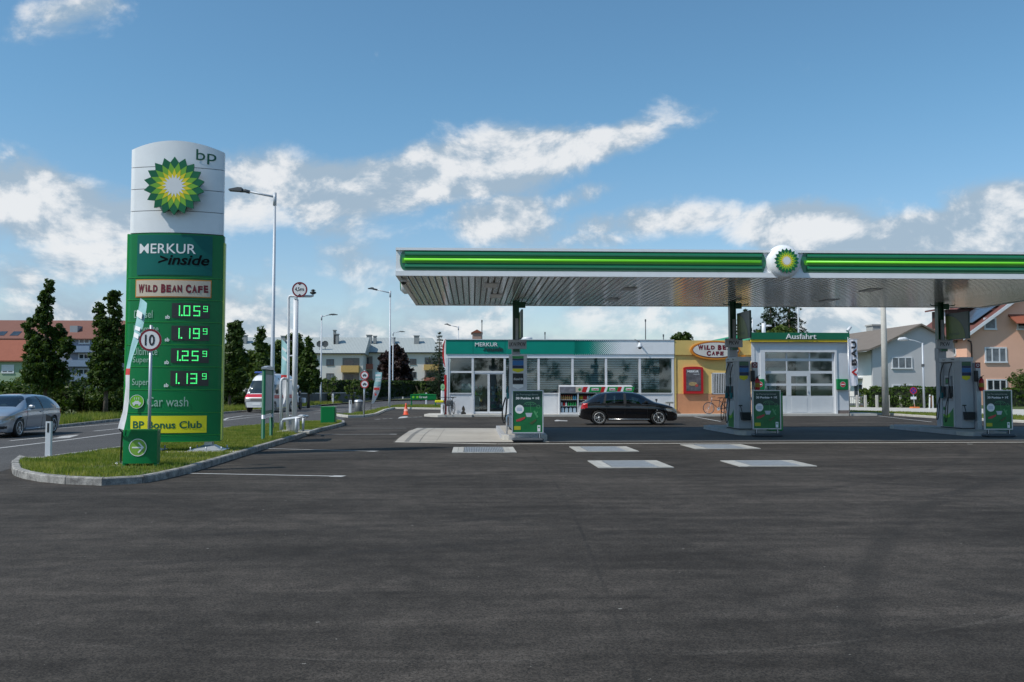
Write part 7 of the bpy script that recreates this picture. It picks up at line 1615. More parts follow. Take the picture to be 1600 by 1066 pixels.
def block(label, xa, xb, Y, eave, ridge_, wins, balcs, chims, hips=(0, 1), depth=12.):
    x0, x1 = P(xa, 580, Y).x, P(xb, 580, Y).x; ze = P(600, eave, Y-.6).z; zr = P(600, ridge_, Y+depth/2).z
    t = thing('apartment_block', label, 'apartment building', ((x0+x1)/2, Y, 0)); zq = lambda py: P(600, py, Y).z; xq = lambda px: P(px, 580, Y).x
    mb = MB(); mb.box((x0, Y, 0), (x1, Y+depth, ze-.05)); obj('wall', mb, rend, t, w=True)
    xr0, xr1 = x0-.5+(2.5 if hips[0] else 0), x1+.5-(2.5 if hips[1] else 0)
    mb = MB(); mb.add([(x0-.5, Y-.6, ze), (x1+.5, Y-.6, ze), (x1+.5, Y+depth+.6, ze), (x0-.5, Y+depth+.6, ze), (xr0, Y+depth/2, zr), (xr1, Y+depth/2, zr), (x0-.5, Y-.6, ze-.22), (x1+.5, Y-.6, ze-.22), (x1+.5, Y+depth+.6, ze-.22), (x0-.5, Y+depth+.6, ze-.22)],
                      [(0, 1, 5, 4), (1, 2, 5), (2, 3, 4, 5), (3, 0, 4), (6, 7, 1, 0), (7, 8, 2, 1), (8, 9, 3, 2), (9, 6, 0, 3), (9, 8, 7, 6)]); rf = obj('roof', mb, metalroof, t, w=True)
    mb = MB(); mb.tube([(x0-.5, Y-.7, ze-.1), (x1+.5, Y-.7, ze-.1)], .09, 6); obj('gutter', mb, dgrey, t, w=True)
    k = x0
    for (a, b, yt, yb, col) in wins: winfill(t, xq(a), xq(b), zq(yb), zq(yt), Y-.03, div=2, frame=mat('far_frame', (.10, .09, .09), .5), fr=.12, gm=curtain if (a+yt) % 2 > 1 else darkglass)
    for (a, b, yt, yb, yr, col) in balcs:
        mb = MB(); mb.box((xq(a), Y-.02, zq(yb)), (xq(b), Y+.01, zq(yt)));  lg = obj('balcony', mb, mat('loggia_dark', (.20, .18, .16), .7), t, w=True)
        mb = MB(); mb.box((xq(a), Y-1.2, zq(yb)), (xq(b), Y-1.1, zq(yr))); mb.box((xq(a), Y-1.1, zq(yb)), (xq(b), Y-.03, zq(yb)+.15)); mb.box((xq(a)-.1, Y-1.1, zq(yb)), (xq(a), Y-.03, zq(yr))); mb.box((xq(b), Y-1.1, zq(yb)), (xq(b)+.1, Y-.03, zq(yr)), 0); obj('parapet', mb, mat('balcony_'+col[0], col[1], .7), lg, w=True)
        mb = MB(); mb.box((xq(a)+.3, Y-.06, zq(yr)), (xq(a+(b-a)*.65), Y-.03, zq(yt)-.3)); obj('pane', mb, darkglass, lg, w=True)
    for (cx, yt, yb, w) in chims:
        c_ = P(cx, yb, Y+3.5); zt = P(cx, yt, Y+3.5).z; mb = MB(); mb.box((c_.x-w, Y+3, c_.z-1), (c_.x+w, Y+3.9, zt)); mb.box((c_.x-w-.1, Y+2.9, zt), (c_.x+w+.1, Y+4, zt+.15)); obj('chimney', mb, mat('chimney_grey', (.26, .27, .27), .8), rf, w=True)
    return t, rf
Yo = ('ochre', (.55, .36, .12)); Re = ('rust', (.36, .12, .08))
block('long white apartment block with grey metal roof, left part behind the trees', 300, 567, 172, 551.8, 527.5,
      [(509.8, 521.8, 561.5, 571.5, 0), (509.8, 521.8, 583.5, 593, 0), (484, 497, 561.5, 571.5, 0), (484, 497, 583.5, 593, 0), (436, 447, 561.5, 571.5, 0), (400, 412, 561.5, 571.5, 0), (372, 384, 561.5, 571.5, 0)],
      [(535, 561.5, 559.5, 582, 571.5, Yo), (535, 561.5, 583, 600, 594, Yo), (455, 478, 559.5, 582, 571.5, Yo)],
      [(523, 517, 531, .22), (526, 523, 531, .4), (382.5, 525, 532, .45), (443, 526, 531, .4)], hips=(0, 0))
mb_t, rf_ = block('long white apartment block with grey metal roof, right part with hipped end', 568, 689, 178, 550.2, 527.8,
      [(593, 606, 561, 570, 0), (593, 606, 580, 590, 0), (640, 650.5, 560.8, 570, 0), (640, 650.5, 581, 591, 0)],
      [(565.5, 582, 557, 577, 569, Re), (565.5, 582, 579, 600, 592, Re), (663.5, 687, 558.5, 578.5, 569.8, Yo), (663.5, 687, 580.5, 597, 590, Re)],
      [(577, 524.5, 532, .5), (651, 525.5, 532, .5), (586, 526, 529, .3), (615, 528.5, 534, .3)], hips=(0, 1))
for px in (499.5, 508):
    c_ = P(px, 537.5, 172.5); t = thing('satellite_dish', 'dark round satellite dish on the grey roof, %s of the pair by the street lamp' % ('left' if px < 503 else 'right'), 'satellite dish', (c_.x, 172.5, c_.z), 0, 'satellite dishes')
    mb = MB(); mb.lathe([(.02, .18), (.4, .1), (.62, 0), (.55, 0), (.38, .06)], (0, 0, 0), 20, 'y'); obj('dish', mb, dgrey, t); mb = MB(); mb.tube([(0, .2, -1.2), (0, .2, 0)], .05, 6); obj('stand', mb, dgrey, t)
# ---- left houses
def gablehouse(label, xa, xb, Y, yb_e, yr, wallm_, roofm, depth=11, ov=.5, name='house'):
    x0, x1 = P(xa, 580, Y).x, P(xb, 580, Y).x; ze = P(100, yb_e, Y-.6).z; zr = P(100, yr, Y+depth/2).z; t = thing(name, label, 'house', ((x0+x1)/2, Y, 0))
    mb = MB(); mb.prism([(Y, 0), (Y+depth, 0), (Y+depth, ze-.1), (Y+depth/2, zr-.25), (Y, ze-.1)], x0, x1, 'x'); obj('wall', mb, wallm_, t, w=True)
    mb = MB(); mb.prism([(Y-.6, ze-.18), (Y+depth/2, zr-.18), (Y+depth+.6, ze-.18), (Y+depth+.6, ze), (Y+depth/2, zr), (Y-.6, ze)], x0-ov, x1+ov, 'x'); rf = obj('roof', mb, roofm, t, w=True); return t, rf
green_r = mat('pale_green_render', (.30, .40, .27), .8, var=.06, vs=.5); bluegrey = mat('blue_grey_render', (.26, .29, .36), .8, var=.06, vs=.5)
h1, r1 = gablehouse('pale green house with bright orange roof at the left edge', -60, 37, 150, 563.5, 531.5, green_r, tiler, 8)
Y = 150; zq = lambda py: P(10, py, Y).z; xq = lambda px: P(px, 580, Y).x
winfill(h1, xq(2.5), xq(22), zq(583.5), zq(570), Y-.05, div=2, blind=.6, fr=.2); winfill(h1, xq(-30), xq(-12), zq(583.5), zq(570), Y-.05, div=2, fr=.2)
h2, r2 = gablehouse('long house with brown tiled roof and blue balconies behind the trees at left', -80, 182, 162, 529, 500.8, bluegrey, tilebr, 12)
Y = 162; zq = lambda py: P(100, py, Y).z; xq = lambda px: P(px, 580, Y).x
for k, (yt, yb, yr) in enumerate(((528.5, 537.5, 541), (552.5, 562, 563), (576, 586, 586))):
    winfill(h2, xq(122), xq(139.5), zq(yb), zq(yt), Y-.05, div=2, fr=.2)
    mb = MB(); mb.box((xq(104), Y-1.2, zq(yr+10)), (xq(143), Y-1.1, zq(yr))); mb.box((xq(104), Y-1.1, zq(yr+10)), (xq(143), Y, zq(yr+9))); obj('balcony', mb, mat('balcony_blue', (.22, .30, .42), .6), h2, w=True)
for (a, b, yt, yb) in ((109, 121, 509, 518.5),):
    mb = MB(); c_ = P(a, yb, Y+2); mb.box((P(a, yb, Y+1.6).x, Y+1.6, P(a, yb, Y+1.6).z-.6), (P(b, yb, Y+1.6).x, Y+4, P(a, yt, Y+1.6).z)); obj('dormer', mb, mat('dormer_grey', (.30, .33, .36), .6), r2, w=True)
for (a, b, yt, yb) in ((-2, 10, 522, 528.5), (18.5, 32, 524.5, 529), (45, 58, 524, 529)):
    yy = Y+1.2; c_ = P(a, yb, yy); d_ = P(b, yt, yy); zf = lambda y: P(100, 529, Y-.6).z+(P(100, 500.8, Y+6).z-P(100, 529, Y-.6).z)*(y-Y+.6)/6.6
    mb = MB(); ya_, yb_ = Y+.3, Y+1.8; mb.add([(c_.x, ya_, zf(ya_)+.05), (d_.x, ya_, zf(ya_)+.05), (d_.x, yb_, zf(yb_)+.05), (c_.x, yb_, zf(yb_)+.05)], [(0, 1, 2, 3)]); obj('roof_window', mb, darkglass, r2, w=True)
# far pink tower behind the shop
t = thing('far_house', 'small far pinkish house gable just above the teal fascia', 'house', (P(747, 530, 210).x, 210, 0)); Y = 210
mb = MB(); x0, x1 = P(738, 530, Y).x, P(752.5, 530, Y).x; mb.box((x0, Y, 0), (x1, Y+8, P(745, 520, Y).z)); obj('wall', mb, mat('pinkish_wall', (.42, .27, .22), .8), t, w=True); mb = MB(); mb.prism([(x0-.3, P(745, 520, Y).z), (x1+.3, P(745, 520, Y).z), ((x0+x1)/2, P(745, 515, Y).z)], Y-.3, Y+8); obj('roof', mb, tiler, t, w=True)
# ---- wall and trimmed hedge behind the road
wa = [(342, 634.5, 613.5), (400, 634, 614), (480, 633.6, 615.5), (560, 628, 614), (620, 624.2, 612), (660, 622, 609.5), (700, 620.6, 608.5)]
mb = MB(); rootw = thing('boundary_wall', 'long grey concrete panel wall below the trimmed hedge', 'wall', (P(342, 634, 88).x, 84, 0))
wp = [(G(a, b-1.2, .1), c) for a, b, c in wa]; wmat = ground_mat('grey_wall', ((.075, .075, .078), (.16, .155, .15)), 1.6, None, 0, .3, 20., .85); pts = poly_resample([p for p, _ in wp], 2.4); caps = MB()
def hz(p):
    best = 1.1
    for (a, c), (b, d) in zip(wp, wp[1:]):
        if min(a.x, b.x)-1e-3 <= p.x <= max(a.x, b.x)+1e-3:
            f = (p.x-a.x)/(b.x-a.x); za = CAMZ+(606-c)*a.y/1400; zb = CAMZ+(606-d)*b.y/1400; best = za+(zb-za)*f
    return best
for a, b in zip(pts, pts[1:]):
    d = (b-a).normalized(); nn = Vector((-d.y, d.x, 0))*.16; g = d*.02; m1 = MB(); a2, b2 = a+g, b-g; ha, hb_ = hz(a), hz(b)
    m1.add([(*a2.xy, 0), (*b2.xy, 0), (*(b2+nn).xy, 0), (*(a2+nn).xy, 0), (*a2.xy, ha), (*b2.xy, hb_), (*(b2+nn).xy, hb_), (*(a2+nn).xy, ha)], [(0, 1, 5, 4), (1, 2, 6, 5), (2, 3, 7, 6), (3, 0, 4, 7), (4, 5, 6, 7)]); obj('wall_panel', m1, wmat, rootw, w=True)
    o_ = nn*.2; caps.add([(*(a-o_).xy, ha+.002), (*(b-o_).xy, hb_+.002), (*(b+nn+o_).xy, hb_+.002), (*(a+nn+o_).xy, ha+.002), (*(a-o_).xy, ha+.08), (*(b-o_).xy, hb_+.08), (*(b+nn+o_).xy, hb_+.08), (*(a+nn+o_).xy, ha+.08)], [(0, 1, 5, 4), (1, 2, 6, 5), (2, 3, 7, 6), (3, 0, 4, 7), (4, 5, 6, 7)])
obj('coping', caps, galv, rootw, w=True)
ha_, hb_ = P(486, 612, 100), P(702, 612, 128)
hedge('hedge', 'long trimmed dark hedge between the grey wall and the white apartment blocks', (P(440, 612, 99).x, 99, .5), (hb_.x, 124, .5), 2.2, P(600, 597, 108).z-.5+.1, hdark, 11, leaf=.14, dens=70)
for (px, Y, w, h, lb, m_) in ((512, 91, 1.5, 2.3, 'light green garden shrub above the grey wall, right of the far lamp', ltree), (552, 94, 1.1, 2.1, 'small light shrub by the twin round signs', ltree), (658, 112, 1.2, 1.9, 'round yellowish shrub above the green car wash sign', ltree), (566, 93, .9, 2.0, 'small green shrub between round signs and flag', bushm)):
    shrub('shrub', lb, (P(px, 610, Y).x, Y, 0), w, w, h+.6, m_, int(px), 40, 18, .12)
# ---- trees: clumps given in metres round the trunk foot
def ptree(label, px, Y, th, tr, cl, nsub, per, sig, size, m, seed, z=.08):
    """cl in pixels: (px, py, rx, ry)"""
    b_ = P(px, 620, Y); out = []
    for (cx, cy, rx, ry) in cl: c_ = P(cx, cy, Y); s = Y/1400; out.append(((c_.x-b_.x)*.94, (int(cx*3+cy) % 7-3)*.08*rx*s, c_.z-z, rx*s*.93, rx*s*.9, ry*s))
    return tree('maple_tree' if m is maple else 'tree', label, (b_.x, Y, z), th, tr, out, nsub, per, sig, size, m, bark, seed)
ptree('tall narrow dark maple behind the silver car with crooked pointed top', 70, 49, 2.2, .11, [(76, 448, 7, 12), (72, 470, 10, 16), (70, 498, 13, 20), (44, 512, 9, 14), (50, 535, 13, 18), (70, 535, 20, 26), (92, 518, 10, 14), (98, 545, 12, 16), (108, 538, 11, 12), (65, 575, 24, 26), (52, 582, 17, 22), (88, 582, 17, 22), (72, 600, 22, 12), (45, 560, 9, 16)], 540, 40, .18, .10, maple, 21)
ptree('narrow dark maple with split top between left houses and totem', 165, 48, 2.1, .11, [(181, 462, 7, 12), (173, 468, 6, 12), (155, 487, 7, 12), (180, 490, 10, 20), (160, 510, 14, 20), (181, 520, 12, 22), (165, 545, 20, 24), (184, 552, 13, 24), (150, 560, 12, 20), (165, 580, 24, 20), (182, 590, 14, 16), (148, 588, 11, 12), (165, 600, 20, 11), (192, 535, 6, 12)], 520, 40, .17, .098, maple, 22)
ptree('dark maple with forked top just right of the price totem', 358.5, 66, 1.6, .1, [(363, 512, 4, 7), (371, 507, 4.5, 8), (378, 515, 4, 6), (365, 530, 8, 16), (374, 532, 6, 12), (360, 555, 12, 18), (372, 552, 9, 14), (380, 560, 7, 10), (362, 585, 17, 20), (375, 590, 9, 16), (352, 595, 10, 20), (350, 560, 6, 22), (364, 606, 16, 10)], 320, 34, .3, .16, maple, 23)
ptree('slender pointed dark maple behind the ambulance', 409, 72, 1.6, .1, [(408.5, 515, 3.2, 8), (407, 530, 5, 14), (406, 550, 8, 18), (412, 570, 11, 18), (405, 590, 12, 18), (415, 592, 9, 14)], 130, 36, .3, .16, maple, 24)
ptree('bushy light green tree beside the slender maple', 392, 78, 1.4, .1, [(396, 560, 9, 12), (390, 575, 11, 14), (386, 592, 12, 14), (400, 585, 10, 14), (419, 552, 7, 12), (424, 575, 8, 18)], 120, 34, .35, .17, ltree, 25)
ptree('green tree seen between the white vent pipes', 432, 80, 1.4, .1, [(433, 542, 7, 10), (430, 560, 10, 16), (436, 582, 11, 16), (428, 595, 9, 12)], 110, 34, .35, .17, ltree, 26)
ptree('dark rounded maple right behind the white vent pipes', 462, 76, 1.7, .1, [(456, 530, 7, 8), (466, 535, 8, 10), (458, 550, 11, 14), (470, 555, 8, 14), (460, 575, 13, 18), (470, 590, 11, 16), (454, 596, 10, 12)], 150, 36, .3, .16, maple, 27)
ptree('conical dark maple right of the vent pipes, before the white block', 482, 74, 1.7, .1, [(483.5, 533, 3.2, 7), (483, 545, 5, 10), (480, 560, 9, 14), (489, 565, 7, 12), (482, 582, 12, 16), (491, 588, 9, 14), (475, 598, 11, 14), (487, 604, 12, 8)], 150, 36, .3, .16, maple, 28)
ptree('round dark red leaved tree in front of the white block', 618, 140, 2.0, .16, [(618, 552, 14, 10), (605, 565, 13, 12), (630, 566, 13, 13), (618, 575, 20, 16), (600, 582, 10, 12), (638, 584, 9, 12), (620, 592, 26, 10)], 190, 34, .6, .30, rleaf, 29)
# bushes along the left verge
for k, (px, Y, w, h, m_) in enumerate(((-30, 54, 3.2, 2.3, bushm), (14, 53, 2.6, 2.2, bushm), (52, 55, 2.2, 2.4, ltree), (96, 53, 2.6, 2.7, hdark), (128, 52, 2.4, 2.2, bushm), (150, 54, 2.0, 2.0, hdark), (182, 52.5, 1.9, 2.1, bushm), (206, 56, 2.0, 2.1, hdark), (232, 58, 2.4, 2.1, hdark), (350, 69, 1.7, 1.7, hdark), (372, 71, 1.5, 1.5, hdark))):
    shrub('shrub', ['pale green shrub outside the left edge', 'light green bush at the left edge behind the silver car', 'yellow green bush left of the tall crooked maple trunk', 'large dark bush right behind the silver car', 'light rounded bush between the two left maples', 'dark low bush left of the second maple trunk', 'rounded green bush right of the second maple trunk', 'dark bush touching the left side of the totem', 'dark bush hidden behind the price totem', 'dark low bush left of the grey wall start', 'low dark bush at the foot of the forked maple'][k], (P(px, 630, Y).x, Y, 0), w, w*.7, h, m_, 40+k, 110, 26, .11)
shrub('shrub', 'small golden bush in front of the pale green house', (P(28, 600, 120).x, 120, 0), 1.4, 1.2, 3.2, mat('golden_leaves', (.20, .17, .03), .7, var=.4, vs=2), 71, 40, 20, .2)
b = P(37.5, 640, 56); t = thing('lamp_post', 'grey pole rising from the bushes behind the silver car', 'post', (b.x, 56, 0)); mb = MB(); mb.tube([(0, 0, 0), (0, 0, P(37.5, 560, 56).z)], .055, 8); obj('pole', mb, galvm, t)
# tree and conifers behind the shop
conifer('fir_tree', 'dark fir top at the left end of the teal fascia', (P(686.5, 600, 120).x, 120, 0), P(686, 521, 120).z, 2.6, 20, coni, 51)
for k, (px, Y, py, w, lb) in enumerate(((1166, 92, 486, 3.4, 'dark fir partly hidden by the middle hanging panel'), (1206, 96, 455, 3.0, 'large fir behind the car wash hall, left of the pair'), (1235, 98, 450, 3.2, 'large fir behind the car wash hall, right of the pair'))):
    conifer('fir_tree', lb, (P(px, 600, Y).x, Y, 0), P(px, py, Y).z, w, 30, coni, 52+k, 2.5)
ptree('dark tree crown above the ochre cafe roof', 1066, 110, 3., .15, [(1066, 525, 9, 5), (1056, 531, 8, 5), (1074, 530, 8, 6), (1066, 540, 16, 8)], 60, 30, .4, .2, maple, 31)
ptree('low olive tree behind the car wash roof', 1216, 84, 2.5, .12, [(1212, 518, 18, 6), (1228, 520, 16, 6), (1192, 522, 14, 5), (1216, 535, 40, 14)], 90, 30, .4, .2, ltree, 32)
# ================================================================ RIGHT SIDE HOUSES
# grey and white house
Y = 80.; t = thing('house', 'white and grey house with weathered grey brown roof right of the banner', 'house', (P(1364, 600, Y).x, Y, 0))
gxy = lambda px, py, y=Y: P(px, py, y)
xw = gxy(1364, 600).x; xe = gxy(1560, 600).x; prof = [gxy(1340, 547.8, 79.5), gxy(1358, 545.5, 79.5), gxy(1383, 535, 79.5), gxy(1440, 505.5, 79.5), gxy(1540, 555, 79.5)]
mb = MB(); wallp = [(xw, 0), (gxy(1540, 600).x, 0), (gxy(1540, 558).x, gxy(1540, 558).z-.1)]+[(p.x, p.z-.12) for p in reversed(prof[2:4])]+[(xw, gxy(1364, 544).z-.12)]
mb.prism(wallp, Y, Y+.3); obj('front_wall', mb, mat('grey_render', (.52, .52, .53), .85, var=.06, vs=.6), t, w=True)
mb = MB(); mb.box((xw+.002, Y+.3, 0), (xw+.3, Y+16, prof[1].z-.15)); obj('side_wall', mb, mat('white_render', (.80, .79, .75), .85, var=.05, vs=.6), t, w=True)
mb = MB(); pl = [(p.x, p.z) for p in prof]; mb.prism(pl+[(x, z-.16) for x, z in reversed(pl)], Y-.5, Y+17); rf = obj('roof', mb, slate, t, w=True)
mb = MB(); c0, c1 = P(1363.5, 509, 90), P(1377.5, 520, 90); mb.box((c0.x, 90, c1.z-2.0), (c1.x, 91.5, c0.z)); mb.box((c0.x-.1, 89.9, c0.z), (c1.x+.1, 91.6, c0.z+.15)); obj('chimney', mb, mat('chimney_pale', (.40, .40, .38), .8), rf, w=True)
z = lambda py: gxy(1400, py).z; x = lambda px: gxy(px, 560).x
winfill(t, x(1393), x(1425), z(576.5), z(558), Y-.04, div=3, gm=curtain, fr=.1); winfill(t, x(1393), x(1425), z(622), z(601), Y-.04, div=3, fr=.1)
def sidewin(t, X_, pa, pb, yt, yb, div=1, gm=None, nm='window'):
    """window in a wall facing -X"""
    A_ = PX(pa, 580, X_); B_ = PX(pb, 580, X_); ys = sorted((A_.y, B_.y)); ym = sum(ys)/2; pm = (pa+pb)/2; z1, z0 = PX(pm, yt, X_).z, PX(pm, yb, X_).z; fr = .09; mb = MB()
    mb.box((X_-.05, ys[0], z0), (X_+.03, ys[0]+fr, z1)); mb.box((X_-.05, ys[1]-fr, z0), (X_+.03, ys[1], z1)); mb.box((X_-.05, ys[0]+fr, z1-fr), (X_+.03, ys[1]-fr, z1)); mb.box((X_-.08, ys[0], z0-.03), (X_+.03, ys[1], z0+fr))
    for k in range(1, div): y = ys[0]+(ys[1]-ys[0])*k/div; mb.box((X_-.04, y-.04, z0+fr), (X_+.03, y+.04, z1-fr))
    o = obj(nm, mb, wpaint, t, w=True); mb = MB(); mb.box((X_-.015, ys[0]+fr, z0+fr), (X_-.004, ys[1]-fr, z1-fr)); obj('pane', mb, gm or darkglass, o, w=True); return o
sidewin(t, xw, 1331, 1338, 556, 585, 1, curtain); sidewin(t, xw, 1334, 1348, 600, 622, 2, darkglass, 'glass_door')
mb = MB(); ya = PX(1348, 580, xw).y; yb_ = PX(1330, 580, xw).y; mb.box((xw-.9, ya, PX(1340, 592, xw).z), (xw-.0, yb_, PX(1340, 590, xw).z)); obj('balcony', mb, galv, t, w=True)
# salmon house
salmon = mat('salmon_render', (.78, .45, .32), .85, var=.05, vs=.6); XS = 43.2; Y = 78.
z = lambda py: P(1540, py, Y).z; x = lambda px: P(px, 560, Y).x; XS = x(1511)
t = thing('house', 'large salmon pink house with dark red roof and solar panels at the right', 'house', (XS, Y, 0))
ze = z(519); va = P(1509, 519.5, Y-.5); vb = P(1579, 470, Y-.5); sl_ = (vb.z-va.z)/(vb.x-va.x); xr = XS+8.5; zr = va.z+sl_*(xr-va.x); FYb = PX(1424, 560, XS).y
mb = MB(); mb.prism([(XS, 0), (xr*2-XS, 0), (xr*2-XS, ze-.15), (xr, zr-.35), (XS, ze-.15)], Y, FYb); obj('wall', mb, salmon, t, w=True)
mb = MB(); e = .6; mb.prism([(XS-e, va.z-e*sl_), (xr, zr), (2*xr-XS+e, va.z-e*sl_), (2*xr-XS+e, va.z-e*sl_-.2), (xr, zr-.2), (XS-e, va.z-e*sl_-.2)], Y-.55, FYb+.55); rf = obj('roof', mb, redbr, t, w=True)
mb = MB(); mb.prism([(XS-e, va.z-e*sl_+.03), (xr, zr+.03), (xr, zr-.3), (XS-e, va.z-e*sl_-.3)], Y-.62, Y-.552); obj('verge_board', mb, wpaint, rf, w=True)
mb = MB()
for k in range(2):
    for q in range(3):
        xa, xb = XS+.9+k*2.1, XS+.9+k*2.1+2.0; ya, yb2 = Y+.5+q*1.2, Y+.5+q*1.2+1.15; f = lambda xx: va.z+sl_*(xx-va.x)+.1
        mb = MB(); mb.add([(xa, ya, f(xa)), (xb, ya, f(xb)), (xb, yb2, f(xb)), (xa, yb2, f(xa)), (xa, ya, f(xa)+.06), (xb, ya, f(xb)+.06), (xb, yb2, f(xb)+.06), (xa, yb2, f(xa)+.06)], [(4, 5, 6, 7), (0, 1, 5, 4), (1, 2, 6, 5), (2, 3, 7, 6), (3, 0, 4, 7)]); obj('solar_panel', mb, mat('solar_blue', (.10, .13, .17), .15, .3), rf, w=True)
# dormer on the left slope
dY0, dY1 = 83.2, 86.2; dx = XS+1.2; dz = va.z+sl_*(dx-va.x)
mb = MB(); mb.box((dx, dY0, dz-.2), (dx+2.6, dY1, dz+1.5)); dm_ = obj('dormer', mb, mat('dormer_wood', (.07, .035, .025), .7), rf, w=True)
# its roof and window stay parts of the house
mb = MB(); mb.prism([(dx-.5, dz+1.5), (dx+3.4, dz+2.1), (dx+3.4, dz+2.25), (dx-.5, dz+1.65)], dY0-.4, dY1+.4); obj('dormer_roof', mb, redbr, t, w=True)
mb = MB(); mb.box((dx-.06, dY0+.5, dz+.2), (dx-.005, dY0+1.4, dz+1.35)); obj('dormer_window', mb, wpaint, t, w=True)
winfill(t, x(1538.5), x(1558), z(515.5), z(496.5), Y-.04, fr=.14, gm=curtain); winfill(t, x(1538.5), x(1573), z(567), z(542.5), Y-.04, div=3, fr=.13, gm=curtain); winfill(t, x(1540), x(1572), z(611), z(592.6), Y-.04, div=3, fr=.12, gm=darkglass); winfill(t, x(1590), x(1625), z(515.5), z(502), Y-.04, div=2, fr=.12)
mb = MB(); mb.prism([(Y-1.3, z(506)), (Y, z(491)), (Y, z(494)), (Y-1.3, z(507.5))], x(1577), x(1660), 'x'); obj('porch_roof', mb, tiler, t, w=True)
sidewin(t, XS, 1438, 1449, 548.5, 567.5, 2); sidewin(t, XS, 1454, 1462.5, 547, 567.5, 1); sidewin(t, XS, 1480, 1495, 545, 556, 2); sidewin(t, XS, 1438.5, 1463, 594, 609, 3)
ya, yb_ = PX(1463, 580, XS-1.1).y, PX(1433, 580, XS-1.1).y; zA = PX(1450, 568.5, XS-1.1).z; zB = PX(1450, 586, XS-1.1).z
mb = MB(); mb.box((XS-1.1, ya, zB), (XS-.002, yb_, zB+.15)); bl = obj('balcony', mb, salmon, t, w=True)
nb_ = 9
for k in range(nb_): y0 = ya+(yb_-ya)*k/nb_; mb = MB(); mb.box((XS-1.13, y0+.03, zB+.1), (XS-1.10, ya+(yb_-ya)*(k+1)/nb_-.03, zA)); obj('balcony_board', mb, mat('balcony_pink', (.55, .33, .28), .7), bl, w=True)
mb = MB(); mb.tube([P(1512.5, 532, Y-.2), P(1517, 534, Y-.15), P(1518, 540, Y-.1), P(1518.5, 563, Y-.1)], .07, 6); obj('downpipe', mb, mat('brown_pipe', (.07, .035, .03), .5), t, w=True)
# hedge, posts, shrubs, signs along the right pavement
h0, h1_ = G(1368, 637, .12), G(1500, 638.5, .12)
hedge('hedge', 'dense green thuja hedge in front of the grey and pink houses', (h0.x, h0.y+.9, .1), (h1_.x, h1_.y+.9, .1), 1.2, 1.55, hleaf, 61, leaf=.075, dens=230)
hedge('hedge', 'trimmed hedge at the right edge below the round bush', (P(1578, 630, 72).x, 72, .1), (P(1680, 630, 72).x, 71, .1), 1.4, 1.45, hleaf, 62, leaf=.08, dens=150)
shrub('shrub', 'round grey green bush before the pink house at the right edge', (P(1606, 600, 75).x, 75, .1), 1.9, 1.5, 3.4, mat('x', (.1, .1, .1)) and bushm, 63, 110, 26, .11)
shrub('shrub', 'light green leafy bush at the left end of the thuja hedge', (P(1362, 620, 72.5).x, 72.5, .1), 1.15, .9, 2.0, ltree, 64, 70, 24, .10)
shrub('shrub', 'thin young shrub rising above the thuja hedge', (P(1414, 610, 76).x, 76, .1), .5, .4, 2.5, bushm, 65, 16, 10, .10)
for k, px in enumerate((1343, 1356, 1374, 1392, 1411.5, 1429.5, 1450.5, 1469)):
    b = G(px, 637.3, .12); t = thing('fence_post', ['leftmost pale concrete fence post near the banner', 'second pale concrete fence post, left of the light green bush', 'pale fence post at the left end of the thuja hedge', 'pale fence post between concrete mast and no stopping sign', 'pale fence post just left of the no stopping sign', 'pale fence post behind the no stopping sign', 'pale fence post by the old street lamp', 'pale fence post hidden beside the rightmost pump'][k], 'fence post', (b.x, b.y+.4, .1), 0, 'concrete fence posts along the hedge')
    mb = MB(); mb.rbox((-.09, -.07, 0), (.09, .07, .98), .015); obj('post', mb, concw, t)
b = G(1384, 646.6, .11); t = thing('concrete_mast', 'thick pale concrete mast standing in the grass strip, top hidden by the canopy', 'mast', (b.x, b.y, .08)); mb = MB(); mb.tube([(0, 0, -.1), (-.02, 0, 8.2)], [.205, .13], 16); obj('mast', mb, concw, t)
b = G(1444, 638, .12); Y = b.y; t = thing('street_lamp', 'old street lamp with curved arm left of the rightmost pump', 'street lamp', (b.x, Y, .1)); mb = MB(); tp = P(1441.3, 536, Y); mb.tube([(b.x, Y, 0), (tp.x, Y, tp.z)], [.085, .06], 10); obj('pole', mb, galvm, t, w=True)
mb = MB(); mb.tube([P(1441.3, 537.5, Y), P(1436, 534.8, Y), P(1428, 532.2, Y), P(1418, 530.6, Y)], .035, 6); obj('arm', mb, galvm, t, w=True); mb = MB(); mb.tube([P(1419, 530.5, Y), P(1413, 529.6, Y), P(1405, 530.2, Y), P(1402.8, 531.2, Y)], [.08, .14, .12, .05], 8); obj('lamp_head', mb, wpaint, t, w=True)
mb = MB(); mb.box((b.x-.10, Y-.1, P(1442, 573, Y).z), (b.x+.06, Y+.1, P(1442, 569, Y).z)); obj('junction_box', mb, dgrey, t, w=True)
b = G(1429.5, 638, .12); Y = b.y; t = thing('no_stopping_sign', 'round blue and red no stopping sign on an orange foot before the hedge', 'traffic sign', (b.x, Y, .1)); c_ = P(1427.2, 610.5, Y-.08)
mb = MB(); mb.tube([(b.x, Y, .1), (c_.x, Y, c_.z)], .035, 8); obj('post', mb, alu, t, w=True); r = 5.7*Y/1400
mb = MB(); disc(mb, c_.x, c_.z, c_.y, r, th=.01); sg = obj('sign_plate', mb, mat('sign_blue', (.02, .03, .28), .4), t, w=True); mb = MB(); ring(mb, c_.x, c_.z, c_.y-.004, r*.82, r); u = r*.6; bar(mb, (c_.x-u, c_.z-u), (c_.x+u, c_.z+u), r*.17, c_.y-.006); bar(mb, (c_.x-u, c_.z+u), (c_.x+u, c_.z-u), r*.17, c_.y-.010); obj('red_cross', mb, red, sg, w=True)
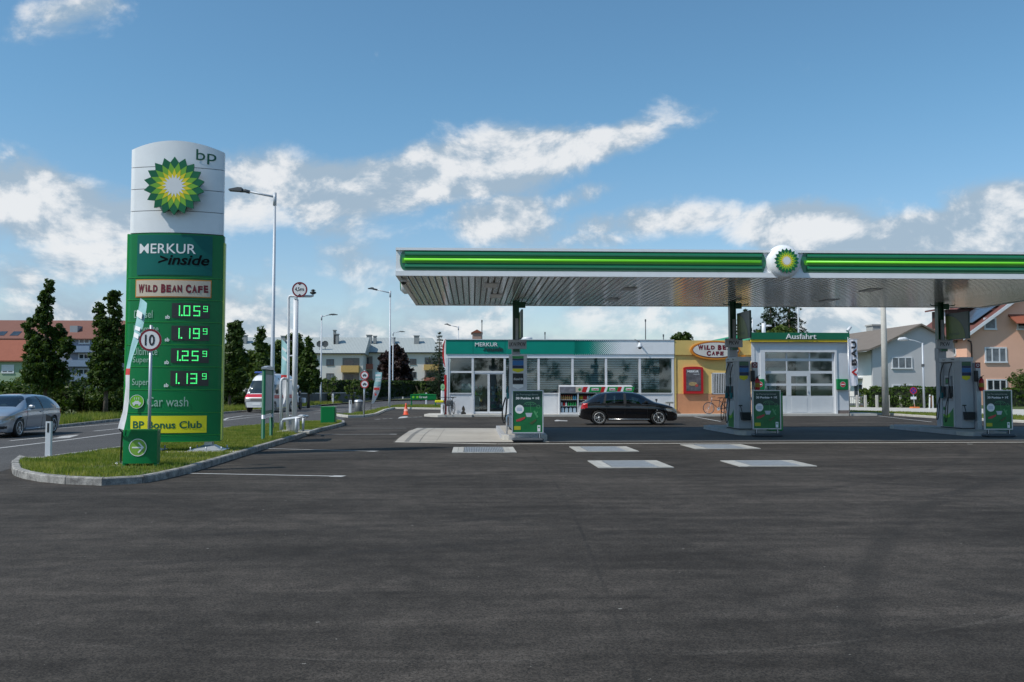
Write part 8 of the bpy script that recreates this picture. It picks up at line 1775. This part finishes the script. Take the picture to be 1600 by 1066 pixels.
mb = MB(); mb.box((c_.x-.22, c_.y, P(1428, 624, Y).z), (c_.x+.22, c_.y+.01, P(1428, 620, Y).z)); obj('extra_plate', mb, txtw, t, w=True); mb = MB(); mb.rbox((b.x-.30, Y-.2, .1), (b.x+.30, Y+.25, .22), .03); obj('foot', mb, mat('foot_orange', (.70, .20, .06), .6), t, w=True)
b = G(1456, 639, .12); t = thing('wooden_stand', 'pale and brown wooden stand leaning before the hedge beside the pump hoses', 'wooden stand', (b.x, b.y, .1), .2); mb = MB(); mb.add([(-.22, 0, 0), (-.15, 0, 0), (.0, .1, 1.05), (-.08, .1, 1.05), (-.22, .05, 0), (-.15, .05, 0), (.0, .15, 1.05), (-.08, .15, 1.05)], [(0, 1, 2, 3), (7, 6, 5, 4), (0, 4, 5, 1), (1, 5, 6, 2), (2, 6, 7, 3), (3, 7, 4, 0)]); mb.box((.12, .05, 0), (.20, .1, .98)); obj('rail', mb, txtw, t); mb = MB(); mb.box((-.1, .08, .15), (.12, .12, .95)); obj('board', mb, mat('wood_brown', (.25, .13, .07), .7), t)
b = P(1352, 630, 73); t = thing('garden_table', 'reddish brown garden table by the entrance of the white house', 'garden furniture', (b.x, 73, .1)); mb = MB(); mb.box((-.35, -.3, .65), (.5, .3, .75)); obj('top', mb, mat('table_red', (.22, .07, .05), .6), t)
for a_ in (-.3, .42): mb = MB(); mb.box((a_, -.25, 0), (a_+.06, .25, .65)); obj('leg', mb, mat('table_red', (.22, .07, .05), .6), t)
b = P(1328, 630, 71); t = thing('garden_railing', 'low grey garden railing beside the car wash hall', 'railing', (b.x, 71, .1)); mb = MB()
for k in range(9): mb.box((k*.14, 0, .1), (k*.14+.03, .03, .82))
mb.box((-.02, 0, .8), (1.2, .04, .86)); mb.box((-.02, 0, .12), (1.2, .04, .3), 0); obj('rail', mb, galv, t)

# a belt of trees behind the viewer, seen only as dark reflections in the glass
rs = np.random.RandomState(77); sb_ = []
for k in range(520):
    x_ = rs.uniform(-110, 130); h_ = 6.5+2.5*math.sin(x_*.21)+1.5*math.sin(x_*.63); sb_.append((x_, -62+rs.uniform(-3, 3), rs.uniform(0, 1)**.7*h_+.3, 1.3))
o = leaves('tree_belt', sb_, 26, 1.2, .42, hdark, None, 78, kind='stuff'); o['label'] = 'dense green tree belt across the street behind the viewer'; o['category'] = 'trees'
